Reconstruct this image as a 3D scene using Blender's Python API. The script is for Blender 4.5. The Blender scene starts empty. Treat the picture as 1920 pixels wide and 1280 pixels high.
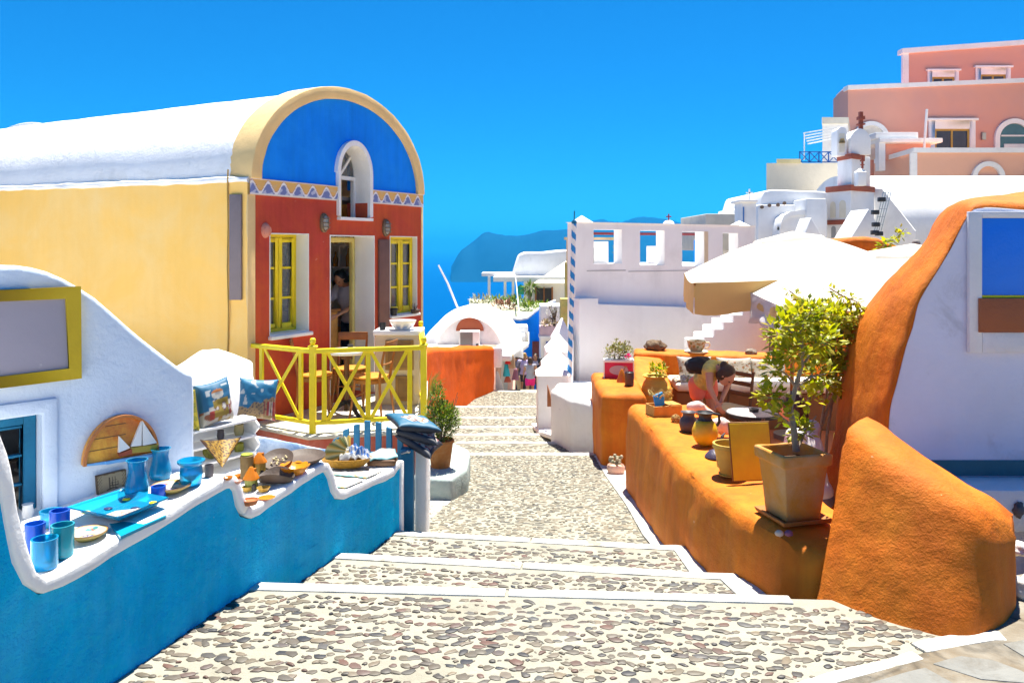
import bpy, bmesh, math, random
from mathutils import Vector, Matrix, noise
R = math.radians
random.seed(7)
S = bpy.context.scene
COL = S.collection

# ------------------------------------------------------------------ camera, sky, sun, exposure
EYE, F, HZ = 1.65, 1500.0, 462.0
cam_d = bpy.data.cameras.new('camera'); cam = bpy.data.objects.new('camera', cam_d); COL.objects.link(cam)
cam.location = (0, 0, EYE); cam.rotation_euler = (R(90), 0, 0)
cam_d.sensor_width = 36; cam_d.lens = 36 * F / 1920; cam_d.shift_y = -(640 - HZ) / 1920
cam_d.clip_start = .05; cam_d.clip_end = 120000
S.camera = cam
SUN_EL, SUN_AZ = 73.0, 20.0          # azimuth measured from +Y (ahead) towards +X (right)
w = bpy.data.worlds.new('World'); S.world = w; w.use_nodes = True
nt = w.node_tree; bg = nt.nodes['Background']
sky = nt.nodes.new('ShaderNodeTexSky'); sky.sky_type = 'NISHITA'; sky.sun_disc = False
sky.sun_elevation = R(SUN_EL); sky.sun_rotation = R(SUN_AZ); sky.ozone_density = 10.0
sky.dust_density = 0.0; sky.air_density = 1.0; sky.altitude = 300
hs = nt.nodes.new('ShaderNodeMix'); hs.data_type = 'RGBA'; hs.blend_type = 'MULTIPLY'; hs.inputs[0].default_value = 1
hs.inputs[7].default_value = (.020, .205, .305, 1)          # deep Aegean blue
nt.links.new(sky.outputs[0], hs.inputs[6]); nt.links.new(hs.outputs[2], bg.inputs[0])
bg.inputs[1].default_value = .10
sun_d = bpy.data.lights.new('sun', 'SUN'); sun = bpy.data.objects.new('sun', sun_d); COL.objects.link(sun)
sun_d.energy = 2.9; sun_d.angle = R(.53); sun_d.color = (1, .945, .84)
sd = Vector((math.sin(R(SUN_AZ)) * math.cos(R(SUN_EL)), math.cos(R(SUN_AZ)) * math.cos(R(SUN_EL)), math.sin(R(SUN_EL))))
sun.rotation_euler = sd.to_track_quat('Z', 'Y').to_euler(); sun.location = (3, 3, 30)
S.view_settings.view_transform = 'Standard'; S.view_settings.look = 'None'
S.view_settings.exposure = 2.25; S.view_settings.gamma = 1
S.render.engine = 'CYCLES'
S.cycles.use_denoising = True; S.cycles.max_bounces = 10; S.cycles.diffuse_bounces = 8
S.cycles.transparent_max_bounces = 16; S.cycles.transmission_bounces = 6
S.cycles.sample_clamp_indirect = 10; S.cycles.caustics_reflective = False; S.cycles.caustics_refractive = False

# ------------------------------------------------------------------ measuring helpers (view ray -> point in the street)
def W(px, py, Y): return Vector(((px - 960) / F * Y, Y, EYE - (py - HZ) / F * Y))
def G(px, py, z):
    Y = (EYE - z) * F / (py - HZ); return Vector(((px - 960) / F * Y, Y, z))
def lerp(a, b, t): return a + (b - a) * t

# ------------------------------------------------------------------ materials
def _n(nt, t, **kw):
    n = nt.nodes.new(t)
    for k, v in kw.items(): setattr(n, k, v)
    return n
def shade(c, f): return tuple(min(1, max(0, v * f)) for v in c[:3]) + (1,)
MATS = {}
def M(name, col, rough=.75, var=.12, vs=2.5, bump=.25, bs=55, patch=None, ps=1.3, pw=.12, pt=.55, metal=0, trans=0, spec=.4, coat=0, crack=0, streak=0, speck=None):
    """painted plaster, paint, clay, metal: colour drift in two octaves, optional second-colour wear patches, fine bump"""
    if name in MATS: return MATS[name]
    m = bpy.data.materials.new(name); m.use_nodes = True; nt = m.node_tree; b = nt.nodes['Principled BSDF']
    tc = _n(nt, 'ShaderNodeTexCoord'); L = nt.links.new
    n1 = _n(nt, 'ShaderNodeTexNoise'); n1.inputs['Scale'].default_value = vs; n1.inputs['Detail'].default_value = 6; n1.inputs['Roughness'].default_value = .6
    L(tc.outputs['Object'], n1.inputs['Vector'])
    mx = _n(nt, 'ShaderNodeMix', data_type='RGBA'); mx.inputs[6].default_value = shade(col, 1 - var); mx.inputs[7].default_value = shade(col, 1 + var)
    mr = _n(nt, 'ShaderNodeMapRange'); mr.inputs[1].default_value = .3; mr.inputs[2].default_value = .7
    L(n1.outputs['Fac'], mr.inputs[0]); L(mr.outputs[0], mx.inputs[0]); out = mx.outputs[2]
    if patch:
        n2 = _n(nt, 'ShaderNodeTexNoise'); n2.inputs['Scale'].default_value = ps; n2.inputs['Detail'].default_value = 8; n2.inputs['Roughness'].default_value = .68; n2.inputs['Distortion'].default_value = .4
        mp = _n(nt, 'ShaderNodeMapping'); mp.inputs['Location'].default_value = (7.3, 1.9, 4.4); L(tc.outputs['Object'], mp.inputs[0]); L(mp.outputs[0], n2.inputs['Vector'])
        m2 = _n(nt, 'ShaderNodeMapRange'); m2.inputs[1].default_value = pt - pw; m2.inputs[2].default_value = pt + pw
        L(n2.outputs['Fac'], m2.inputs[0])
        mx2 = _n(nt, 'ShaderNodeMix', data_type='RGBA'); mx2.inputs[7].default_value = tuple(patch[:3]) + (1,)
        L(m2.outputs[0], mx2.inputs[0]); L(out, mx2.inputs[6]); out = mx2.outputs[2]
    if crack:
        v = _n(nt, 'ShaderNodeTexVoronoi', feature='DISTANCE_TO_EDGE'); v.inputs['Scale'].default_value = crack
        nz = _n(nt, 'ShaderNodeTexNoise'); nz.inputs['Scale'].default_value = 6; nz.inputs['Detail'].default_value = 4
        ad = _n(nt, 'ShaderNodeMix', data_type='VECTOR'); ad.inputs[0].default_value = .12
        L(tc.outputs['Object'], nz.inputs['Vector']); L(tc.outputs['Object'], ad.inputs[4]); L(nz.outputs['Color'], ad.inputs[5]); L(ad.outputs[1], v.inputs['Vector'])
        mr3 = _n(nt, 'ShaderNodeMapRange'); mr3.inputs[1].default_value = 0; mr3.inputs[2].default_value = .035; mr3.inputs[3].default_value = .55; mr3.inputs[4].default_value = 1
        L(v.outputs['Distance'], mr3.inputs[0])
        ml = _n(nt, 'ShaderNodeMix', data_type='RGBA', blend_type='MULTIPLY'); ml.inputs[0].default_value = 1
        L(out, ml.inputs[6]); L(mr3.outputs[0], ml.inputs[7]); out = ml.outputs[2]
    if streak:      # rain runs and brush strokes down the wall
        mp = _n(nt, 'ShaderNodeMapping'); mp.inputs['Scale'].default_value = (7, 7, .55); L(tc.outputs['Object'], mp.inputs[0])
        n5 = _n(nt, 'ShaderNodeTexNoise'); n5.inputs['Scale'].default_value = 1.6; n5.inputs['Detail'].default_value = 7; n5.inputs['Roughness'].default_value = .62; L(mp.outputs[0], n5.inputs['Vector'])
        m5 = _n(nt, 'ShaderNodeMapRange'); m5.inputs[1].default_value = .32; m5.inputs[2].default_value = .68; m5.inputs[3].default_value = 1 - streak; m5.inputs[4].default_value = 1 + streak * .5; L(n5.outputs['Fac'], m5.inputs[0])
        x5 = _n(nt, 'ShaderNodeMix', data_type='RGBA', blend_type='MULTIPLY'); x5.inputs[0].default_value = 1; L(out, x5.inputs[6]); L(m5.outputs[0], x5.inputs[7]); out = x5.outputs[2]
    if speck:       # chips and scuffs in a second colour: (colour, scale, threshold)
        n6 = _n(nt, 'ShaderNodeTexNoise'); n6.inputs['Scale'].default_value = speck[1]; n6.inputs['Detail'].default_value = 5; n6.inputs['Roughness'].default_value = .7; L(tc.outputs['Object'], n6.inputs['Vector'])
        m6 = _n(nt, 'ShaderNodeMapRange'); m6.inputs[1].default_value = speck[2]; m6.inputs[2].default_value = speck[2] + .02; m6.inputs[4].default_value = .8; L(n6.outputs['Fac'], m6.inputs[0])
        x6 = _n(nt, 'ShaderNodeMix', data_type='RGBA'); x6.inputs[7].default_value = tuple(speck[0]) + (1,); L(m6.outputs[0], x6.inputs[0]); L(out, x6.inputs[6]); out = x6.outputs[2]
    L(out, b.inputs['Base Color'])
    b.inputs['Roughness'].default_value = rough; b.inputs['Metallic'].default_value = metal
    b.inputs['Specular IOR Level'].default_value = spec
    if trans: b.inputs['Transmission Weight'].default_value = trans
    if coat: b.inputs['Coat Weight'].default_value = coat; b.inputs['Coat Roughness'].default_value = .15
    if bump:
        n3 = _n(nt, 'ShaderNodeTexNoise'); n3.inputs['Scale'].default_value = bs; n3.inputs['Detail'].default_value = 5; n3.inputs['Roughness'].default_value = .65
        n4 = _n(nt, 'ShaderNodeTexNoise'); n4.inputs['Scale'].default_value = bs / 7; n4.inputs['Detail'].default_value = 3
        L(tc.outputs['Object'], n3.inputs['Vector']); L(tc.outputs['Object'], n4.inputs['Vector'])
        ma = _n(nt, 'ShaderNodeMath', operation='MULTIPLY_ADD'); ma.inputs[1].default_value = 2.2; L(n4.outputs['Fac'], ma.inputs[0]); L(n3.outputs['Fac'], ma.inputs[2])
        bp = _n(nt, 'ShaderNodeBump'); bp.inputs['Strength'].default_value = bump; bp.inputs['Distance'].default_value = .02
        L(ma.outputs[0], bp.inputs['Height']); L(bp.outputs[0], b.inputs['Normal'])
    MATS[name] = m; return m
def MV(name='printed', rough=.6, coat=0, bump=0, dim=.45):
    """pattern printed or painted on the thing itself, read from its mesh colours"""
    if name in MATS: return MATS[name]
    m = bpy.data.materials.new(name); m.use_nodes = True; nt = m.node_tree; b = nt.nodes['Principled BSDF']
    a = _n(nt, 'ShaderNodeAttribute', attribute_name='Pattern'); vm = _n(nt, 'ShaderNodeMix', data_type='RGBA', blend_type='MULTIPLY'); vm.inputs[0].default_value = 1; vm.inputs[7].default_value = (dim, dim, dim, 1); nt.links.new(a.outputs['Color'], vm.inputs[6]); nt.links.new(vm.outputs[2], b.inputs['Base Color'])
    b.inputs['Roughness'].default_value = rough; b.inputs['Coat Weight'].default_value = coat
    if bump:
        n3 = _n(nt, 'ShaderNodeTexNoise'); n3.inputs['Scale'].default_value = 220
        bp = _n(nt, 'ShaderNodeBump'); bp.inputs['Strength'].default_value = bump; bp.inputs['Distance'].default_value = .004
        nt.links.new(n3.outputs['Fac'], bp.inputs['Height']); nt.links.new(bp.outputs[0], b.inputs['Normal'])
    MATS[name] = m; return m
def MI(name, cols, rough=.6, translucent=0, pos=None, spec=.4):
    """each leaf / stone / blossom its own tint"""
    if name in MATS: return MATS[name]
    m = bpy.data.materials.new(name); m.use_nodes = True; nt = m.node_tree; b = nt.nodes['Principled BSDF']
    g = _n(nt, 'ShaderNodeNewGeometry'); cr = _n(nt, 'ShaderNodeValToRGB'); cr.color_ramp.interpolation = 'LINEAR'
    e = cr.color_ramp.elements
    while len(e) < len(cols): e.new(.5)
    for i, c in enumerate(cols):
        e[i].position = pos[i] if pos else i / (len(cols) - 1); e[i].color = tuple(c[:3]) + (1,)
    nt.links.new(g.outputs['Random Per Island'], cr.inputs[0])
    n1 = _n(nt, 'ShaderNodeTexNoise'); n1.inputs['Scale'].default_value = 40; n1.inputs['Detail'].default_value = 4
    tc = _n(nt, 'ShaderNodeTexCoord'); nt.links.new(tc.outputs['Object'], n1.inputs['Vector'])
    mr = _n(nt, 'ShaderNodeMapRange'); mr.inputs[3].default_value = .72; mr.inputs[4].default_value = 1.28; nt.links.new(n1.outputs['Fac'], mr.inputs[0])
    ml = _n(nt, 'ShaderNodeMix', data_type='RGBA', blend_type='MULTIPLY'); ml.inputs[0].default_value = 1
    nt.links.new(cr.outputs[0], ml.inputs[6]); nt.links.new(mr.outputs[0], ml.inputs[7])
    nt.links.new(ml.outputs[2], b.inputs['Base Color']); b.inputs['Roughness'].default_value = rough; b.inputs['Specular IOR Level'].default_value = spec
    if translucent:
        t = _n(nt, 'ShaderNodeBsdfTranslucent'); mx = _n(nt, 'ShaderNodeMixShader'); mx.inputs[0].default_value = translucent
        br = _n(nt, 'ShaderNodeMix', data_type='RGBA', blend_type='MULTIPLY'); br.inputs[0].default_value = 1; br.inputs[7].default_value = (1.6, 1.5, .5, 1)
        nt.links.new(ml.outputs[2], br.inputs[6]); nt.links.new(br.outputs[2], t.inputs[0])
        nt.links.new(b.outputs[0], mx.inputs[1]); nt.links.new(t.outputs[0], mx.inputs[2])
        nt.links.new(mx.outputs[0], nt.nodes['Material Output'].inputs[0])
    MATS[name] = m; return m
def MG(name, col, rough=.05, trans=1.0):
    if name in MATS: return MATS[name]
    m = bpy.data.materials.new(name); m.use_nodes = True; b = m.node_tree.nodes['Principled BSDF']
    b.inputs['Base Color'].default_value = tuple(col) + (1,); b.inputs['Roughness'].default_value = rough
    b.inputs['Transmission Weight'].default_value = trans; b.inputs['IOR'].default_value = 1.35
    MATS[name] = m; return m
def MT(name, col, fac=.5, rough=.8):
    """cloth that lets light through"""
    if name in MATS: return MATS[name]
    m = M(name, col, rough=rough, var=.05, bump=.12, bs=25, vs=4); nt = m.node_tree
    b = nt.nodes['Principled BSDF']; t = _n(nt, 'ShaderNodeBsdfTranslucent'); t.inputs[0].default_value = tuple(col[:3]) + (1,)
    mx = _n(nt, 'ShaderNodeMixShader'); mx.inputs[0].default_value = fac
    nt.links.new(b.outputs[0], mx.inputs[1]); nt.links.new(t.outputs[0], mx.inputs[2]); nt.links.new(mx.outputs[0], nt.nodes['Material Output'].inputs[0])
    return m

WHITE = M('limewash', (.84, .84, .83), rough=.85, var=.05, vs=1.8, bump=.28, bs=38, patch=(.72, .71, .68), ps=2.2, pw=.10, pt=.62, streak=.03, speck=((.42, .40, .36), 11, .70))
WHITE_FAR = M('limewash_smooth', (.84, .835, .82), rough=.85, var=.06, vs=.7, bump=.15, bs=12, patch=(.70, .69, .67), ps=.9, pt=.64, streak=.02)
WPAINT = M('white_paint', (.80, .80, .78), rough=.45, var=.05, bump=.08, bs=80)
YPLAST = M('ochre_plaster', (.95, .56, .13), rough=.85, var=.05, vs=.8, bump=.12, bs=40, patch=(.95, .64, .24), ps=1.1, pt=.55, pw=.16, streak=.022, speck=((.55, .34, .12), 6, .715))
YTRIM = M('sand_plaster', (.80, .55, .24), rough=.85, var=.08, bump=.2)
REDP = M('brick_red_plaster', (.48, .062, .040), spec=.15, rough=.85, var=.15, vs=1.5, bump=.3, bs=45, patch=(.60, .115, .028), ps=1.0, pt=.53, pw=.14, streak=.10, speck=((.58, .24, .16), 13, .70))
BLUEP = M('cobalt_plaster', (.004, .235, .93), rough=.85, var=.10, vs=1.6, bump=.2, patch=(.010, .28, .95), ps=2, spec=.12, streak=.08)
SEABLUE = M('sea_blue_plaster', (.003, .50, .95), rough=.9, var=.14, vs=2.2, bump=.8, bs=75, patch=(.05, .56, .94), ps=2.0, pt=.56, pw=.12, spec=.08, streak=.12, speck=((.30, .55, .75), 26, .69))
ORANGE = M('burnt_orange_plaster', (.54, .122, .003), rough=.7, var=.15, vs=3, bump=.36, bs=95, patch=(.60, .165, .007), ps=2.8, pt=.54, pw=.10, spec=.25, streak=.13, speck=((.74, .42, .20), 17, .71))
ORANGE2 = M('ochre_orange_plaster', (.60, .142, .004), rough=.7, var=.15, vs=2.4, bump=.34, bs=80, patch=(.64, .195, .008), ps=2.2, pt=.53, pw=.10, spec=.25, streak=.15, speck=((.76, .45, .24), 15, .70))
ORED = M('orange_red_plaster', (.80, .12, .006), spec=.12, rough=.8, var=.14, vs=1.6, bump=.35, bs=40, patch=(.62, .10, .02), ps=1.1, pt=.6)
PINK = M('pink_plaster', (.78, .38, .27), rough=.85, var=.05, vs=.5, bump=.1, bs=10, patch=(.72, .36, .28), ps=.5)
YELLOW = M('yellow_paint', (.82, .66, .008), rough=.38, var=.06, bump=.08, bs=60, patch=(.72, .56, .01), ps=5)
MUST = M('mustard_frame_paint', (.52, .36, .008), rough=.45, var=.1, bump=.12, bs=50)
TEAL = M('teal_paint', (.004, .14, .27), rough=.55, var=.14, vs=6, bump=.15, bs=70, patch=(.01, .19, .33), ps=8, pt=.62)
WOOD = M('honey_wood', (.30, .11, .018), rough=.45, var=.25, vs=9, bump=.1)
DWOOD = M('dark_wood', (.12, .055, .02), rough=.5, var=.25, vs=9, bump=.1)
PANEL = M('weathered_board', (.21, .165, .165), rough=.7, var=.1, vs=6, bump=.1)
BLACK = M('black_iron', (.02, .02, .022), rough=.5, var=.2, bump=.1)
DARK = M('dark_interior', (.05, .045, .04), rough=.9, var=.2, bump=0)
CLAY = M('terracotta', (.34, .12, .022), rough=.75, var=.14, vs=7, bump=.2, bs=70, patch=(.40, .20, .07), ps=5, pt=.62)
CREAMC = M('cream_canvas', (.80, .74, .55), rough=.85, var=.04, bump=.1, bs=30)
GREY = M('grey_stone', (.22, .20, .19), rough=.8, var=.25, vs=8, bump=.5, bs=40)
DROCK = M('lava_rock', (.085, .065, .05), rough=.9, var=.35, vs=14, bump=1.0, bs=45)
MORTAR = M('pebble_mortar', (.30, .288, .23), rough=.9, var=.12, vs=5, bump=.5, bs=70, patch=(.245, .23, .18), ps=3.5, pt=.58)
PEB = MI('sea_pebbles', [(.016, .018, .024), (.085, .07, .05), (.12, .10, .068), (.035, .036, .04), (.16, .125, .08), (.065, .066, .064), (.11, .055, .038), (.05, .043, .034), (.14, .115, .085)], rough=.55)
PEB2 = MI('sea_pebbles_small', [(.035, .035, .035), (.13, .11, .07), (.18, .15, .10), (.15, .125, .085), (.20, .17, .115), (.11, .10, .075), (.07, .065, .05)], rough=.6)
LIME = M('whitewashed_edge', (.56, .55, .50), rough=.9, var=.10, vs=5, bump=.45, bs=40, patch=(.27, .25, .20), ps=6, pt=.58, pw=.07, speck=((.16, .15, .13), 18, .66))
FLAG = M('flagstone', (.15, .12, .08), rough=.85, var=.2, vs=3, bump=.5, bs=35, patch=(.24, .22, .18), ps=4, pt=.52, crack=2.2)
LEAF = MI('lime_leaves', [(.10, .15, .004), (.24, .29, .006), (.38, .39, .010), (.17, .22, .006), (.46, .45, .02), (.30, .24, .03)], rough=.45, translucent=.45)
LEAFD = MI('olive_leaves', [(.05, .12, .012), (.12, .19, .02), (.20, .26, .04), (.09, .15, .02)], rough=.5, translucent=.3)
BARK = M('pale_bark', (.28, .22, .15), rough=.9, var=.2, vs=20, bump=.5)
SKIN = M('skin', (.52, .27, .17), rough=.5, var=.05, bump=.03)
TANSKIN = M('tanned_skin', (.40, .19, .10), rough=.5, var=.05, bump=.03)
HAIR = M('brown_hair', (.045, .022, .012), rough=.45, var=.3, vs=40, bump=.5, bs=120)
CGLASS = MG('cyan_glass', (.01, .46, .86), rough=.16, trans=.65)
BGLASS = MG('cobalt_glass', (.01, .12, .75), rough=.18, trans=.45)
PANE = MG('window_glass', (.75, .82, .85), rough=.03, trans=.85)
METAL = M('galvanised_metal', (.45, .44, .42), rough=.35, var=.1, bump=.05, metal=.9)
SLATE = M('slate_clay', (.085, .075, .08), rough=.55, var=.2, vs=8, bump=.15)

# ------------------------------------------------------------------ mesh kit
class MB:
    def __init__(s): s.v = []; s.f = []; s.mi = []; s.c = None; s.m = 0
    def face(s, *ix): s.f.append(list(ix)); s.mi.append(s.m)
    def add(s, vs, fs):
        o = len(s.v); s.v += [Vector(v) for v in vs]
        for f in fs: s.f.append([o + i for i in f]); s.mi.append(s.m)
        return s
    def box(s, x0, x1, y0, y1, z0, z1):
        return s.add([(x, y, z) for z in (z0, z1) for y in (y0, y1) for x in (x0, x1)],
                     [(0, 2, 3, 1), (4, 5, 7, 6), (0, 1, 5, 4), (2, 6, 7, 3), (0, 4, 6, 2), (1, 3, 7, 5)])
    def obox(s, c, ax, ay, az):
        c = Vector(c); ax = Vector(ax); ay = Vector(ay); az = Vector(az)
        return s.add([c + ax * i + ay * j + az * k for k in (-1, 1) for j in (-1, 1) for i in (-1, 1)],
                     [(0, 2, 3, 1), (4, 5, 7, 6), (0, 1, 5, 4), (2, 6, 7, 3), (0, 4, 6, 2), (1, 3, 7, 5)])
    def bar(s, a, b, w, h, up=(0, 0, 1)):
        a = Vector(a); b = Vector(b); d = b - a; L = d.length; d.normalize(); up = Vector(up)
        if abs(d.dot(up)) > .98: up = Vector((1, 0, 0)) if abs(d.x) < .9 else Vector((0, 1, 0))
        sx = d.cross(up).normalized(); u = sx.cross(d).normalized()
        return s.obox((a + b) / 2, d * (L / 2), sx * (w / 2), u * (h / 2))
    def tube(s, pts, r, n=8, cap=True):
        pts = [Vector(p) for p in pts]; k = len(pts)
        rs = r if isinstance(r, (list, tuple)) else [r] * k
        o = len(s.v); u = None
        for i, p in enumerate(pts):
            d = (pts[min(i + 1, k - 1)] - pts[max(i - 1, 0)]).normalized()
            if u is None: u = d.orthogonal().normalized()
            else:
                u = u - d * u.dot(d); u = u.normalized() if u.length > 1e-6 else d.orthogonal().normalized()
            w_ = d.cross(u)
            for j in range(n):
                a = 2 * math.pi * j / n; s.v.append(p + (u * math.cos(a) + w_ * math.sin(a)) * rs[i])
        for i in range(k - 1):
            for j in range(n): s.face(o + i * n + j, o + i * n + (j + 1) % n, o + (i + 1) * n + (j + 1) % n, o + (i + 1) * n + j)
        if cap: s.face(*[o + j for j in range(n)][::-1]); s.face(*[o + (k - 1) * n + j for j in range(n)])
        return s
    def lathe(s, prof, c=(0, 0, 0), n=24, wob=0):
        c = Vector(c); o = len(s.v); k = len(prof); ph = random.random() * 6
        for (r, z) in prof:
            for j in range(n):
                a = 2 * math.pi * j / n; rr = r * (1 + wob * math.sin(3 * a + ph + z * 9))
                s.v.append(c + Vector((rr * math.cos(a), rr * math.sin(a), z)))
        for i in range(k - 1):
            for j in range(n): s.face(o + i * n + j, o + i * n + (j + 1) % n, o + (i + 1) * n + (j + 1) % n, o + (i + 1) * n + j)
        s.face(*[o + j for j in range(n)][::-1]); s.face(*[o + (k - 1) * n + j for j in range(n)])
        return s
    def prism(s, poly, d):
        """poly: list of 3D points (planar), d: extrusion vector"""
        poly = [Vector(p) for p in poly]; d = Vector(d); n = len(poly); o = len(s.v)
        s.v += poly + [p + d for p in poly]
        s.face(*[o + i for i in range(n)]); s.face(*[o + n + i for i in range(n)][::-1])
        for i in range(n): s.face(o + i, o + n + i, o + n + (i + 1) % n, o + (i + 1) % n)
        return s
    def strip(s, A, B):
        """surface between two equally long polylines"""
        o = len(s.v); n = len(A); s.v += [Vector(p) for p in A] + [Vector(p) for p in B]
        for i in range(n - 1): s.face(o + i, o + i + 1, o + n + i + 1, o + n + i)
        return s
    def ring(s, A, B, d):
        """band between two polylines, extruded by d (closed solid)"""
        d = Vector(d); A = [Vector(p) for p in A]; B = [Vector(p) for p in B]; n = len(A); o = len(s.v)
        s.v += A + B + [p + d for p in A] + [p + d for p in B]
        for i in range(n - 1):
            s.face(o + i, o + i + 1, o + n + i + 1, o + n + i)
            s.face(o + 2 * n + i, o + 3 * n + i, o + 3 * n + i + 1, o + 2 * n + i + 1)
            s.face(o + i, o + 2 * n + i, o + 2 * n + i + 1, o + i + 1)
            s.face(o + n + i, o + n + i + 1, o + 3 * n + i + 1, o + 3 * n + i)
        for i in (0, n - 1): s.face(o + i, o + n + i, o + 3 * n + i, o + 2 * n + i)
        return s
    def ball(s, c, r, n=12, k=8, nz=0, sc=3):
        c = Vector(c); r = Vector(r) if not isinstance(r, (int, float)) else Vector((r, r, r)); o = len(s.v)
        for i in range(1, k):
            t = math.pi * i / k
            for j in range(n):
                a = 2 * math.pi * j / n; d = Vector((math.sin(t) * math.cos(a), math.sin(t) * math.sin(a), math.cos(t)))
                f = 1 + (nz * noise.noise(d * sc + c * 3.7) if nz else 0)
                s.v.append(c + Vector((d.x * r.x, d.y * r.y, d.z * r.z)) * f)
        t_ = len(s.v); s.v += [c + Vector((0, 0, r.z)), c - Vector((0, 0, r.z))]
        for j in range(n):
            s.face(t_, o + j, o + (j + 1) % n)
            for i in range(k - 2): s.face(o + i * n + j, o + (i + 1) * n + j, o + (i + 1) * n + (j + 1) % n, o + i * n + (j + 1) % n)
            s.face(o + (k - 2) * n + j, t_ + 1, o + (k - 2) * n + (j + 1) % n)
        return s
    def cap(s, a, b, ra, rb, n=12):
        """tapered limb with round ends"""
        a = Vector(a); b = Vector(b); d = b - a; L = d.length; q = d.to_track_quat('Z', 'Y') if L > 1e-6 else Matrix.Identity(3).to_quaternion()
        pr = [(ra * math.sin(t), -ra * math.cos(t)) for t in (.25, .7, 1.2, 1.57)] + [(rb * math.cos(t), L + rb * math.sin(t)) for t in (0, .4, .9, 1.35)]
        o = len(s.v); s.lathe(pr, n=n)
        for i in range(o, len(s.v)): s.v[i] = a + q @ s.v[i]
        return s
    def leaf(s, p, d, up, L, wd):
        d = d.normalized(); sx = d.cross(up)
        sx = sx.normalized() if sx.length > 1e-4 else d.orthogonal().normalized(); nrm = sx.cross(d)
        p = Vector(p); m_ = p + d * (L * .45) + nrm * (L * .06)
        return s.add([p, m_ + sx * wd - nrm * wd * .35, p + d * L - nrm * L * .12, m_ - sx * wd - nrm * wd * .35, m_], [(0, 1, 4), (1, 2, 4), (2, 3, 4), (3, 0, 4)])
    def xf(s, mat, start=0):
        for i in range(start, len(s.v)): s.v[i] = mat @ s.v[i]
        return s
    def build(s, name, mat, parent=None, local=False, bevel=0, seg=2, sub=0, rough=None, smooth=True, ang=38, col=None, merge=1e-5):
        me = bpy.data.meshes.new(name)
        vs = s.v
        if parent is not None and not local:
            r_ = parent
            while r_.parent: r_ = r_.parent
            off = r_.location; vs = [v - off for v in vs]
        me.from_pydata([tuple(v) for v in vs], [], s.f)
        mats = mat if isinstance(mat, (list, tuple)) else [mat]
        for m_ in mats: me.materials.append(m_)
        if len(mats) > 1: me.polygons.foreach_set('material_index', s.mi)
        if col is not None:
            at = me.color_attributes.new('Pattern', 'FLOAT_COLOR', 'POINT')
            for i, v in enumerate(s.v): at.data[i].color = tuple(col[i][:3]) + (1,)
        bm = bmesh.new(); bm.from_mesh(me)
        if merge and col is None: bmesh.ops.remove_doubles(bm, verts=bm.verts, dist=merge)
        bmesh.ops.recalc_face_normals(bm, faces=bm.faces)
        if bevel:
            es = [e for e in bm.edges if len(e.link_faces) == 2 and e.calc_face_angle(0) > R(30)]
            bmesh.ops.bevel(bm, geom=es, offset=bevel, segments=seg, profile=.5, affect='EDGES', clamp_overlap=True)
        if sub:
            for _ in range(7):
                es = [e for e in bm.edges if e.calc_length() > sub]
                if not es: break
                bmesh.ops.subdivide_edges(bm, edges=es, cuts=1, use_grid_fill=True)
                bmesh.ops.triangulate(bm, faces=[f for f in bm.faces if len(f.verts) > 4])
        if rough:
            amp, sc = rough; bm.normal_update(); bm.verts.ensure_lookup_table()
            for v in bm.verts:
                q = v.co * sc; v.co += v.normal * amp * (noise.noise(q) + .5 * noise.noise(q * 2.3))
        bm.normal_update()
        if smooth:
            for f in bm.faces: f.smooth = True
            for e in bm.edges:
                if len(e.link_faces) == 2 and e.calc_face_angle(0) > R(ang): e.smooth = False
        bm.to_mesh(me); bm.free(); me.update()
        o = bpy.data.objects.new(name, me); COL.objects.link(o)
        if parent is not None: o.parent = parent
        else:
            xs = [v.co.x for v in me.vertices]; ys = [v.co.y for v in me.vertices]; zs = [v.co.z for v in me.vertices]
            if xs and not local:
                c = Vector(((min(xs) + max(xs)) / 2, (min(ys) + max(ys)) / 2, min(zs)))
                me.transform(Matrix.Translation(-c)); o.location = c
        return o
def tag(o, label=None, cat=None, group=None, kind=None):
    if label: o['label'] = label
    if cat: o['category'] = cat
    if group: o['group'] = group
    if kind: o['kind'] = kind
    return o
def T(name, label, cat, loc=(0, 0, 0), rz=0, group=None):
    o = bpy.data.objects.new(name, None); COL.objects.link(o); o.empty_display_size = .1
    o.location = loc; o.rotation_euler = (0, 0, rz)
    return tag(o, label, cat, group)
def struct(o): o['kind'] = 'structure'; return o
def dup(o, parent=None):
    c = o.copy(); COL.objects.link(c); c.parent = parent
    for ch in list(o.children): dup(ch, c)
    return c
def evaluated(o, mods=True):
    dg = bpy.context.evaluated_depsgraph_get(); ev = o.evaluated_get(dg)
    return bpy.data.meshes.new_from_object(ev)
def cut(o, mb):
    """cut an opening (closed solids in mb, same space as o's parent root) out of o"""
    r_ = o
    while r_.parent: r_ = r_.parent
    off = r_.location if o.parent else o.location
    me = bpy.data.meshes.new('opening'); me.from_pydata([tuple(v - off) for v in mb.v], [], mb.f)
    bm = bmesh.new(); bm.from_mesh(me); bmesh.ops.recalc_face_normals(bm, faces=bm.faces); bm.to_mesh(me); bm.free()
    c = bpy.data.objects.new('opening', me); COL.objects.link(c)
    c.matrix_world = Matrix.Translation(off)
    if o.parent: bpy.context.view_layer.update()
    md = o.modifiers.new('b', 'BOOLEAN'); md.operation = 'DIFFERENCE'; md.object = c; md.solver = 'EXACT'
    bpy.context.view_layer.update()
    nm = evaluated(o); o.modifiers.clear(); old = o.data; o.data = nm; nm.name = old.name
    bpy.data.objects.remove(c)
    bm = bmesh.new(); bm.from_mesh(nm)
    for e in bm.edges: e.smooth = not (len(e.link_faces) == 2 and e.calc_face_angle(0) > R(38))
    bm.to_mesh(nm); bm.free()
    return o
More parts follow.
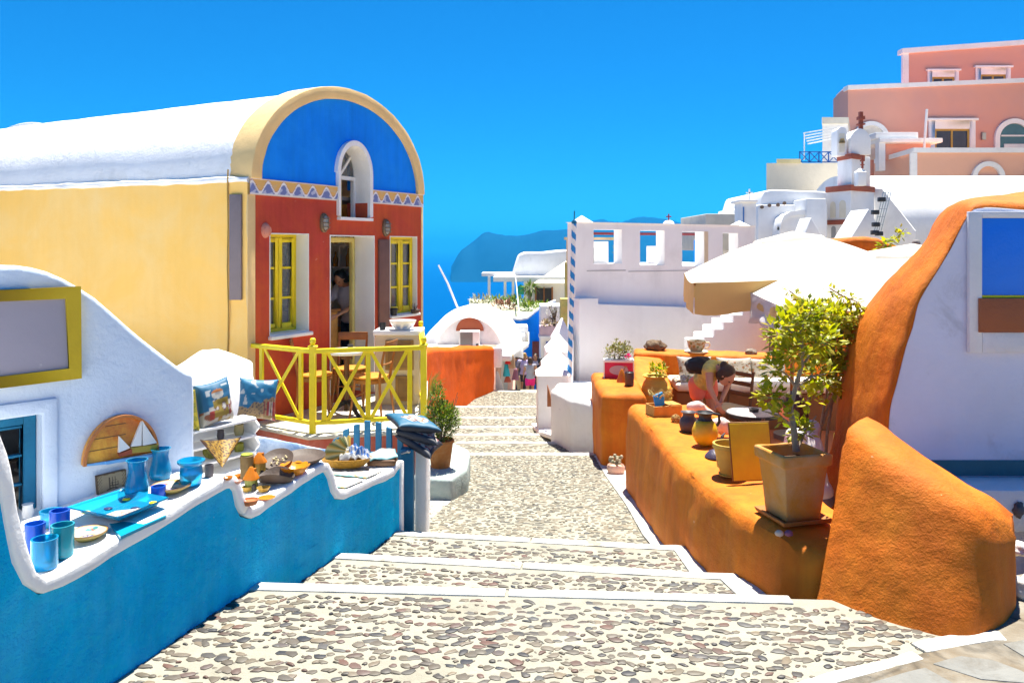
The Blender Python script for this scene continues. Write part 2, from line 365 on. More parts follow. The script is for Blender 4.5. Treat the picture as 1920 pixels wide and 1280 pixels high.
def remesh(o, vox, smooth=4, sub=0):
    md = o.modifiers.new('r', 'REMESH'); md.mode = 'VOXEL'; md.voxel_size = vox; md.use_smooth_shade = True
    if smooth:
        ms = o.modifiers.new('s', 'SMOOTH'); ms.factor = .5; ms.iterations = smooth
    bpy.context.view_layer.update()
    nm = evaluated(o); o.modifiers.clear(); old = o.data; o.data = nm; nm.name = old.name
    nm.polygons.foreach_set('use_smooth', [True] * len(nm.polygons))
    return o
def arc(cx, cz, rx, rz, a0, a1, n):
    return [(cx + rx * math.cos(R(lerp(a0, a1, i / n))), cz + rz * math.sin(R(lerp(a0, a1, i / n)))) for i in range(n + 1)]
class Wall:
    """a vertical plane: u metres along it from a, z up, d metres behind it (away from the side it faces)"""
    def __init__(s, a, b, back):
        s.a = Vector((a[0], a[1])); b = Vector((b[0], b[1])); s.L = (b - s.a).length; s.d = (b - s.a).normalized()
        n = Vector((-s.d.y, s.d.x)); s.n = n if n.dot(Vector(back)) > 0 else -n
    def p(s, u, z, d=0):
        q = s.a + s.d * u + s.n * d; return Vector((q.x, q.y, z))
    def u(s, px):
        k = (px - 960) / F
        return (k * s.a.y - s.a.x) / (s.d.x - k * s.d.y)
    def uz(s, px, py):
        u = s.u(px); Y = s.a.y + s.d.y * u; return u, EYE - (py - HZ) / F * Y
    def at(s, px, py, d=0):
        u, z = s.uz(px, py); return s.p(u, z, d)
    def dv(s, d): return Vector((s.n.x * d, s.n.y * d, 0))
    @property
    def d3(s): return Vector((s.d.x, s.d.y, 0))
    @property
    def n3(s): return Vector((s.n.x, s.n.y, 0))
    def slab(s, mb, u0, u1, z0, z1, d0, d1):
        return mb.prism([s.p(u0, z0, d0), s.p(u1, z0, d0), s.p(u1, z1, d0), s.p(u0, z1, d0)], s.dv(d1 - d0))
    def poly(s, mb, pts, d0, d1): return mb.prism([s.p(u, z, d0) for u, z in pts], s.dv(d1 - d0))
# ================================================================== SETTING
# ---- land, sea, islands
def land():
    mb = MB(); xs = [-60, -40, -25, -15, -9, -5, -2.5, 0, 2.5, 5, 8, 12, 18, 28, 45, 70]; ys = [-30, -12, -4, 0, 2, 4, 6, 8, 10, 12, 14, 16, 18, 20, 23, 26, 30, 36, 44, 54, 64, 74, 76, 90]
    def z(x, y):
        b = -.02 if y < 3 else lerp(-.02, -1.75, min(1, (y - 3) / 15)) if y < 18 else lerp(-1.75, -4.2, min(1, (y - 18) / 8)) if y < 26 else lerp(-4.2, -9, (y - 26) / 48)
        if x > 5 and y > 14: b += (x - 5) * .55 * min(1, (y - 14) / 12)
        if x < -6: b -= (-6 - x) * .3
        if y > 75: b -= 60 + (y - 75) * 4
        return b - .32
    for y in ys:
        for x in xs: mb.v.append(Vector((x, y, z(x, y))))
    n = len(xs)
    for j in range(len(ys) - 1):
        for i in range(n - 1): mb.face(j * n + i, j * n + i + 1, (j + 1) * n + i + 1, (j + 1) * n + i)
    return struct(mb.build('ground', M('dry_earth', (.34, .28, .20), rough=.95, var=.2, bump=.5, bs=20)))
land()
def sea():
    m = bpy.data.materials.new('sea_water'); m.use_nodes = True; nt = m.node_tree; b = nt.nodes['Principled BSDF']
    b.inputs['Base Color'].default_value = (.0005, .060, .20, 1); b.inputs['Roughness'].default_value = .6; b.inputs['Specular IOR Level'].default_value = 0
    tc = _n(nt, 'ShaderNodeTexCoord'); nz = _n(nt, 'ShaderNodeTexNoise'); nz.inputs['Scale'].default_value = .05; nz.inputs['Detail'].default_value = 6
    bp = _n(nt, 'ShaderNodeBump'); bp.inputs['Strength'].default_value = .5; bp.inputs['Distance'].default_value = 1.5
    nt.links.new(tc.outputs['Object'], nz.inputs['Vector']); nt.links.new(nz.outputs['Fac'], bp.inputs['Height']); nt.links.new(bp.outputs[0], b.inputs['Normal'])
    mb = MB(); mb.add([(-26000, -2000, -110), (26000, -2000, -110), (26000, 38000, -110), (-26000, 38000, -110)], [(0, 1, 2, 3)])
    struct(mb.build('sea', m))
sea()
def island(name, pts, Y, depth, seed):
    """ridge line as seen from the street, given a real distance, depth and slopes down to the sea"""
    mb = MB(); N = 90; rows = 9; base = -112
    px0, px1 = pts[0][0], pts[-1][0]
    for r in range(rows):
        t = r / (rows - 1)
        for i in range(N + 1):
            px = lerp(px0, px1, i / N)
            k = max(j for j in range(len(pts) - 1) if pts[j][0] <= px + 1e-6); a, b = pts[k], pts[k + 1]
            py = lerp(a[1], b[1], (px - a[0]) / (b[0] - a[0]))
            top = W(px, py, Y); hgt = top.z - base
            prof = math.sin(math.pi * min(1, t * 1.0)) ** .8
            gully = noise.noise(Vector((px * .05, t * 3, seed)))
            z = base + hgt * prof * (1 + (.10 * gully if 0 < t < .5 or t > .55 else 0)) if 0 < t < 1 else base
            if abs(t - .5) < .01: z = top.z + noise.noise(Vector((px * .2, seed, 0))) * hgt * .02
            mb.v.append(Vector((top.x * (1 + (t - .5) * depth / Y), Y + (t - .5) * depth, z)))
    for r in range(rows - 1):
        for i in range(N): a = r * (N + 1) + i; mb.face(a, a + 1, a + N + 2, a + N + 1)
    return struct(mb.build(name, M('hazed_hillside', (.008, .045, .08), spec=0, rough=.95, var=.35, vs=.004, bump=0), ang=80))  # blue of the distance haze put into the hill colour
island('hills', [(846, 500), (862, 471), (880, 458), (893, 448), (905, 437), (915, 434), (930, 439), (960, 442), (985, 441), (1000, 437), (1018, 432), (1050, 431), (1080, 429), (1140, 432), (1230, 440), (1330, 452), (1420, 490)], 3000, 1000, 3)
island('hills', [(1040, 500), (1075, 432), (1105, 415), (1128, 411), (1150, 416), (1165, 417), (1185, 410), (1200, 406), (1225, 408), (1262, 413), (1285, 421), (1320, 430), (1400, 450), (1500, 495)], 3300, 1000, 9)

# ---- pebbled street stepping down
L0 = lambda Y: -1.515 + .309 * (Y - 3.03)          # foot of the blue display wall
E = [(G(470, 1097, 0), G(1475, 1122, 0)), (G(625, 1040, -.14), G(1380, 1080, -.14)), (G(740, 998, -.28), G(1283, 1027, -.28)),
     (G(866, 850, -.72), G(1104, 850, -.72)), (G(868, 829, -.86), G(1045, 829, -.86)), (G(860, 814, -1.0), G(1030, 814, -1.0)),
     (G(856, 800, -1.14), G(1020, 800, -1.14)), (G(852, 782, -1.28), G(1012, 782, -1.28)), (G(846, 762, -1.42), G(1010, 762, -1.42)), (G(905, 731, -1.56), G(1014, 735, -1.56))]
def ext(a, b, e0, e1):
    d = (b - a).normalized(); return a - d * e0, b + d * e1
zz = [0, -.14, -.28, (-.42, -.72), -.86, -1.0, -1.14, -1.28, -1.42, -1.56]
treads = []
prev = (Vector((-2.3, -2.5, 0)), Vector((2.6, -2.5, 0)))
wide = [(.12, .5), (.12, .25), (.12, .25), (.35, .25), (.35, .12), (.35, .12), (.35, .12), (.35, .12), (.35, .1), (.5, .1)]
for i, (a, b) in enumerate(E):
    a2, b2 = ext(a, b, *wide[i]); z = zz[i]; z0, z1 = z if isinstance(z, tuple) else (z, z)
    pa, pb = prev
    treads.append((Vector((pa.x, pa.y, z0)), Vector((pb.x, pb.y, z0)), Vector((b2.x, b2.y, z1)), Vector((a2.x, a2.y, z1)), a, b))
    prev = (a2, b2)
# lower flights beyond the crest
for k in range(9):
    pa, pb = prev; y = 18.3 + (k + 1) * 1.35; z = -1.56 - .3 * (k + 1)
    a2 = Vector((lerp(-1.1, -.3, k / 8), y, z)); b2 = Vector((1.3, y, z))
    treads.append((Vector((pa.x, pa.y, z)), Vector((pb.x, pb.y, z)), b2, a2, a2, b2)); prev = (a2, b2)
def stone(mb, c, r, el, rot, h):
    n = 9; o = len(mb.v); sd_ = random.random() * 50
    ca, sa = math.cos(rot), math.sin(rot); rr = []
    for j in range(n):
        a = 2 * math.pi * j / n; q = r * (1 + .55 * noise.noise(Vector((math.cos(a) * 1.5, math.sin(a) * 1.5, sd_)))) * random.uniform(.86, 1.12)
        x, y = q * math.cos(a) * el, q * math.sin(a) / el; rr.append((x * ca - y * sa, x * sa + y * ca))
    for k, (s_, z) in enumerate(((1.0, -.004), (.93, h * .55), (.62, h))):
        for x, y in rr: mb.v.append(c + Vector((x * s_, y * s_, z)))
    for k in range(2):
        for j in range(n): mb.face(o + k * n + j, o + k * n + (j + 1) % n, o + (k + 1) * n + (j + 1) % n, o + (k + 1) * n + j)
    mb.face(*[o + 2 * n + j for j in range(n)])
path = MB(); peb = [];
for i, (pa, pb, nb, na, a, b) in enumerate(treads):
    path.m = 0; dz = Vector((0, 0, -.5))
    o = len(path.v); nx, ny = 14, 10
    for j in range(ny + 1):
        for k in range(nx + 1):
            q = pa.lerp(na, j / ny).lerp(pb.lerp(nb, j / ny), k / nx); edge = j in (0, ny)
            q = q + Vector((0, 0, 0 if edge else .003 * noise.noise(q * 1.7) - .001)); path.v.append(q)
    for j in range(ny):
        for k in range(nx): t_ = o + j * (nx + 1) + k; path.face(t_, t_ + 1, t_ + nx + 2, t_ + nx + 1)
    path.add([na, nb, nb + dz, na + dz], [(0, 1, 2, 3)])
    path.add([pa, na, na + dz, pa + dz], [(0, 1, 2, 3)]); path.add([pb, nb, nb + dz, pb + dz], [(0, 1, 2, 3)])
    # pebbles set in the mortar
    if i <= 9:
        near = i <= 2; sp = .060 if i == 0 else .058 if near else .050 if i == 3 else .062
        path.m = 1 if near else 2
        d = na - pa; Ln = d.length; wd = (pb - pa).length
        ylo = 2.0 if i == 0 else -9
        for j in range(int(Ln / sp) + 1):
            for k in range(int(max(wd, (nb - na).length) / sp) + 1):
                tx = ((k + .5 * (j % 2) + random.uniform(-.30, .30)) * sp) / max(wd, (nb - na).length); ty = ((j + random.uniform(-.3, .3)) * sp) / Ln
                if not (.015 < tx < .985 and 0.04 < ty): continue
                q = pa.lerp(na, ty).lerp(pb.lerp(nb, ty), tx)
                if q.y < ylo: continue
                front = (a.y + (b.y - a.y) * ((q.x - a.x) / (b.x - a.x)))
                if q.y > front - (.10 if near else .12): continue
                if random.random() < (.06 if near else .05): continue
                q.z += .003 * noise.noise(q * 1.7) - .001
                r = sp * random.choice((.18, .26, .32, .38, .44)) * (1 if near else 1.08)
                if near and random.random() < .55:      # gravel between the bigger stones
                    stone(path, q + Vector((sp * random.uniform(.42, .58), sp * random.uniform(-.2, .2), -.001)), sp * random.uniform(.09, .16), random.uniform(1, 1.4), random.uniform(-1, 1), .003)
                stone(path, q, r, random.uniform(1.05, 1.5), random.gauss(0, .4), random.uniform(.003, .007))
struct(path.build('path', [MORTAR, PEB, PEB2], ang=50, merge=0))
# whitewashed nosings: one uneven band of painted kerb stones per step
nos = MB()
for i, (a, b) in enumerate(E):
    a2, b2 = ext(a, b, .08, .02 if i < 3 else .06); z = zz[i] if not isinstance(zz[i], tuple) else zz[i][1]
    d = b2 - a2; n = max(2, int(d.length / random.uniform(.9, 1.5))); wd = .058 if i < 3 else .085
    back = Vector((d.y, -d.x, 0)).normalized()
    if back.y > 0: back = -back
    for k in range(n):
        p = a2.lerp(b2, k / n + .002); q = a2.lerp(b2, (k + 1) / n - .002); j = random.uniform(-.006, .006)
        P = [p - back * .025, q - back * .025, q + back * (wd + j), p + back * (wd - j)]
        nos.prism([Vector((v.x, v.y, z + .007 + random.uniform(-.001, .002))) for v in P], (0, 0, -.09))
struct(nos.build('step_edging', LIME, bevel=.006, sub=.09, rough=(.006, 11)))
# painted white edges along both walls
edg = MB(); rz_ = lambda y: -.42 - .30 * (y - 5.26) / 3.9
o_ = [(1.0, 9.0), (1.03, 7.9), (1.04, 6.8), (1.06, 5.9), (1.07, 5.3)]
edg.ring([Vector((x - .075 - .025 * (i % 2), y, rz_(y) + .008)) for i, (x, y) in enumerate(o_)], [Vector((x + .3, y, rz_(y) + .008)) for x, y in o_], (0, 0, -.05))
for (z, ya, yb, xa, xb) in ((-.28, 5.08, 4.45, 1.08, 1.13), (-.14, 4.30, 3.9, 1.17, 1.25)):
    edg.ring([(xa - .05, ya, z + .008), (xb - .06, yb, z + .008)], [(xa + .3, ya, z + .008), (xb + .3, yb, z + .008)], (0, 0, -.05))
p_ = [(-.80, 5.5), (-.66, 6.3), (-.50, 7.0), (-.44, 7.6), (-.48, 8.3), (-.57, 9.1)]
edg.ring([Vector((x + .02 * (i % 2), y, rz_(y) + .008)) for i, (x, y) in enumerate(p_)], [Vector((x - .4, y, rz_(y) + .008)) for x, y in p_], (0, 0, -.05))
struct(edg.build('path_edging', LIME, sub=.15, rough=(.004, 8)))
# flagstone landing bottom right with whitewashed joints
fl = MB()
fl.add([(1.02, 1.2, .006), (5.6, 1.2, .006), (5.6, 5.0, .006), (2.2, 3.9, .006), (2.05, 3.42, .006), (1.12, 2.98, .006)], [(0, 1, 2, 3, 4, 5)])
struct(fl.build('paving', FLAG, sub=.25, rough=(.004, 4)))
jn = MB()
def joint(pts, w_, z=.02):
    A = []; B = []
    for i, p in enumerate(pts):
        d = (Vector(pts[min(i + 1, len(pts) - 1)]) - Vector(pts[max(i - 1, 0)])).normalized(); n = Vector((-d.y, d.x)) * w_ * random.uniform(.42, .58)
        A.append((p[0] + n.x, p[1] + n.y, z)); B.append((p[0] - n.x, p[1] - n.y, z))
    jn.ring(A, B, (0, 0, -.03))
def g2(px, py): q = G(px, py, .01); return (q.x, q.y)
joint([g2(1480, 1293), g2(1560, 1268), g2(1650, 1246), g2(1722, 1226)], .07, .010)
joint([g2(1722, 1212), g2(1790, 1199), g2(1850, 1188), g2(1882, 1190)], .085, .010)
sl_ = MB()
for P_ in ([(1748, 1243), (1800, 1228), (1862, 1236), (1915, 1256), (1960, 1282), (1840, 1272)], [(1880, 1205), (1925, 1196), (1990, 1222), (1935, 1238)], [(1560, 1300), (1650, 1272), (1735, 1250), (1790, 1280), (1700, 1320)]):
    sl_.prism([Vector((x, y, .011)) for x, y in [g2(*p) for p in P_]], (0, 0, -.03))
struct(sl_.build('paving_slabs', M('pale_slab', (.19, .19, .175), rough=.85, var=.15, vs=4, bump=.4, bs=30, patch=(.12, .11, .09), ps=6, pt=.58), bevel=.006, sub=.1, rough=(.004, 6)))
struct(jn.build('paving_edging', LIME, bevel=.006, sub=.1, rough=(.006, 9)))

# ================================================================== LEFT: HOUSE WITH BLUE GABLE
Fw = Wall((-2.81, 8.6), (-1.28, 11.4), (-.88, .48)); U = Fw.L
SD = Vector((-.93, .367, 0)); SLEN = 7.2
house = T('barrel_vaulted_house', 'small barrel vaulted house with yellow side, brick red front and cobalt blue gable', 'house', (-3.6, 10.4, -.3))
zb, ze, zt = -.8, 2.21, 2.385
def uz(px, py): return Fw.uz(px, py)
def rect(mb, px0, px1, z0, z1, d0, d1): return Fw.slab(mb, Fw.u(px0), Fw.u(px1), z0, z1, d0, d1)
TH = .34
uL = Fw.u(479)
fr = MB(); Fw.slab(fr, uL, U, zb, ze, 0, TH)
front = fr.build('front_wall', REDP, house)
c = MB(); rect(c, 505, 579, .66, 1.80, -.2, .6); rect(c, 618, 702, -.25, 1.79, -.2, .6); rect(c, 730.5, 782, .72, 1.79, -.2, .6); rect(c, 634, 689, 2.01, 2.6, -.2, .6)
cut(front, c)
cu, ca, cb = U / 2, U / 2 - .01, 1.20
gb = MB(); pts = arc(cu, zt, ca - .12, cb - .11, 0, 180, 40); Fw.poly(gb, pts, .012, TH)
gable = gb.build('gable', BLUEP, house)
uwl, uwr = Fw.u(634), Fw.u(689.5); uwc = (uwl + uwr) / 2; uwr_ = (uwr - uwl) / 2
c = MB(); Fw.poly(c, [(uwl, 1.9), (uwr, 1.9)] + arc(uwc, 2.56, uwr_, .36, 0, 180, 16), -.2, .6); cut(gable, c)
# wave band
def band_col(u, z):
    t = (z - ze) / (zt - ze); ph = u / .235; wv = .5 + .30 * (1 - abs(((ph % 1) * 2 - 1)) ** 1.3 * 2 + .0)
    e = .5 + .33 * math.cos(2 * math.pi * ph)
    nz = noise.noise(Vector((u * 14, z * 20, 2)))
    if t < .10 or t > .95: return (.78, .70, .62)
    if abs(t - e) < .10: return (.80, .76, .74) if abs(t - e) < .06 else (.35, .12, .10) if t > e else (.78, .74, .72)
    if t > e: return (.72, .42, .12) if nz > -.3 else (.66, .44, .2)
    return (.16, .20, .42) if nz > -.15 else (.45, .48, .62)
bd = MB(); nu, nz_ = 300, 26; cols = []
for k in range(nz_ + 1):
    for i in range(nu + 1):
        u = lerp(Fw.u(466), U, i / nu); z = lerp(ze, zt, k / nz_); bd.v.append(Fw.p(u, z, -.02)); cols.append(band_col(u, z))
for k in range(nz_):
    for i in range(nu):
        a = k * (nu + 1) + i; um = lerp(Fw.u(466), U, (i + .5) / nu)
        if uwl < um < uwr: continue
        bd.face(a, a + 1, a + nu + 2, a + nu + 1)
n0 = len(bd.v)
for (ua, ub) in ((Fw.u(466), uwl), (uwr, U)):
    for z_ in (ze - .003, zt + .003):
        o = len(bd.v); bd.v += [Fw.p(ua, z_, -.02), Fw.p(ub, z_, -.02), Fw.p(ub, z_, TH), Fw.p(ua, z_, TH)]; cols += [(.78, .70, .62)] * 4; bd.face(o, o + 1, o + 2, o + 3)
bd.build('painted_frieze', MV('frieze_paint', .85, dim=1), house, col=cols)
# arch trim + sandy corner strip
tr = MB(); Fo = [Fw.p(u, z, -.035) for u, z in arc(cu, zt, ca + .03, cb + .03, 0, 180, 48)]; Fi = [Fw.p(u, z, -.035) for u, z in arc(cu, zt, ca - .125, cb - .115, 0, 180, 48)]
tr.ring(Fo, Fi, Fw.dv(TH + .03)); tr.build('arch_trim', YTRIM, house, bevel=.012, sub=.2, rough=(.006, 6))
cs = MB(); Fw.slab(cs, Fw.u(464), uL, zb, ze, -.004, TH); cs.build('corner_strip', YTRIM, house, bevel=.01); cs = MB(); Fw.slab(cs, U - .03, U + .02, zb, ze, -.006, TH); cs.build('corner_strip', YTRIM, house, bevel=.01)
# side wall, back, vault
A3 = Fw.p(Fw.u(464), 0, .0)
sw = Wall((A3.x, A3.y), (A3.x + SD.x * SLEN, A3.y + SD.y * SLEN), (.3, .95))
s = MB(); sw.slab(s, 0.002, SLEN, zb, 2.36, .0, .3); s.build('side_wall', YPLAST, house, sub=.5, rough=(.010, 1.6))
s = MB(); B3 = Fw.p(U - .02, 0, 0); bw = Wall((B3.x, B3.y), (B3.x + SD.x * SLEN, B3.y + SD.y * SLEN), (-.3, -.95)); bw.slab(s, .2, SLEN, zb, 2.36, 0, .3)
s.add([sw.p(SLEN, zb), bw.p(SLEN, zb), bw.p(SLEN, 2.36), sw.p(SLEN, 2.36)], [(0, 1, 2, 3)]); rw = s.build('rear_wall', YPLAST, house); c = MB(); bw.slab(c, 2.7, 4.4, .4, 1.9, -.3, .6); cut(rw, c)   # unseen window opening added on the sea side to light the bar
vt = MB(); ol = arc(cu, zt - .01, ca + .0, cb + .0, 0, 180, 40); Po = [Fw.p(u, z, .03) for u, z in ol]
nseg = 22; o = len(vt.v)
for k in range(nseg + 1):
    for q in Po: vt.v.append(q + SD * (SLEN + .0) * k / nseg + Vector((0, 0, .008 * noise.noise(q * 1.1 + SD * k) - .19 * (k / nseg) * max(0, q.z - zt))))
m_ = len(Po)
for k in range(nseg):
    for i in range(m_ - 1): a = o + k * m_ + i; vt.face(a, a + 1, a + m_ + 1, a + m_)
vt.face(*[o + nseg * m_ + i for i in range(m_)])
vt.build('vault_roof', WHITE, house, sub=.3, rough=(.008, 1.5), ang=60)
# eave roll along the yellow wall and plaster patch by the corner
ev = MB(); ev.tube([sw.p(u, 2.365 + .012 * noise.noise(Vector((u * 2, 0, 0))), .02) for u in [SLEN * k / 24 for k in range(25)]], .035, 8); ev.build('eave', WHITE, house, sub=.1, rough=(.012, 5))
# inside of the bar
inn = MB(); n_ = Fw.n3
def fin(u, z, d): return Fw.p(u, z, d)
room = MB(); Fw.slab(room, .2, U - .25, -.30, -.252, TH - .3, 3.2); room.build('room_floor', DWOOD, house)
room = MB(); Fw.slab(room, .2, U - .2, -.25, 2.3, 2.9, 3.0); Fw.slab(room, .2, U - .2, 2.25, 2.30, TH + .02, 3.0); room.build('room_wall', M('room_plaster', (.45, .40, .33), rough=.9), house)
# openings: reveals, sills, glazed casements
def casement(name, px0, px1, z0, z1, fpx, leaves, gap=0):
    """white plaster reveal, yellow frame set back in it"""
    u0, u1 = Fw.u(px0), Fw.u(px1); dd = fpx
    rv = MB(); t = .012
    Fw.slab(rv, u0 + .001, u0 + t, z0, z1, -.004, dd); Fw.slab(rv, u1 - t, u1 - .001, z0, z1, -.004, dd); Fw.slab(rv, u0 + t, u1 - t, z1 - t, z1 - .001, -.004, dd); Fw.slab(rv, u0 + t, u1 - t, z0 + .001, z0 + t, -.015, dd)
    wn = rv.build(name, WPAINT, house)
    fm = MB(); w_ = .052; ua, ub = u0 + t, u1 - t
    def fb(a, b, c_, d_, e0, e1): Fw.slab(fm, a, b, c_, d_, e0, e1)
    fb(ua, ua + w_ * .7, z0 + t, z1 - t, dd - .06, dd); fb(ub - w_ * .7, ub, z0 + t, z1 - t, dd - .06, dd)
    fb(ua + w_ * .7, ub - w_ * .7, z1 - t - w_ * .7, z1 - t, dd - .06, dd); fb(ua + w_ * .7, ub - w_ * .7, z0 + t, z0 + t + w_ * .7, dd - .06, dd)
    um = (ua + ub) / 2
    for (a, b) in ((ua + w_ * .75, um - .003), (um + .003, ub - w_ * .75)):
        za, zb_ = z0 + t + w_ * .75, z1 - t - w_ * .75; e0, e1 = dd - .075, dd - .02
        fb(a, a + w_, za, zb_, e0, e1); fb(b - w_, b, za, zb_, e0, e1); fb(a + w_, b - w_, za, za + w_ * 1.1, e0, e1); fb(a + w_, b - w_, zb_ - w_, zb_, e0, e1)
        for k in (1, 2): zc = lerp(za, zb_, k / 3); fb(a + w_, b - w_, zc - .014, zc + .014, e0 + .008, e1 - .008)
    fm.build('frame', YELLOW, wn, bevel=.003, seg=1)
    g = MB(); Fw.slab(g, ua, ub, z0 + t, z1 - t, dd - .047, dd - .043); g.build('pane', PANE, wn)
    return wn
casement('window', 505, 579, .66, 1.80, .245, 2); casement('window', 730.5, 782, .72, 1.79, .13, 2)
cu_ = MB()
for k, (a, b) in enumerate(((508, 530), (556, 577))):
    for i in range(9): u = lerp(Fw.u(a), Fw.u(b), i / 8); cu_.v += [Fw.p(u, .70, .42 + .03 * math.sin(i * 2.4)), Fw.p(u, 1.78, .42 + .03 * math.sin(i * 2.4))]
    for i in range(8): q = k * 18 + i * 2; cu_.face(q, q + 2, q + 3, q + 1)
cu_.build('curtain', MT('net_curtain', (.70, .66, .60), .4), house)
sl = MB(); Fw.slab(sl, Fw.u(503), Fw.u(581), .615, .66, -.06, .03); sl.build('sill', WPAINT, house, bevel=.012); sl = MB(); Fw.slab(sl, Fw.u(729), Fw.u(784), .68, .72, -.05, .03); sl.build('sill', WPAINT, house, bevel=.012)
# door
rv = MB(); u0, u1 = Fw.u(618), Fw.u(702)
Fw.slab(rv, u1 - .014, u1 - .001, -.25, 1.79, -.006, .33); Fw.slab(rv, u0 + .001, u0 + .014, -.25, 1.79, -.006, .33); Fw.slab(rv, u0 + .014, u1 - .014, 1.776, 1.789, -.006, .33)
dr = rv.build('door', WPAINT, house)
dl = MB(); Fw.slab(dl, u1 - .075, u1 - .03, -.24, 1.76, .3, .36); Fw.slab(dl, u0 + .02, u1 - .075, 1.70, 1.765, .3, .35); dl.build('door_frame', M('pale_yellow_paint', (.66, .56, .18), rough=.5), dr, bevel=.004)
# arched upper window with white rounded surround
so = MB(); ro = [(uwr + .055, 2.03), (uwr + .055, 2.56)] + arc(uwc, 2.56, uwr_ + .055, .42, 0, 180, 20) + [(uwl - .03, 2.56), (uwl - .03, 2.03)]
ri = [(uwr - .004, 2.02), (uwr - .004, 2.56)] + arc(uwc, 2.56, uwr_ - .004, .355, 0, 180, 20) + [(uwl + .004, 2.56), (uwl + .004, 2.02)]
so.ring([Fw.p(u, z, -.045) for u, z in ro], [Fw.p(u, z, -.045) for u, z in ri], Fw.dv(.33)); Fw.slab(so, uwl - .02, uwr + .04, 1.975, 2.012, -.06, .25)
aw = so.build('arched_window', WHITE, house, bevel=.01)
fm = MB(); d0 = .20
Fw.slab(fm, uwl, uwr, 2.50, 2.55, d0, d0 + .05); Fw.slab(fm, uwl, uwl + .04, 2.01, 2.50, d0, d0 + .05); Fw.slab(fm, uwr - .04, uwr, 2.01, 2.50, d0, d0 + .05)
for a in (90, 45, 135):
    fm.bar(Fw.p(uwc, 2.56, d0 + .02), Fw.p(uwc + uwr_ * math.cos(R(a)), 2.56 + .34 * math.sin(R(a)), d0 + .02), .025, .03)
fm.build('frame', WPAINT, aw)
g = MB(); Fw.poly(g, [(uwl, 2.55), (uwr, 2.55)] + arc(uwc, 2.56, uwr_, .34, 0, 180, 12)[1:-1], d0 + .03, d0 + .034); g.build('pane', PANE, aw)
fm = MB(); Fw.slab(fm, uwc - .02, uwc + .02, 2.012, 2.50, d0 + .01, d0 + .04); fm.build('mullion', YELLOW, aw)
fm = MB(); Fw.slab(fm, uwl, uwc, 2.012, 2.50, d0 + .1, d0 + .11); fm.build('shutter', M('olive_shutter', (.16, .13, .05), rough=.6), aw)
# brown plank shutter and grey board, vent dome
bx = MB(); rect(bx, 708, 727, .55, 1.74, -.035, -.003); bx.build('shutter', M('brown_red_board', (.17, .08, .06), rough=.6, var=.12, vs=8), house, bevel=.006)
bx = MB()
for px0, px1 in ((433, 455),): bx.prism([sw.at(px0, 365, -.03), sw.at(px1, 365, -.03), sw.at(px1, 562, -.03), sw.at(px0, 562, -.03)], sw.dv(.027))
tag(bx.build('wall_board', PANEL, bevel=.004), 'tall narrow grey brown board on the yellow house wall near its corner', 'board')
cb_ = MB(); cb_.tube([sw.at(429, 318, -.012), sw.at(428, 352, -.012), sw.at(430, 420, -.02), sw.at(428, 500, -.014), sw.at(431, 580, -.022), sw.at(429, 640, -.012), sw.at(428, 662, -.012)], .009, 6)
tag(cb_.build('cable', M('ochre_cable', (.42, .26, .06), rough=.6)), 'thin ochre cable running down the yellow house wall', 'cable')
bx = MB(); q = Fw.at(497, 432, -.0); bx.ball(q, (.06, .06, .085), 14, 8); bx.tube([q - Fw.dv(.04) + Vector((0, 0, -.01)), q + Fw.dv(.04)], .06, 12)
tag(bx.build('vent_hood', M('pinkish_plaster', (.60, .24, .17), rough=.7)), 'round pink vent hood on the red front above the left window', 'vent')
# bulkhead wall lamps
def lamp(px, py, lab):
    q = Fw.at(px, py, 0); t = T('wall_lamp', lab, 'lamp', q, 0, 'bulkhead lamps on the red front')
    out = -Fw.n3; sx = Fw.d3
    b = MB()
    n = 20; prof = [(.048, .11), (.058, .11), (.058, .09)]
    def ov(rx, rz, d): return [q + sx * (rx * math.cos(2 * math.pi * i / n)) + Vector((0, 0, rz * math.copysign(abs(math.sin(2 * math.pi * i / n)) ** .7, math.sin(2 * math.pi * i / n)))) + out * d for i in range(n)]
    rings = [ov(.062, .115, 0), ov(.062, .115, .025), ov(.052, .105, .034), ov(.045, .098, .034)]
    for r_ in rings: b.v += r_
    for k in range(3):
        for i in range(n): b.face(k * n + i, k * n + (i + 1) % n, (k + 1) * n + (i + 1) % n, (k + 1) * n + i)
    b.face(*[3 * n + i for i in range(n)]); b.build('lamp_base', M('aged_brass', (.20, .15, .09), rough=.45, metal=.5, var=.3), t)
    b = MB(); b.ball(q + out * .035, 1, 14, 8)
    for i in range(len(b.v)):
        v = b.v[i] - (q + out * .035); b.v[i] = q + out * (.035 + .042 * v.y) + sx * (.036 * v.x) + Vector((0, 0, .088 * v.z))
    b.build('lamp_glass', MG('frosted_glass', (.72, .70, .66), .3, .5), t)
    b = MB()
    for z_ in (-.05, 0, .05): b.tube([q + sx * .05 + out * .03 + Vector((0, 0, z_)), q + sx * .034 + out * .08 + Vector((0, 0, z_)), q - sx * .034 + out * .08 + Vector((0, 0, z_)), q - sx * .05 + out * .03 + Vector((0, 0, z_))], .006, 6)
    b.tube([q + out * .03 + Vector((0, 0, .105)), q + out * .085 + Vector((0, 0, .07)), q + out * .09, q + out * .085 + Vector((0, 0, -.07)), q + out * .03 + Vector((0, 0, -.105))], .006, 6)
    b.build('cage', M('aged_brass', (.4, .3, .2)), t)
lamp(606, 418, 'caged bulkhead lamp on the red front between door and left window'); lamp(722, 427, 'caged bulkhead lamp above the narrow brown board right of the door')

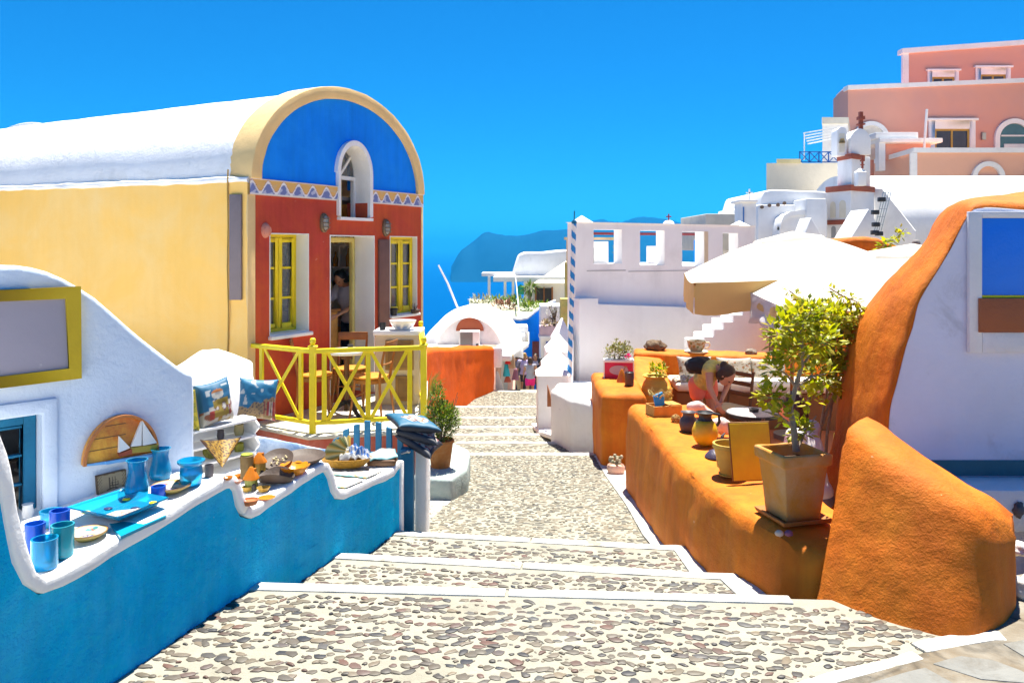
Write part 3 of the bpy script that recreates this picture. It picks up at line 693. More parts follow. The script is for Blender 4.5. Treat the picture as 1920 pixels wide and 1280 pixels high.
# second vaulted house behind
hb = T('vaulted_house', 'white vaulted house whose rounded parapet shows above the yellow house', 'house', W(85, 420, 13.5))
b = MB(); q0 = W(-60, 330, 13.5); q1 = W(175, 330, 13.5); cx, cz, rx = (q0.x + q1.x) / 2, 2.55, (q1.x - q0.x) / 2
b.prism([(x, 13.5, z) for x, z in [(cx - rx, -1.5), (cx + rx, -1.5)] + arc(cx, cz, rx, EYE + (HZ - 229) / F * 13.5 - cz, 0, 180, 30)], (0, .3, 0)); b.build('gable_wall', WHITE, hb, bevel=.03)
b = MB(); b.prism([(x, 13.8, z) for x, z in arc(cx, cz - .2, rx - .1, 1.0, 0, 180, 24)], (0, 4, 0)); b.box(cx - rx + .1, cx + rx - .1, 13.81, 17.8, -1.5, cz - .2); b.build('vault_roof', WHITE, hb)
# ================================================================== LEFT: PORCH
DZ = -.25
D0, D1, D2, D3 = Vector((-2.86, 8.62, 0)), Vector((-2.04, 8.02, 0)), Vector((-.90, 8.30, 0)), Vector((-1.2, 11.3, 0))
def at_z(p, z): return Vector((p.x, p.y, z))
deck = T('porch', 'low porch before the red house front with pale floor edge and brick red base', 'porch', (-1.8, 9.2, -.9))
b = MB(); b.prism([at_z(p, DZ - .035) for p in (D0, D1, D2, D3)], (0, 0, -.75)); b.build('base', M('worn_red_plaster', (.50, .12, .075), rough=.85, var=.15, bump=.3, patch=(.56, .22, .16), ps=4, pt=.6), deck, bevel=.015, sub=.2, rough=(.006, 5))
b = MB()
def out2(p, q, k): return p + (p - q).normalized() * k
cen = Vector((-1.75, 9.6, 0))
b.prism([at_z(out2(p, cen, .03), DZ) for p in (D0, D1, D2, D3)], (0, 0, -.035)); b.build('floor_slab', M('pale_floor', (.62, .62, .52), rough=.8, var=.1, vs=3, patch=(.45, .45, .40), ps=4), deck, bevel=.008)
# yellow railing
rail = T('porch_railing', 'bright yellow wooden railing with crossed braces round the porch', 'railing', (-1.6, 8.4, DZ))
P1 = W(586.5, 808, 8.14); P1.z = DZ; P2 = W(794.5, 800, 8.43); P2.z = DZ; P0 = Vector((-2.79, 8.62, DZ)); P3 = W(789, 640, 10.2); P3.z = DZ
def post(p, top, w_=.062):
    b = MB(); b.box(p.x - w_ / 2, p.x + w_ / 2, p.y - w_ / 2, p.y + w_ / 2, p.z - .05, top); b.box(p.x - w_ * .7, p.x + w_ * .7, p.y - w_ * .7, p.y + w_ * .7, top, top + .022)
    b.lathe([(w_ * .3, top + .022), (w_ * .3, top + .035), (w_ * .5, top + .05), (w_ * .5, top + .085), (w_ * .3, top + .1)], (p.x, p.y, 0), 12)
    b.build('post', YELLOW, rail, bevel=.004, seg=1)
post(P1, .62); post(P2, .60); post(P3, .60)
def raise_(p, z): return Vector((p.x, p.y, z))
def section(a, b_, z0, z1, ups, xs):
    def q(t, z): v = a.lerp(b_, t); v.z = z; return v
    m = MB(); m.bar(q(0, z1), q(1, z1), .07, .045); m.build('top_rail', YELLOW, rail, bevel=.006)
    m = MB(); m.bar(q(.0, z0), q(1, z0), .045, .04); m.build('bottom_rail', YELLOW, rail, bevel=.005)
    for t in ups: m = MB(); m.bar(q(t, z0 + .02), q(t, z1 - .022), .028, .05, up=(b_ - a).normalized()); m.build('baluster', YELLOW, rail, bevel=.004, seg=1)
    for (t0, t1) in xs:
        for (za, zb_, k) in ((z0 + .015, z1 - .02, .008), (z1 - .02, z0 + .015, -.008)):
            n_ = (b_ - a).cross(Vector((0, 0, 1))).normalized() * k
            m = MB(); m.bar(q(t0, za) + n_, q(t1, zb_) + n_, .016, .036); m.build('brace', YELLOW, rail, bevel=.003, seg=1)
section(P0, P1, -.145, .585, (.15, .81), ((.19, .78),))
section(P1, P2, -.145, .585, (.10, .49, .87), ((.13, .465), (.515, .845)))
section(P2, P3, -.145, .585, (.12, .5, .88), ((.15, .47), (.53, .85)))
# bistro table and bentwood chairs
tb = T('bistro_table', 'round white bistro table with dark cast foot behind the yellow railing', 'table', (W(650, 658, 9.0).x, 9.0, DZ))
b = MB(); b.lathe([(.0, .70), (.235, .70), (.25, .71), (.25, .73), (.24, .738), (0, .738)], n=32); b.build('table_top', WPAINT, tb, local=True)
b = MB(); b.tube([(0, 0, .05), (0, 0, .70)], .03, 10); b.lathe([(.07, .64), (.04, .70)]); b.build('column', DWOOD, tb, local=True)
b = MB()
for k in range(4):
    a = R(45 + 90 * k); c_, s_ = math.cos(a), math.sin(a); b.tube([(0, 0, .16), (.1 * c_, .1 * s_, .13), (.2 * c_, .2 * s_, .05), (.25 * c_, .25 * s_, .015)], [.03, .028, .022, .018], 8)
b.build('foot', BLACK, tb, local=True)
def bistro_chair(loc, rz, lab, seatm=WOOD):
    t = T('bentwood_chair', lab, 'chair', loc, rz, 'bentwood chairs on the porch')
    b = MB(); b.lathe([(0, .43), (.18, .43), (.20, .445), (.20, .46), (.17, .468), (0, .465)], n=28); b.build('seat', M('orange_seat_wood', (.62, .24, .03), rough=.4, var=.15, vs=8), t, local=True)
    b = MB(); b.lathe([(.185, .39), (.198, .39), (.198, .43), (.185, .43)], n=28); b.build('seat_ring', WOOD, t, local=True)
    for sx, sy in ((-1, 1), (1, 1)):
        b = MB(); b.tube([(.15 * sx, .13 * sy, .43), (.165 * sx, .15 * sy, .22), (.19 * sx, .18 * sy, 0)], [.017, .015, .012], 8); b.build('leg', WOOD, t, local=True)
    for sx in (-1, 1):
        b = MB(); b.tube([(.19 * sx, -.20, 0), (.17 * sx, -.17, .25), (.165 * sx, -.165, .46), (.165 * sx, -.20, .66), (.17 * sx, -.235, .82)], [.012, .015, .017, .015, .013], 8); b.build('leg', WOOD, t, local=True)
    b = MB(); A = [(.185 * math.sin(R(x)) * 1.0, -.235 - .02 * math.cos(R(x)), .76) for x in range(-75, 76, 15)]
    b.ring(A, [(x, y - .012, .855) for x, y, z in A], (0, .018, 0)); b.build('backrest', WOOD, t, local=True, bevel=.004)
    b = MB(); b.tube([(-.165, -.18, .60), (-.06, -.205, .60), (.06, -.205, .60), (.165, -.18, .60)], .009, 8); b.tube([(-.15, .12, .25), (.15, .12, .25)], .008, 6); b.build('stretcher', WOOD, t, local=True)
    return t
pA = W(656, 690, 9.55); bistro_chair((pA.x, 9.55, DZ), R(182), 'bentwood chair behind the round white table by the open door')
pB = W(694, 712, 9.0); bistro_chair((pB.x + .02, 8.95, DZ), R(78), 'bentwood chair right of the round table with its orange seat turned to it')
pC = W(583, 706, 8.95); bistro_chair((pC.x, 9.1, DZ), R(-80), 'bentwood chair left of the round table against the red wall')
b = MB(); q = W(657, 651, 9.0); b.lathe([(.03, 0), (.032, .06), (.0, .06)], (q.x, 9.0, DZ + .738), 14); tag(b.build('ashtray', BLACK), 'small black pot on the round white bistro table', 'ashtray')
# cream cabinet
cabx0, cabx1 = W(703, 0, 9.6).x, W(786, 0, 9.6).x
cb = T('outdoor_cabinet', 'cream masonry cabinet with two brown doors and a white top on the porch', 'cabinet', ((cabx0 + cabx1) / 2, 9.75, DZ))
b = MB(); b.box(cabx0, cabx1, 9.6, 10.0, DZ, .585); b.build('body', M('cream_plaster', (.66, .56, .38), rough=.8, var=.06), cb, bevel=.01)
b = MB(); b.box(cabx0 - .02, cabx1 + .02, 9.57, 10.02, .587, .64); b.build('top', WPAINT, cb, bevel=.008)
def cdoor(px0, px1, z0, z1):
    x0, x1 = W(px0, 0, 9.57).x, W(px1, 0, 9.57).x
    b = MB(); b.box(x0, x1, 9.575, 9.598, z0, z1); d = b.build('door', M('cabinet_brown', (.36, .20, .05), rough=.5, var=.2, vs=8), cb, bevel=.006)
    b = MB(); b.box(x0 + .03, x1 - .03, 9.568, 9.574, z0 + .03, z1 - .03); b.build('panel', M('cabinet_brown_dark', (.27, .15, .04), rough=.5, var=.2, vs=8), d, bevel=.003)
cdoor(722, 775, .17, .53); cdoor(741, 774, -.20, .10)
q = W(756, 608, 9.75); b = MB(); b.lathe([(.06, 0), (.075, .004), (.12, .035), (.155, .09), (.165, .115), (.158, .115), (.11, .045), (0, .02)], (q.x, 9.72, .64), 28)
def bowlc(v, c):
    a = math.atan2(v.y - c[1], v.x - c[0]); return (.20, .30, .52) if (math.sin(a * 9) > .4 and .03 < v.z - c[2] < .085) else (.80, .79, .74)
tag(b.build('wash_bowl', MV('white_glaze_print', .25, .4, dim=1), col=[bowlc(v, (q.x, 9.72, .64)) for v in b.v]), 'white bowl with blue motifs on the white topped cream cabinet', 'bowl')
q = W(718, 612, 9.7); b = MB(); b.lathe([(.034, 0), (.04, .09), (.034, .09), (.03, .02), (0, .02)], (q.x, 9.68, .64), 16); tag(b.build('candle_pot', BLACK), 'small black cylindrical pot left of the white bowl on the cabinet', 'pot')
q = Fw.at(735, 586, -.03); b = MB(); b.lathe([(.04, 0), (.055, .09), (.045, .10), (.035, .03), (0, .02)], (q.x, q.y, .722), 16); tag(b.build('flowerpot', BLACK), 'black pot on the sill of the right yellow window', 'pot')
q = Fw.at(772, 590, -.06); b = MB(); b.lathe([(.05, 0), (.07, .05), (.06, .05), (0, .02)], (q.x, q.y, .722), 16)
pt = T('wire_basket', 'dark basket with thin twigs on the right window sill', 'basket', (q.x, q.y, .722)); b.build('basket', M('dark_wicker', (.08, .05, .04), rough=.8), pt)
b = MB()
for k in range(9): a = random.random() * 6.28; b.tube([(q.x, q.y, .75), (q.x + .05 * math.cos(a), q.y + .05 * math.sin(a), .75 + random.uniform(.07, .13))], .003, 5)
b.build('twigs', DWOOD, pt)
# inside: bar counter, back shelf with bottles
def ibox(b, u0, u1, d0, d1, z0, z1): return Fw.slab(b, u0, u1, z0, z1, d0, d1)
bc = T('bar_counter', 'wooden bar counter seen through the open door', 'bar', Fw.p(1.85, DZ, 1.2))
b = MB(); ibox(b, 1.60, 1.86, .40, 2.3, DZ, .80); b.build('counter_front', M('amber_wood', (.46, .22, .04), rough=.45, var=.25, vs=6), bc, bevel=.01)
b = MB(); ibox(b, 1.54, 1.90, .38, 2.32, .802, .84); b.build('counter_top', WOOD, bc, bevel=.008)
bs = T('bottle_shelf', 'pale back bar shelf with compartments behind the counter', 'shelf', bw.p(1.2, .4, .4))
b = MB()
for z in (.60, 1.0, 1.34, 1.66, 1.96): bw.slab(b, .42, 2.4, z, z + .025, .315, .52)
for d in (.42, .72, 1.02, 1.32, 1.72, 2.02, 2.38): bw.slab(b, d, d + .025, .625, 1.96, .315, .52)
bw.slab(b, .42, 2.405, .5, 2.0, .302, .314); b.build('shelf_frame', M('shelf_white', (.78, .74, .66), rough=.7), bs)
rnd = random.Random(3)
for z in (1.025, 1.365, 1.685):
    for i in range(17):
        d = .50 + i * .105 + rnd.uniform(-.015, .015)
        if min(abs(d - x) for x in (.73, 1.03, 1.33, 1.73, 2.03)) < .05: continue
        q = bw.p(d, z, .45); h = rnd.uniform(.20, .265); b = MB(); b.lathe([(.034, 0), (.036, .01), (.036, h * .55), (.014, h * .72), (.013, h), (0, h)], q, 10)
        m = (BLACK, M('bottle_amber', (.45, .20, .02), rough=.15), M('bottle_green', (.03, .09, .03), rough=.15), M('bottle_gold', (.80, .58, .10), rough=.2))[rnd.choice((0, 0, 1, 2, 3))]
        tag(b.build('bottle', m), 'liquor bottle standing on the back bar shelf inside the house', 'bottle', 'bottles on the back bar shelf')

# ================================================================== LEFT: WHITE SHOP FRONT AND DISPLAY WALL
Sw = Wall((-1.71 - .66 * 1.9, 3.62 - .75 * 1.9), (-1.52, 3.835), (-.75, .66))
shop = T('souvenir_shop', 'white souvenir shop front with a rounded gable and a deep teal window', 'shop', Sw.p(1.6, .3, .4))
prof = [(-30, 502), (0, 499), (30, 499), (60, 502), (90, 509), (120, 521), (150, 538), (180, 559), (210, 584), (240, 611), (270, 637), (300, 662), (330, 684), (352, 697), (364, 700)]
pz = [Sw.uz(*p) for p in prof]
u0_, z0_ = pz[0]; left = [(u0_ - .25, z0_ - .02), (u0_ - .5, z0_ - .10), (u0_ - .8, z0_ - .3), (u0_ - 1.0, z0_ - .55)]
left = [(u, z) for u, z in left if u > -2.5]
top = left[::-1] + pz + [(Sw.u(364) + .006, pz[-1][1] - .02)]
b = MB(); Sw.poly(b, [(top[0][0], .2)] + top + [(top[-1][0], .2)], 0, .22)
wall = b.build('front_wall', M('blue_shade_limewash', (.60, .70, .84), rough=.88, var=.06, vs=1.5, bump=.3, bs=38, patch=(.66, .75, .86), ps=1.6, pt=.56, pw=.15), shop, bevel=.02, seg=3, sub=.14, rough=(.006, 5))  # white wall; the blue of its shade is put into the colour
nw = [Sw.uz(-60, 800), Sw.uz(77, 775), Sw.uz(77, 945)]
c = MB(); c.prism([Sw.p(nw[0][0], .45, -.1), Sw.p(nw[2][0], .45, -.1), Sw.p(nw[1][0], nw[1][1], -.1), Sw.p(nw[0][0], nw[1][1], -.1)], Sw.dv(.6)); cut(wall, c)
b = MB(); Sw.poly(b, [(u, z - .16) for u, z in top if z - .16 > .3] , .22, 3.2); vr_ = b.build('vault_roof', WHITE, shop); c = MB(); c.prism([Sw.p(nw[0][0], .45, -.1), Sw.p(nw[2][0] + .5, .45, -.1), Sw.p(nw[1][0] + .5, nw[1][1], -.1), Sw.p(nw[0][0], nw[1][1], -.1)], Sw.dv(.8)); cut(vr_, c)
# raised plaster surround of the window and teal casement in it
b = MB(); ua, ub, zt2 = nw[0][0], nw[2][0], nw[1][1]; ou, ot = Sw.uz(106, 744)
b.ring([Sw.p(ou, .45, -.02), Sw.p(ou, ot, -.02), Sw.p(ua - .2, ot, -.02)], [Sw.p(ub, .45, -.02), Sw.p(ub, zt2, -.02), Sw.p(ua - .2, zt2, -.02)], Sw.dv(.019)); win = b.build('window', M('blue_shade_limewash', (.6, .7, .84)), shop, bevel=.012)
b = MB(); dd = .05
def sb(u0, u1, z0, z1, e0=dd, e1=dd + .05): Sw.slab(b, u0, u1, z0, z1, e0, e1)
sb(ub - .05, ub - .002, .5, zt2 - .002); sb(ua, ub - .05, zt2 - .045, zt2 - .002); sb(ua, ub - .05, .5, .54)
sb(ub - .16, ub - .148, .54, zt2 - .045, dd + .01, dd + .04)
for z in (.66, .78, .90): sb(ua, ub - .16, z - .006, z + .006, dd + .012, dd + .038); sb(ub - .148, ub - .05, z - .006, z + .006, dd + .012, dd + .038)
b.build('frame', TEAL, win, bevel=.003, seg=1)
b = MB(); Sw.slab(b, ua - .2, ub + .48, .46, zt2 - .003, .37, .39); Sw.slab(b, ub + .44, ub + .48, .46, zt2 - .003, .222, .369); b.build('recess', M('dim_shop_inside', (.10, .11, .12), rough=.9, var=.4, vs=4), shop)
b = MB(); q = Sw.at(44, 900, .22)
bz = [(.05, 0), (.095, .05), (.11, .10), (.09, .16), (.045, .19), (.04, .225), (.055, .24), (.03, .24), (0, .2)]
b.lathe(bz, (q.x, q.y, .50), 32)
def vc(v):
    a = math.atan2(v.y - q.y, v.x - q.x); z = v.z - .5
    return (.10, .07, .05) if (math.sin(z * 120 + 2.2 * math.sin(a * 4)) > .25 or z > .2) else (.46, .40, .31)
b2 = MB(); 
pr = []
for i in range(len(bz) - 1):
    for k in range(5): t = k / 5; pr.append((lerp(bz[i][0], bz[i + 1][0], t), lerp(bz[i][1], bz[i + 1][1], t)))
b2.lathe(pr + [bz[-1]], (q.x, q.y, .50), 64); tag(b2.build('painted_vase', MV('glazed_print'), col=[vc(v) for v in b2.v]), 'round black and cream painted vase inside the teal shop window', 'vase')
# yellow framed blank sign
sgn = T('wall_sign', 'blank grey sign panel in a mustard yellow frame on the white shop wall', 'sign', Sw.at(70, 640, -.03))
c4 = [Sw.at(-45, 545, -.035), Sw.at(146, 536.5, -.035), Sw.at(147.5, 707.5, -.035), Sw.at(-45, 731, -.035)]
i4 = [Sw.at(-45, 566, -.035), Sw.at(118, 559.5, -.035), Sw.at(124, 689, -.035), Sw.at(-45, 709, -.035)]
b = MB()
for i in range(4):
    j = (i + 1) % 4; b.prism([c4[i], c4[j], i4[j], i4[i]], Sw.dv(.034))
b.build('frame', MUST, sgn, bevel=.008)
b = MB(); b.prism([p + Sw.dv(.012) for p in i4], Sw.dv(.018)); b.build('panel', M('blank_sign_grey', (.30, .275, .33), rough=.6, var=.05, patch=(.40, .37, .41), ps=14, pt=.66, pw=.03, bump=.05), sgn)
# sailing boat lunette plaque (relief)
def plane_grid(b, wall, pts_fn, nu, nv, d, colf):
    cols = []
    for j in range(nv + 1):
        for i in range(nu + 1):
            s_, t_ = i / nu, j / nv; p, dz = pts_fn(s_, t_); b.v.append(p); cols.append(colf(s_, t_))
    o = len(b.v) - (nu + 1) * (nv + 1)
    for j in range(nv):
        for i in range(nu): a = o + j * (nu + 1) + i; b.face(a, a + 1, a + nu + 2, a + nu + 1)
    return cols
uA, zA = Sw.uz(150, 868); uB, zB = Sw.uz(291, 848)
pl = T('boat_plaque', 'arched wooden plaque with two white sailing boats on the white shop wall', 'plaque', Sw.at(222, 860, -.02))
uc = (uA + uB) / 2; zb_ = (zA + zB) / 2; hw = (uB - uA) / 2; ht = Sw.uz(222, 776)[1] - zb_
b = MB(); Sw.poly(b, [(u, z) for u, z in arc(uc, zb_, hw, ht, 0, 180, 32)], -.03, -.004); b.build('board', M('varnished_plank', (.62, .17, .008), rough=.35, var=.35, vs=5, patch=(.80, .40, .03), ps=7, coat=.4), pl, bevel=.004)
b = MB(); b.ring([Sw.p(u, z, -.042) for u, z in arc(uc, zb_, hw, ht, 0, 180, 32)], [Sw.p(u, z, -.042) for u, z in arc(uc, zb_, hw - .012, ht - .012, 0, 180, 32)], Sw.dv(.013)); b.build('rim', M('plaque_rim', (.50, .17, .04), rough=.4), pl)
b = MB()
for k in (.3, .55, .8): Sw.slab(b, uc - hw * .88 * math.sqrt(1 - k * k * .9), uc + hw * .1, zb_ + ht * k - .0015, zb_ + ht * k + .0015, -.0312, -.0302)
b.build('plank_lines', DWOOD, pl)
def tri(b, pts, d0=-.045, d1=-.031): b.prism([Sw.at(px, py, d0) for px, py in pts], Sw.dv(d1 - d0))
b = MB(); tri(b, [(258, 786), (238, 834), (257, 832)]); tri(b, [(259, 786), (286, 827), (260, 832)]); tri(b, [(216, 815), (236, 836), (215, 845)]); b.build('sail', WPAINT, pl)
b = MB(); tri(b, [(238, 836), (290, 829), (282, 842), (240, 846)]); b.build('hull', M('olive_hull', (.40, .30, .04), rough=.4), pl)
b = MB(); tri(b, [(214, 847), (240, 838), (240, 847), (218, 853)]); b.build('hull', M('red_hull', (.36, .07, .03), rough=.4), pl)
b = MB(); tri(b, [(190, 862), (240, 853), (291, 846), (291, 851), (240, 859), (192, 867)], -.046); tri(b, [(152, 868), (190, 862), (192, 867), (152, 871)], -.04); b.build('wave', M('wave_blue', (.15, .40, .72), rough=.4), pl)
# small parchment plaque with ship drawing
b = MB(); n = 44; cols = []
ip = [(177, 891), (233, 878), (235, 918), (180, 928)]
def pc(s_, t_):
    x, y = s_, t_; e = noise.noise(Vector((x * 5, y * 5, 4)))
    if min(x, 1 - x) < .03 + .03 * e or min(y, 1 - y) < .04 + .04 * e: return (.16, .09, .03)
    d = 0
    if .3 < x < .72 and abs(y - .78 - .06 * math.sin(x * 9)) < .025: d = 1
    for xm in (.42, .52, .62):
        if abs(x - xm) < .012 and .2 < y < .78: d = 1
        if xm < x < xm + .09 and .25 + (x - xm) * 2 < y < .62 and (int((y) * 26) % 3 == 0 or x > xm + .075): d = 1
    if (x < .18 or x > .85) and abs(math.sin(x * 40 + y * 20)) > .92: d = 1
    return (.07, .045, .03) if d else (.50 + .05 * e, .40 + .05 * e, .25)
A = [Sw.at(*p, -.02) for p in ip]
cols = plane_grid(b, Sw, lambda s_, t_: (A[0].lerp(A[1], s_).lerp(A[3].lerp(A[2], s_), t_) , 0), n, n, 0, pc)
o = len(b.v); b.v += [p + Sw.dv(.016) for p in A]; cols += [(.2, .13, .06)] * 4
cr_ = [0, n, (n + 1) * (n + 1) - 1, n * (n + 1)]
for i in range(4): j = (i + 1) % 4; b.face(cr_[i], cr_[j], o + j, o + i)
tag(b.build('parchment_plaque', MV('printed'), col=cols), 'small parchment coloured plaque with a dark sailing ship drawing below the boat plaque', 'plaque')

# display wall: blue front, wavy white coping
Lw = Wall((L0(.5), .5), (L0(5.45), 5.45), (-.95, .3)); YU = lambda Y: (Y - .5) / Lw.d.y
prof = [(.5, 1.3), (1.6, 1.3), (2.3, 1.27), (2.46, 1.22), (2.55, 1.12), (2.595, .98), (2.635, .78), (2.672, .63), (2.70, .555), (2.74, .515), (2.80, .512), (3.0, .532), (3.36, .567), (3.59, .594), (3.66, .597), (3.72, .585), (3.76, .54), (3.79, .46), (3.82, .415), (3.85, .397), (3.90, .397), (4.16, .421), (4.38, .441), (4.46, .443), (4.53, .428), (4.58, .36), (4.615, .275), (4.65, .235), (4.70, .22), (5.0, .195), (5.22, .176), (5.32, .178), (5.37, .195), (5.43, .20)]
pf = [(YU(y), z) for y, z in prof]
def offs(pf, d):
    o = []
    for i, (u, z) in enumerate(pf):
        a, b_ = pf[max(i - 1, 0)], pf[min(i + 1, len(pf) - 1)]; t = Vector((b_[0] - a[0], b_[1] - a[1])).normalized(); o.append((u + t.y * d, z - t.x * d))
    return o
lo = offs(pf, .052)
dw = T('display_wall', 'sea blue display wall with a wavy white coping full of souvenirs', 'wall', Lw.p(3, -.4, .1))
b = MB(); lo2 = [(u, z - .001) for u, z in lo]; Lw.poly(b, [(lo2[0][0], -.8)] + lo2 + [(Lw.L, lo2[-1][1]), (Lw.L, -.8)], 0, .3); b.build('front', SEABLUE, dw, sub=.16, rough=(.010, 3.5))
kk = next(i for i, p in enumerate(prof) if p[0] >= 3.82)
b = MB(); b.ring([Lw.p(u, z, -.022) for u, z in pf[:kk + 1]], [Lw.p(u, z, -.022) for u, z in lo[:kk + 1]], Lw.dv(1.05)); b.build('coping', WHITE, dw, bevel=.011, seg=3, ang=60, sub=.10, rough=(.007, 7))
b = MB(); b.ring([Lw.p(u, z, -.022) for u, z in pf[kk:]], [Lw.p(u, z, -.022) for u, z in lo[kk:]], Lw.dv(.72)); b.build('coping', WHITE, dw, bevel=.011, seg=3, ang=60, sub=.10, rough=(.007, 7))
b = MB(); Lw.poly(b, [(lo[kk][0], -.8), (lo[kk][0], lo[kk][1] - .003)] + [(u, z - .003) for u, z in lo[kk + 1:]] + [(Lw.L, -.8)], .31, .70); b.build('rear_core', WHITE, dw)
b = MB(); Lw.slab(b, Lw.L + .001, Lw.L + .05, -.8, .185, -.015, .72); b.build('end_face', WHITE, dw, bevel=.012)
def ctr(Y):
    for (a, za), (c, zc) in zip(prof, prof[1:]):
        if a <= Y <= c: return lerp(za, zc, (Y - a) / (c - a))
    return .2
# roof_terrace_low
def on_counter(px, py):
    """where the sight line meets the counter top"""
    Y = 2.3
    while Y < 6:
        q = W(px, py, Y); t = (Vector((q.x, q.y)) - Lw.a).dot(Lw.d)
        dd = (Vector((q.x, q.y)) - Lw.a).dot(Lw.n)
        if dd > -.03 and q.z <= ctr(.5 + t * Lw.d.y): return q
        Y += .004
    return q
# low white wall block between shop and house
b = MB(); a1, a2, a3 = W(330, 700, 5.1), W(376, 655, 6.6), W(470, 675, 7.3); a4 = W(480, 690, 5.9)
b.prism([W(300, 700, 5.0), W(376, 652, 6.9), W(400, 655, 7.1), W(474, 676, 8.2), W(474, 712, 6.2), W(372, 722, 5.0)], (0, 0, -1.6)); tag(b.build('low_wall', WHITE, bevel=.04, seg=3, sub=.3, rough=(.01, 3)), 'low sloping white wall block between the shop front and the yellow house', 'wall')
b = MB(); b.bar(W(478, 840, 5.4) , W(640, 868, 6.2), .10, .16); b.bar(W(478, 880, 5.42), W(640, 900, 6.2), .08, .12); tag(b.build('parapet', M('blue_washed_plaster', (.50, .60, .72), rough=.8, var=.15, patch=(.03, .16, .40), ps=3, pt=.55), bevel=.02, sub=.2, rough=(.006, 5)), 'low whitewashed ledge smeared with blue behind the clay platters', 'ledge')

b = MB(); b.prism([Vector((x, y, .12)) for x, y in ((-3.2, 5.6), (-2.95, 8.45), (-8.4, 10.0), (-9.5, 6.0), (-6.0, 3.6))], (0, 0, -1.2)); tag(b.build('flat_roof', WHITE, bevel=.03), 'unseen flat white roof added between the shop and the yellow house wall to bounce light', 'roof')  # unseen roof added to throw sunlight back onto the yellow wall
# ================================================================== SOUVENIRS ON THE DISPLAY WALL
def tumbler(px, py, r, h, mat, lab, grp, flare=.0, prof=None, rz=0):
    q = on_counter(px, py); b = MB()
    pr = prof or [(r * .94, 0), (r, .01), (r * (1 + flare), h), (r * (1 + flare) - .006, h), (r - .007, .014), (0, .012)]
    b.lathe(pr, q + Vector((0, 0, .001)), 30, wob=.02); return tag(b.build('glass_tumbler' if not prof else 'glass_vase', mat), lab, 'glass' if not prof else 'vase', grp)
GG = 'blue glassware on the white coping'
tumbler(84, 1064, .044, .105, CGLASS, 'cyan glass tumbler standing foremost by the low left end of the coping', GG)
tumbler(117, 1042, .038, .115, MG('teal_glass', (.01, .38, .50), .18, .45), 'teal glass tumbler behind the foremost cyan tumbler beside the patterned plate', GG, .05)
tumbler(66, 1042, .034, .12, BGLASS, 'dark blue glass tumbler tucked against the rising white coping', GG)
tumbler(112, 1005, .036, .10, BGLASS, 'deep cobalt glass between the cyan tumblers and the big glass dish', GG)
tumbler(97, 985, .040, .06, CGLASS, 'squat cyan glass bowl behind the cobalt glass', GG, .1)
tumbler(297, 935, .030, .055, BGLASS, 'small cobalt glass cup in front of the tall wavy vase', GG)
def wv(r, h): return [(r * .9, 0), (r, .015), (r * 1.02, h * .25), (r * .86, h * .5), (r * .72, h * .72), (r * .8, h * .93), (r * .95, h), (r * .95 - .006, h), (r * .68, h * .72), (r * .82, h * .48), (r * .9, .02), (0, .018)]
tumbler(257, 929, .048, .155, CGLASS, 'tall wavy cyan glass vase nearest the small parchment plaque', GG, prof=wv(.048, .155))
tumbler(301, 896, .047, .135, CGLASS, 'wavy cyan glass vase between the tall vase and the squat jar', GG, prof=wv(.047, .135))
jar = [(.04, 0), (.046, .012), (.05, .05), (.044, .085), (.058, .098), (.060, .108), (.050, .112), (.036, .09), (.042, .05), (0, .015)]
tumbler(358, 908, .05, .11, CGLASS, 'squat cyan glass jar with a wide lip beside the white shelf', GG, prof=jar)
q = on_counter(52, 972); b = MB(); b.lathe([(.018, 0), (.022, .03), (.018, .055), (.022, .06), (.0, .06)], q, 16); tag(b.build('candle_holder', WPAINT), 'small white candle holder behind the dark blue tumbler', 'candle holder')
q = on_counter(72, 985); b = MB(); b.obox(q + Vector((0, 0, .014)), (.05, .03, 0), (-.02, .035, 0), (0, 0, .013)); tag(b.build('gift_box', WPAINT, bevel=.005), 'flat white box on the coping behind the cobalt glass', 'box')
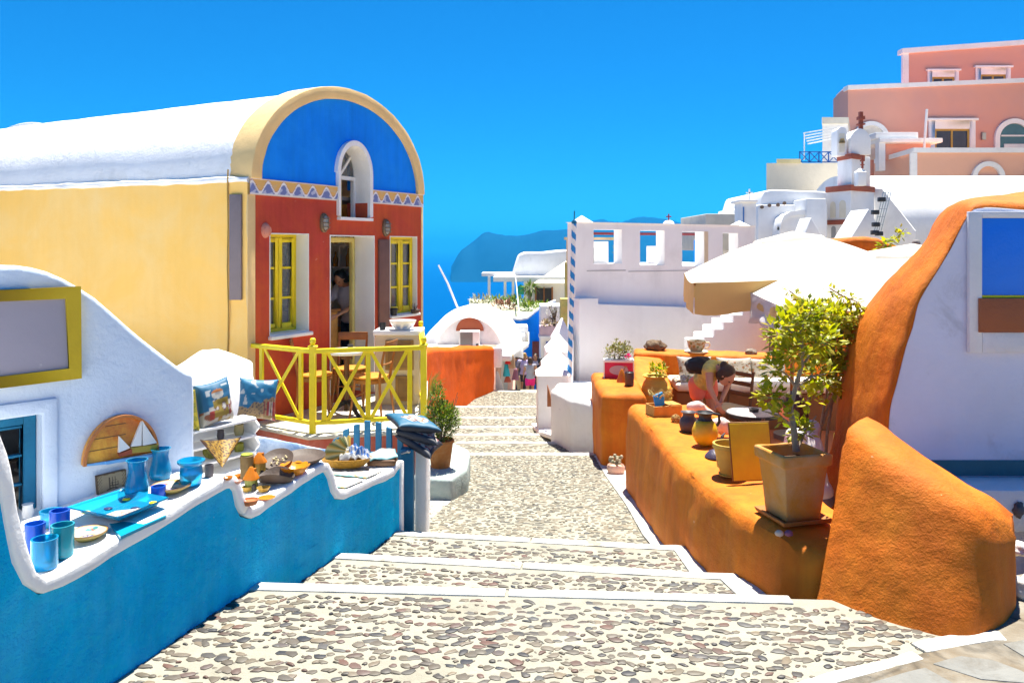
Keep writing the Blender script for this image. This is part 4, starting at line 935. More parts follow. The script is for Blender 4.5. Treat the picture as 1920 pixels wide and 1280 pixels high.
# patterned plates
def plate(px, py, r, lab, seed):
    q = on_counter(px, py); b = MB(); n, k = 72, 26; cols = []
    rnd = random.Random(seed); spots = [(rnd.uniform(0, 6.28), rnd.uniform(.66, .84), rnd.choice([(.80, .30, .02), (.78, .42, .03), (.02, .42, .46), (.62, .10, .03)])) for _ in range(9)]
    def cf(x, a):
        if x > .95: return (.45, .16, .03)
        if x > .9: return (.80, .62, .14)
        if x < .34: return (.06, .09, .38) if math.sin(a * 7) > -.2 else (.82, .78, .66)
        if x < .38: return (.70, .50, .06)
        for (sa, sr, sc) in spots:
            da = (a - sa + math.pi) % (2 * math.pi) - math.pi
            if (da * x * 3.2) ** 2 + ((x - sr) * 6.5) ** 2 < .30 + .18 * math.sin(a * 11 + seed): return sc
        return (.82, .77, .62)
    prof = [(0, .008), (.34, .008), (.42, .012), (.62, .018), (.9, .029), (1, .031)]
    def zf(x):
        for (a, za), (c, zc) in zip(prof, prof[1:]):
            if x <= c: return lerp(za, zc, (x - a) / (c - a))
        return prof[-1][1]
    for i in range(k + 1):
        x = i / k
        for j in range(n): a = 2 * math.pi * j / n; b.v.append(q + Vector((r * x * math.cos(a), r * x * math.sin(a), zf(x)))); cols.append(cf(x, a))
    for i in range(k):
        for j in range(n): b.face(i * n + j, i * n + (j + 1) % n, (i + 1) * n + (j + 1) % n, (i + 1) * n + j)
    o = len(b.v)
    for (x, z) in ((.97, .023), (.6, .008), (.5, .0), (.0, .0)):
        for j in range(n): a = 2 * math.pi * j / n; b.v.append(q + Vector((r * x * math.cos(a), r * x * math.sin(a), z))); cols.append((.74, .58, .16))
    for j in range(n): b.face(k * n + j, k * n + (j + 1) % n, o + (j + 1) % n, o + j)
    for i in range(3):
        for j in range(n): b.face(o + i * n + j, o + i * n + (j + 1) % n, o + (i + 1) * n + (j + 1) % n, o + (i + 1) * n + j)
    return tag(b.build('patterned_plate', MV('glazed_print'), col=cols), lab, 'plate', 'painted plates on the white coping')
plate(164, 1010, .071, 'cream painted plate with orange fish near the low end of the coping', 3)
plate(321, 921, .083, 'cream painted plate with orange rim motifs in front of the cyan vases', 8)
# turquoise glass square dish on a glass slab, mosaic tile
def quad_dish(name, pxs, lab, cat, mat, lift, thick, dots=()):
    P = [on_counter(*p) for p in pxs]; zc = sum(p.z for p in P) / 4; b = MB(); n = 18
    for j in range(n + 1):
        for i in range(n + 1):
            s_, t_ = i / n, j / n; p = P[0].lerp(P[1], s_).lerp(P[3].lerp(P[2], s_), t_); e = max(abs(s_ - .5), abs(t_ - .5)) * 2
            p.z = zc + .004 + lift * max(0, e - .45) ** 1.5 * 2.2; b.v.append(p)
    for j in range(n):
        for i in range(n): a = j * (n + 1) + i; b.face(a, a + 1, a + n + 2, a + n + 1)
    m = n + 1; o = len(b.v); b.v += [v + Vector((0, 0, thick)) for v in b.v[:m * m]]
    for j in range(n):
        for i in range(n): a = o + j * m + i; b.face(a, a + m, a + m + 1, a + 1)
    bd = [i for i in range(m)] + [j * m + n for j in range(1, m)] + [n * m + i for i in range(n - 1, -1, -1)] + [j * m for j in range(n - 1, 0, -1)]
    for i in range(len(bd)): a, c = bd[i], bd[(i + 1) % len(bd)]; b.face(a, c, o + c, o + a)
    t = T(name, lab, cat, (P[0] + P[2]) / 2); b.build('dish', mat, t)
    b2 = MB()
    for (s_, t_, c) in dots:
        p = P[0].lerp(P[1], s_).lerp(P[3].lerp(P[2], s_), t_); e = max(abs(s_ - .5), abs(t_ - .5)) * 2; p.z = zc + .006 + thick + lift * max(0, e - .45) ** 1.5 * 2.2
        b2.m = c; b2.ball(p, (.019, .016, .005), 14, 5)
    if dots: b2.build('dot', [M('yellow_enamel', (.80, .62, .01), rough=.25), M('navy_enamel', (.02, .03, .10), rough=.25)], t)
    return t, P, zc
quad_dish('glass_slab', [(205, 985), (312, 962), (311, 985), (226, 1016)], 'flat turquoise glass slab hanging over the coping edge', 'slab', MG('aqua_glass', (.01, .42, .66), .15, .4), .0, .012, ())
_, P, zc = quad_dish('glass_dish', [(125, 978), (232, 930), (316, 950), (222, 1000)], 'large square turquoise glass dish with yellow dots', 'dish', CGLASS, .045, .006, ((.15, .2, 0), (.85, .25, 0), (.88, .8, 0), (.3, .75, 1), (.5, .25, 1), (.7, .6, 1)))
b = MB(); n = 26; cols = []; A = [P[0].lerp(P[2], .30).lerp(P[3], .25), P[1].lerp(P[3], .5).lerp(P[0], .1), P[2].lerp(P[0], .28), P[3].lerp(P[1], .22)]
rnd = random.Random(5)
for j in range(n + 1):
    for i in range(n + 1):
        p = A[0].lerp(A[1], i / n).lerp(A[3].lerp(A[2], i / n), j / n); p.z = zc + .016; b.v.append(p)
        v = noise.noise(Vector((i * .55, j * .55, 3))); cols.append((.80, .78, .72) if v < .12 or min(i, j, n - i, n - j) < 2 else (.62, .14, .06) if v < .25 else (.08, .16, .42) if v < .38 else (.75, .50, .08))
for j in range(n):
    for i in range(n): a = j * (n + 1) + i; b.face(a, a + 1, a + n + 2, a + n + 1)
o = len(b.v); cr_ = [0, n, (n + 1) ** 2 - 1, n * (n + 1)]; b.v += [b.v[i] - Vector((0, 0, .008)) for i in cr_]; cols += [(.7, .7, .68)] * 4
for i in range(4): j = (i + 1) % 4; b.face(cr_[i], cr_[j], o + j, o + i)
tag(b.build('mosaic_tile', MV('glazed_print'), col=cols), 'white mosaic tile with coloured specks lying in the turquoise glass dish', 'tile')
# white display shelf
sa, sb_ = W(338, 0, 4.12), W(481, 0, 4.52); Kw = Wall((sa.x, sa.y), (sb_.x, sb_.y), (-.8, .5))
shz0, shz1 = .392, .688
shf = T('display_shelf', 'small white three tier display shelf with scalloped side boards', 'shelf', Kw.p(Kw.L / 2, shz0, .05))
def side(u):
    b = MB(); P = []
    for k in range(17):
        t = k / 16; P.append((-.015 + .022 * math.cos(t * 6 * math.pi), lerp(shz0, shz1, t)))
    poly = [Kw.p(u, z, d) for d, z in P] + [Kw.p(u, shz1, .12), Kw.p(u, shz0, .12)]; b.prism(poly, Kw.d3 * .014); b.build('side_board', WPAINT, shf, bevel=.003, seg=1)
side(0); side(Kw.L - .014)
for z in (shz0 + .004, shz0 + .10, shz0 + .19, shz1 - .014):
    b = MB(); Kw.slab(b, .0145, Kw.L - .0145, z, z + .013, -.02, .12); b.build('shelf_board', WPAINT, shf, bevel=.002, seg=1)
b = MB(); Kw.slab(b, 0, Kw.L, shz0, shz1 - .02, .121, .13); b.build('back_panel', WPAINT, shf)
b = MB(); b.bar(W(326, 792, 3.86), W(333, 885, 3.86), .045, .03, up=(1, 0, 0)); tag(b.build('board', WPAINT, bevel=.004), 'upright white board leaning beside the white display shelf', 'board')
def on_shelf(u, z): return Kw.p(u, z, .05)
q = on_shelf(.06, shz0 + .113); b = MB()
for k in range(18): a = 2 * math.pi * k / 18; b.ball(q + Kw.d3 * (.034 * math.cos(a)) + Vector((0, 0, .038 + .036 * math.sin(a))), .0065, 8, 5)
tag(b.build('bead_ring', M('brown_bead', (.16, .09, .07), rough=.4)), 'ring of dark beads standing on the middle board of the white shelf', 'bracelet')
def upright_plate(u, z, r, lab, c1, c2):
    q = on_shelf(u, z + r); b = MB(); n = 48; cols = []; nrm = -Kw.n3; sx = Kw.d3; up = Vector((0, 0, 1)) * .96 + Kw.n3 * .28
    for i, x in enumerate((0, .2, .4, .55, .7, .85, 1.0)):
        for j in range(n): a = 2 * math.pi * j / n; b.v.append(q + sx * (r * x * math.cos(a)) + up * (r * x * math.sin(a)) + nrm * (.012 * x * x)); cols.append(c2 if (abs(math.sin(a * 5)) > .75 and x > .3) or .5 < x < .6 else c1)
    for i in range(6):
        for j in range(n): b.face(i * n + j, i * n + (j + 1) % n, (i + 1) * n + (j + 1) % n, (i + 1) * n + j)
    o = len(b.v)
    for x in (.97, .0):
        for j in range(n): a = 2 * math.pi * j / n; b.v.append(q + sx * (r * x * math.cos(a)) + up * (r * x * math.sin(a)) - nrm * .006); cols.append(c1)
    for j in range(n): b.face(6 * n + j, 6 * n + (j + 1) % n, o + (j + 1) % n, o + j); b.face(o + j, o + (j + 1) % n, o + n + (j + 1) % n, o + n + j)
    tag(b.build('green_plate', MV('glazed_print'), col=cols), lab, 'plate')
upright_plate(.21, shz0 + .113, .040, 'olive green plate with leaf lines standing on the middle board of the shelf', (.36, .36, .03), (.24, .26, .02))
def pot(u, z, r, h, mat, lab, name='small_pot'):
    q = on_shelf(u, z); b = MB(); b.lathe([(r * .8, 0), (r, h * .4), (r * .85, h * .9), (r * .95, h), (r * .8, h), (r * .7, h * .3), (0, h * .2)], q, 18); tag(b.build(name, mat), lab, 'pot')
LIMEC = M('lime_glaze', (.26, .25, .02), rough=.3, var=.15); KHAKI = M('khaki_glaze', (.40, .33, .14), rough=.5, var=.2)
pot(.40, shz0 + .203, .028, .06, KHAKI, 'khaki drum shaped pot on the top inner board of the shelf'); pot(.40, shz0 + .113, .030, .045, LIMEC, 'lime glazed pot on the middle board of the shelf')
pot(.28, shz0 + .203, .02, .05, SLATE, 'tiny slate figurine pot on the upper board of the shelf'); pot(.06, shz0 + .017, .022, .045, KHAKI, 'little khaki pot on the lowest board of the shelf'); pot(.055, shz0 + .203, .022, .035, KHAKI, 'little khaki bowl at the end of the upper board')
q = on_counter(392, 893); b = MB(); b.lathe([(.019, 0), (.02, .055), (.017, .055), (.016, .01), (0, .01)], q, 16); tag(b.build('incense_cup', SLATE), 'dark open cup beside the cyan glass jar', 'cup')
# leopard print cloth hanging from the shelf
b = MB(); n = 30; cols = []; A, B, C = W(375, 824, 4.05), W(452, 818, 4.28), W(417, 876, 4.06)
M3 = W(417, 832, 4.10)
for j in range(n + 1):
    for i in range(n + 1):
        s_, t_ = i / n, j / n; top_ = A.lerp(B, s_) if True else 0
        p = top_.lerp(C, t_); p += -Kw.n3 * (.012 * math.sin(s_ * 9) * (1 - t_)) + Vector((0, 0, -.012 * math.sin(math.pi * s_) * (1 - t_)))
        b.v.append(p); k = noise.cell(p * 95); f = noise.noise(p * 130); cols.append((.10, .03, .01) if f > .12 or min(s_, 1 - s_) < .035 else (.66, .36, .02) if f > -.22 else (.74, .50, .10))
for j in range(n):
    for i in range(n): a = j * (n + 1) + i; b.face(a, a + 1, a + n + 2, a + n + 1)
o = len(b.v); b.v += [v + Kw.n3 * .004 for v in b.v]; cols = cols * 2
for j in range(n):
    for i in range(n): a = o + j * (n + 1) + i; b.face(a, a + n + 1, a + n + 2, a + 1)
tag(b.build('printed_scarf', MV('printed'), col=cols), 'brown and yellow spotted cloth draped in a point over the white shelf', 'cloth')
# cushions
def cushion(c, ax, ay, thick, colf, lab, grp=None, back=(.03, .18, .42), piping=None, name='cushion'):
    """square cushion: c centre, ax/ay half edge vectors, printed on the side facing ax x ay"""
    c = Vector(c); ax = Vector(ax); ay = Vector(ay); nz = ax.cross(ay).normalized(); b = MB(); n = 44; cols = []
    for sgn_ in (1, -1):
        for j in range(n + 1):
            for i in range(n + 1):
                s_, t_ = i / n * 2 - 1, j / n * 2 - 1
                e = max(0, (1 - s_ ** 4)) ** .5 * max(0, (1 - t_ ** 4)) ** .5
                pin = 1 - .09 * (1 - abs(s_) ** 2) * (abs(t_) ** 3); pin2 = 1 - .09 * (1 - abs(t_) ** 2) * (abs(s_) ** 3)
                wr = .006 * noise.noise(Vector((s_ * 3, t_ * 3, c.x * 5)))
                b.v.append(c + ax * (s_ * pin2) + ay * (t_ * pin) + nz * (sgn_ * (thick * e + .004) + wr * e))
                cc = colf((s_ + 1) / 2, (t_ + 1) / 2) if sgn_ > 0 else back
                if piping and max(abs(s_), abs(t_)) > .965: cc = piping
                cols.append(cc)
    m = n + 1
    for j in range(n):
        for i in range(n):
            a = j * m + i; b.face(a, a + 1, a + m + 1, a + m); a += m * m; b.face(a, a + m, a + m + 1, a + 1)
    bd = [i for i in range(m)] + [j * m + n for j in range(1, m)] + [n * m + i for i in range(n - 1, -1, -1)] + [j * m for j in range(n - 1, 0, -1)]
    for i in range(len(bd)): a, d = bd[i], bd[(i + 1) % len(bd)]; b.face(a, d, m * m + d, m * m + a)
    return tag(b.build(name, MV('printed'), col=cols), lab, 'cushion', grp)
def village(u, v):
    """blue sky, tan hill, white and red houses"""
    n = noise.noise(Vector((u * 7, v * 7, 1)))
    if (u - .5) ** 2 * 5 + (v - .68) ** 2 * 12 < .16 and v > .55: return (.72, .24, .05) if v > .72 else (.80, .78, .70)
    if v < .12: return (.78, .74, .62) if n < .2 else (.55, .36, .05)
    if .2 < u < .34 and v < .42: return (.55, .05, .03) if v < .34 else (.80, .76, .68)
    if abs(u - .55) < .23 and .14 < v < .55: return (.48, .34, .04) if n > -.22 else (.25, .10, .12) if n > -.34 else (.80, .77, .70)
    if u > .78 and v < .5: return (.80, .77, .70) if n > -.2 else (.40, .05, .03)
    if v < .35: return (.78, .73, .62) if n < .05 else (.45, .14, .05)
    if (abs(u - .25) < .07 and .68 < v < .8 and n > 0) or (abs(u - .75) < .1 and abs(v - .85) < .02): return (.75, .80, .82)
    return (.01, .20 + .03 * n, .40)
def cove(u, v):
    n = noise.noise(Vector((u * 6, v * 6, 5))); hill = .30 + .55 * max(0, u - .30) * (1.6 - u) + .10 * n
    if v < .10 and n > -.1: return (.35, .22, .05)
    if u > .68 and v < .45 and abs(math.sin(u * 22)) > .45: return (.50, .04, .03) if abs(math.sin(u * 11)) > .5 else (.82, .78, .72)
    if v < hill: return (.60, .38, .17) if (noise.noise(Vector((u * 22, v * 22, 0))) < .28) else (.10, .07, .10)
    if abs(u - .18) < .06 * (1 - (v - .36) * 4) and .36 < v < .58: return (.82, .84, .86)
    if n > .30 and v > .6: return (.80, .86, .88)
    return (.008, .22 + .06 * v, .44 + .1 * v)
def lemons(u, v):
    n = noise.noise(Vector((u * 7, v * 9, 2))); return (.02, .22, .34) if v > .82 and u < .6 else (.62, .52, .02) if n > -.05 else (.25, .30, .03) if n > -.25 else (.40, .38, .04)
q = Kw.p(.055, shz1 + .105, .06); cushion(q, Kw.d3 * .045 + Kw.n3 * -.06, Vector((0, 0, .105)) + Kw.n3 * .02, .045, lemons, 'yellow and green printed cushion seen nearly edge on atop the white shelf', back=(.52, .44, .02))
q = Kw.p(.235, shz1 + .115, .05); cushion(q, Kw.d3 * .105 + Vector((0, 0, .012)), Vector((0, 0, .115)) + Kw.n3 * .03, .045, village, 'blue cushion printed with a white chapel and ochre houses atop the white shelf')
q = W(483, 748, 4.72); q2 = W(517, 0, 4.9); cushion(q, Vector((.105, .035, -.012)), Vector((0.0, .03, .118)), .045, cove, 'blue cushion printed with a tan cliff village beside the yellow railing')
# pottery group
def lathe_item(name, px, py, prof, mat, lab, cat, n=22, lift=0):
    q = on_counter(px, py) + Vector((0, 0, lift)); b = MB(); b.lathe(prof, q, n); return tag(b.build(name, mat), lab, cat), q
OCH = M('ochre_pottery', (.30, .18, .02), rough=.5, var=.15, vs=14, bump=.2); ORG = M('orange_glaze', (.50, .15, .005), rough=.35, var=.15, vs=14, bump=.1); STONEW = M('speckled_stoneware', (.16, .10, .03), rough=.6, var=.2, vs=20, bump=.2)
q = on_counter(463, 898); pcd = T('pillar_candle', 'tall brown pillar candle with a lime green top', 'candle', q)
b = MB(); b.lathe([(.032, 0), (.034, .005), (.034, .125), (.028, .13), (0, .126)], q, 22); b.build('candle_body', STONEW, pcd)
b = MB(); b.lathe([(.030, .1305), (.030, .134), (0, .134)], q, 20); b.build('wax_top', M('lime_wax', (.30, .36, .03), rough=.5), pcd)
def clay_house(px, py, w_, h, hr, lab, mat=OCH, roof=ORG):
    q = on_counter(px, py); t = T('clay_house', lab, 'figurine', q, R(20)); b = MB(); b.lathe([(w_, 0), (w_, h), (w_ * .9, h), (0, h)], n=12); b.build('wall', mat, t, local=True, bevel=.002)
    b = MB(); b.lathe([(w_ * 1.25, h), (w_ * 1.2, h + .006), (w_ * .75, h + hr * .55), (w_ * .25, h + hr), (0, h + hr)], n=12, wob=.06); b.build('roof', roof, t, local=True, ang=20)
    b = MB(); b.lathe([(.003, 0), (.012, 0), (.012, .03), (.004, .036), (0, .036)], (w_ * .35, -w_ * .86, 0), 10); b.build('door', DARK, t, local=True)
    b = MB(); b.lathe([(.008, 0), (.009, .03), (0, .03)], (w_ * .5, 0, h + hr * .35), 10); b.build('chimney', roof, t, local=True)
clay_house(486, 892, .034, .075, .05, 'ochre clay house lantern with an orange roof behind the pillar candle')
clay_house(471, 917, .033, .055, .06, 'small clay house lantern with a pointed orange roof and mossy wall', M('moss_glaze', (.20, .22, .04), rough=.5, var=.3, vs=20))
bw = lambda r, h: [(r * .5, 0), (r * .7, .004), (r, h), (r * .9, h), (r * .6, h * .4), (0, h * .3)]
lathe_item('clay_bowl', 448, 896, bw(.026, .018), ORG, 'tiny orange bowl beside the leopard print cloth', 'bowl'); lathe_item('clay_bowl', 463, 921, bw(.026, .026), OCH, 'small ochre cup in front of the mossy clay house', 'bowl')
lathe_item('clay_bowl', 494, 921, bw(.034, .022), OCH, 'oblong ochre dish right of the mossy clay house', 'bowl'); lathe_item('clay_bowl', 500, 933, [(.03, 0), (.042, .004), (.0, .006)], ORG, 'flat orange saucer in front of the oblong ochre dish', 'saucer')
lathe_item('clay_bowl', 469, 945, [(.03, 0), (.036, .012), (.04, .024), (.034, .024), (.03, .016), (0, .014)], M('russet_glaze', (.42, .13, .04), rough=.4, var=.2, vs=14), 'russet bowl with a yellow foot at the dip of the coping', 'bowl')
for (px, py, r, lab, m_) in ((428, 899, .022, 'little orange fish dish behind the leopard print cloth tip', ORG), (446, 906, .02, 'little pink shell dish by the orange bowl', M('pink_glaze', (.62, .30, .22), rough=.4))):
    lathe_item('trinket_dish', px, py, bw(r, .014), m_, lab, 'dish')
# flower shaped orange bowl, clay platters
q = on_counter(552, 889); b = MB(); n = 64
for (x, z) in ((.0, .012), (.5, .014), (.8, .03), (1.0, .046), (.98, .04), (.6, .006), (.4, 0)):
    for j in range(n): a = 2 * math.pi * j / n; rr = .076 * x * (1 + (.09 * abs(math.sin(a * 5)) if x > .4 else 0)); b.v.append(q + Vector((rr * math.cos(a), rr * math.sin(a), z + (.006 * abs(math.sin(a * 5)) if x > .7 else 0))))
for i in range(6):
    for j in range(n): b.face(i * n + j, i * n + (j + 1) % n, (i + 1) * n + (j + 1) % n, (i + 1) * n + j)
tag(b.build('flower_bowl', M('sunny_glaze', (.60, .22, .004), rough=.3, var=.12, vs=20, bump=.05)), 'petal edged orange yellow bowl among the grey clay platters', 'bowl')
def platter(px, py, rx, ry, lab, tilt=0, lift=0, fold=0):
    q = on_counter(px, py) + Vector((0, 0, lift)); b = MB(); n = 56
    for (x, z) in ((0, .008), (.55, .008), (.8, .014), (.96, .030), (1.0, .032), (.98, .024), (.8, .006), (.5, 0), (0, 0)):
        for j in range(n):
            a = 2 * math.pi * j / n; p = Vector((rx * x * math.cos(a), ry * x * math.sin(a), z)); p.z += fold * (p.y / ry) ** 2 * (1 if x > .1 else 0); p.z += tilt * p.y; b.v.append(q + p)
    for i in range(8):
        for j in range(n): b.face(i * n + j, i * n + (j + 1) % n, (i + 1) * n + (j + 1) % n, (i + 1) * n + j)
    return tag(b.build('clay_platter', M('grey_clay', (.085, .06, .045), rough=.6, var=.15, vs=9, bump=.15)), lab, 'platter', 'grey clay platters on the coping')
platter(570, 868, .118, .11, 'large round grey clay platter behind the orange flower bowl', tilt=.10, lift=.012); platter(517, 905, .098, .08, 'curled grey clay platter in front of the clay house', fold=.035); platter(520, 880, .085, .085, 'dark clay platter propped behind the curled one', tilt=.4, lift=.03)
b = MB(); q = on_counter(548, 878)
for k in range(26):
    a = random.uniform(2.0, 4.0); L_ = random.uniform(.05, .12); e = q + Vector((L_ * math.cos(a), L_ * .5 * math.sin(a), random.uniform(.01, .06))); b.m = 0; b.tube([q + Vector((.02, 0, .02)), e], .0012, 4); b.m = 1; b.ball(e, .006, 6, 4)
tag(b.build('dried_flowers', [DWOOD, M('cream_blossom', (.72, .62, .34), rough=.8)]), 'bunch of dried cream flowers lying on the grey clay platters', 'flowers')
# basket with folded fans and printed cloth
q = on_counter(648, 880); q.z = max(q.z, .20); bk = T('wicker_basket', 'shallow honey coloured basket filled with yellow fans and blue cloth', 'basket', q)
b = MB(); n = 48
for (x, z) in ((0, .004), (.75, .004), (.92, .03), (1.0, .055), (1.03, .06), (.96, .06), (.86, .03), (.7, .012), (0, .012)):
    for j in range(n): a = 2 * math.pi * j / n; b.v.append(Vector((.165 * x * math.cos(a), .10 * x * math.sin(a), z + .0025 * math.sin(a * 24) * (x > .8))))
for i in range(8):
    for j in range(n): b.face(i * n + j, i * n + (j + 1) % n, (i + 1) * n + (j + 1) % n, (i + 1) * n + j)
b.build('bowl', M('wicker', (.36, .18, .012), rough=.6, var=.25, vs=60, bump=.6, bs=90), bk, local=True)
b = MB(); cols = []; n = 24
for k in range(n + 1):
    a = lerp(R(95), R(215), k / n); zz_ = .05 + .014 * (k % 2)
    for r_ in (.02, .13, .19): b.v.append(q + Vector((.03 + r_ * math.cos(a) * .9, r_ * math.sin(a) * .45 + .01, zz_ + .09 * math.sin(a) * r_ / .19 + .03))); cols.append([(.72, .44, .03), (.80, .72, .38), (.16, .22, .05)][(k // 2) % 3])
for k in range(n):
    for i in range(2): a = k * 3 + i; b.face(a, a + 1, a + 4, a + 3)
tag(b.build('folding_fan', MV('printed'), col=cols), 'yellow and green pleated fan standing in the basket', 'fan')
def crumple(name, c, ax, ay, hgt, colf, lab, n=30, seed=0, sc=5, thick=.006):
    c = Vector(c); ax = Vector(ax); ay = Vector(ay); b = MB(); cols = []
    for k in (0, 1):
        for j in range(n + 1):
            for i in range(n + 1):
                s_, t_ = i / n * 2 - 1, j / n * 2 - 1
                z = hgt * (.55 * max(0, 1 - s_ * s_) * max(0, 1 - t_ * t_) + .45 * abs(noise.noise(Vector((s_ * sc * .4, t_ * sc * .4, seed)))) + .15 * noise.noise(Vector((s_ * sc, t_ * sc, seed + 3))))
                b.v.append(c + ax * s_ + ay * t_ + Vector((0, 0, z * (1 - .0 * k) - thick * k))); cols.append(colf(i / n, j / n))
    m = n + 1
    for j in range(n):
        for i in range(n): a = j * m + i; b.face(a, a + 1, a + m + 1, a + m); a += m * m; b.face(a, a + m, a + m + 1, a + 1)
    bd = [i for i in range(m)] + [j * m + n for j in range(1, m)] + [n * m + i for i in range(n - 1, -1, -1)] + [j * m for j in range(n - 1, 0, -1)]
    for i in range(len(bd)): a, d = bd[i], bd[(i + 1) % len(bd)]; b.face(a, d, m * m + d, m * m + a)
    return tag(b.build(name, MV('printed'), col=cols), lab, 'cloth')
def blueprint(u, v):
    n = noise.noise(Vector((u * 9, v * 9, 7))); return (.80, .80, .78) if abs(n) < .13 or v < .12 else (.02, .18, .62) if u > .3 else (.70, .46, .12) if n > 0 else (.78, .76, .66)
crumple('printed_cloth', q + Vector((.055, .02, .055)), (.10, .01, 0), (-.02, .075, 0), .11, blueprint, 'bundled blue and white printed cloth in the shallow basket', seed=2)
def towel(u, v): return (.18, .55, .62) if min(u, 1 - u) < .05 or min(v, 1 - v) < .06 else (.82, .82, .80)
q2 = on_counter(716, 872); q2.z = .185
b = MB(); b.obox(q2 + Vector((0, .03, .022)), (.095, .0, 0), (0, .07, 0), (0, 0, .02)); tag(b.build('tray', DWOOD, bevel=.01), 'dark wooden tray under the folded white towels near the blue gate', 'tray')
crumple('towel', q2 + Vector((0, .035, .055)), (.09, .015, .01), (-.02, .065, .01), .05, towel, 'folded white towels with turquoise hem on the dark tray', seed=6, sc=2)
def embr(u, v):
    n = noise.noise(Vector((u * 8, v * 8, 3))); return (.74, .48, .10) if n > .34 else (.20, .55, .52) if n < -.42 or u < .04 else (.82, .81, .76)
def drape(cpts, colf, lab, seed):
    b = MB(); cols = []; n = 26; P = [Vector(p) for p in cpts]
    for k in (0, 1):
        for j in range(n + 1):
            for i in range(n + 1):
                p = P[0].lerp(P[1], i / n).lerp(P[3].lerp(P[2], i / n), j / n); t = (Vector((p.x, p.y)) - Lw.a).dot(Lw.d); zc = ctr(.5 + t * Lw.d.y)
                p.z = zc + .008 + .008 * abs(noise.noise(Vector((i * .25, j * .25, seed)))) - .003 * k; b.v.append(p); cols.append(colf(i / n, j / n))
    m = n + 1
    for j in range(n):
        for i in range(n): a = j * m + i; b.face(a, a + 1, a + m + 1, a + m); a += m * m; b.face(a, a + m, a + m + 1, a + 1)
    return tag(b.build('table_runner', MV('printed'), col=cols), lab, 'cloth')
lp = lambda Y, d: Lw.p(YU(Y), .2, d)
drape([lp(4.72, -.01), lp(4.95, -.012), lp(4.98, .40), lp(4.75, .36)], embr, 'white embroidered runner with ochre motifs spread over the coping dip', 1); drape([lp(5.0, .0), lp(5.24, .01), lp(5.26, .34), lp(5.0, .30)], embr, 'white embroidered cloth spread below the basket and tray', 9)
# blue gate with curved top
ga, gb_ = W(612, 0, 5.75), W(757, 0, 5.66); Gw = Wall((ga.x, ga.y), (gb_.x, gb_.y), (0, 1)); gate = T('picket_gate', 'weathered blue picket gate with an arched top beside the display wall', 'gate', Gw.p(Gw.L / 2, -.5, 0))
for px, py in ((629, 819), (648, 803), (668, 795), (688, 789), (709, 791), (729, 800), (750, 818)):
    u = Gw.u(px); z1 = Gw.uz(px, py)[1]; b = MB(); w_ = .021; t = (px - 689) / 60
    b.prism([Gw.p(u - w_, -.45, 0), Gw.p(u + w_, -.45, 0), Gw.p(u + w_, z1 - .022 * max(0, t), 0), Gw.p(u - w_, z1 + .022 * min(0, t), 0)], Gw.dv(.022)); b.build('picket', TEAL, gate, bevel=.003, seg=1)
for z in (.12, -.28):
    b = MB(); Gw.slab(b, 0, Gw.L, z, z + .06, .023, .045); b.build('rail', TEAL, gate, bevel=.003)
b = MB(); p = W(764, 900, 5.62); b.box(p.x - .045, p.x + .045, 5.58, 5.67, -.52, .235); tag(b.build('gate_post', TEAL, bevel=.006), 'square blue gate post at the end of the display wall', 'post')
b = MB(); b.tube([W(752, 850, 5.57), W(766, 846, 5.57)], .008, 8); b.ball(W(766, 846, 5.56), .014, 10, 6); tag(b.build('gate_latch', METAL), 'small metal latch on the blue gate post', 'latch')
b = MB(); p = W(791, 900, 5.85); b.box(p.x - .045, p.x + .040, 5.80, 6.05, -.56, .20); tag(b.build('white_post', WHITE, bevel=.02, sub=.12, rough=(.006, 6)), 'short whitewashed masonry post behind the blue gate post', 'post')
def coast(u, v):
    n = noise.noise(Vector((u * 5, v * 5, 8))); f = noise.noise(Vector((u * 13, v * 13, 1)))
    if (u - .55) ** 2 * 3 + (v - .45) ** 2 * 4 + .2 * n < .30: return (.82, .78, .70) if f < .1 else (.70, .20, .06) if f < .3 else (.10, .05, .08)
    return (.01, .22, .40)
def dkprint(u, v): return (.02, .03, .06) if min(u, 1 - u, v, 1 - v) < .1 else (.80, .78, .72) if noise.noise(Vector((u * 9, v * 9, 6))) > -.1 else (.45, .06, .06)
pz_ = .235
for k, (f, lab) in enumerate(((dkprint, 'dark edged printed cushion at the bottom of the pile on the blue gate post'), (dkprint, 'dark edged printed cushion in the middle of the pile on the gate post'), (coast, 'blue cushion printed with a white village on top of the pile by the gate'))):
    cushion(W(784, 818, 5.68) * Vector((1, 1, 0)) .magnitude if False else Vector((W(786 - 6 * k, 0, 5.7).x, 5.70, pz_ + .035 + k * .062)), Vector((.15 * math.cos(.35 * k - .5), .13 * math.sin(.35 * k - .5), -.020 - .022 * (2 - k))), Vector((.03 - .05 * k, .135, .015)), .034, f, lab, 'pile of cushions on the gate post', back=(.02, .025, .05), piping=(.02, .03, .06))
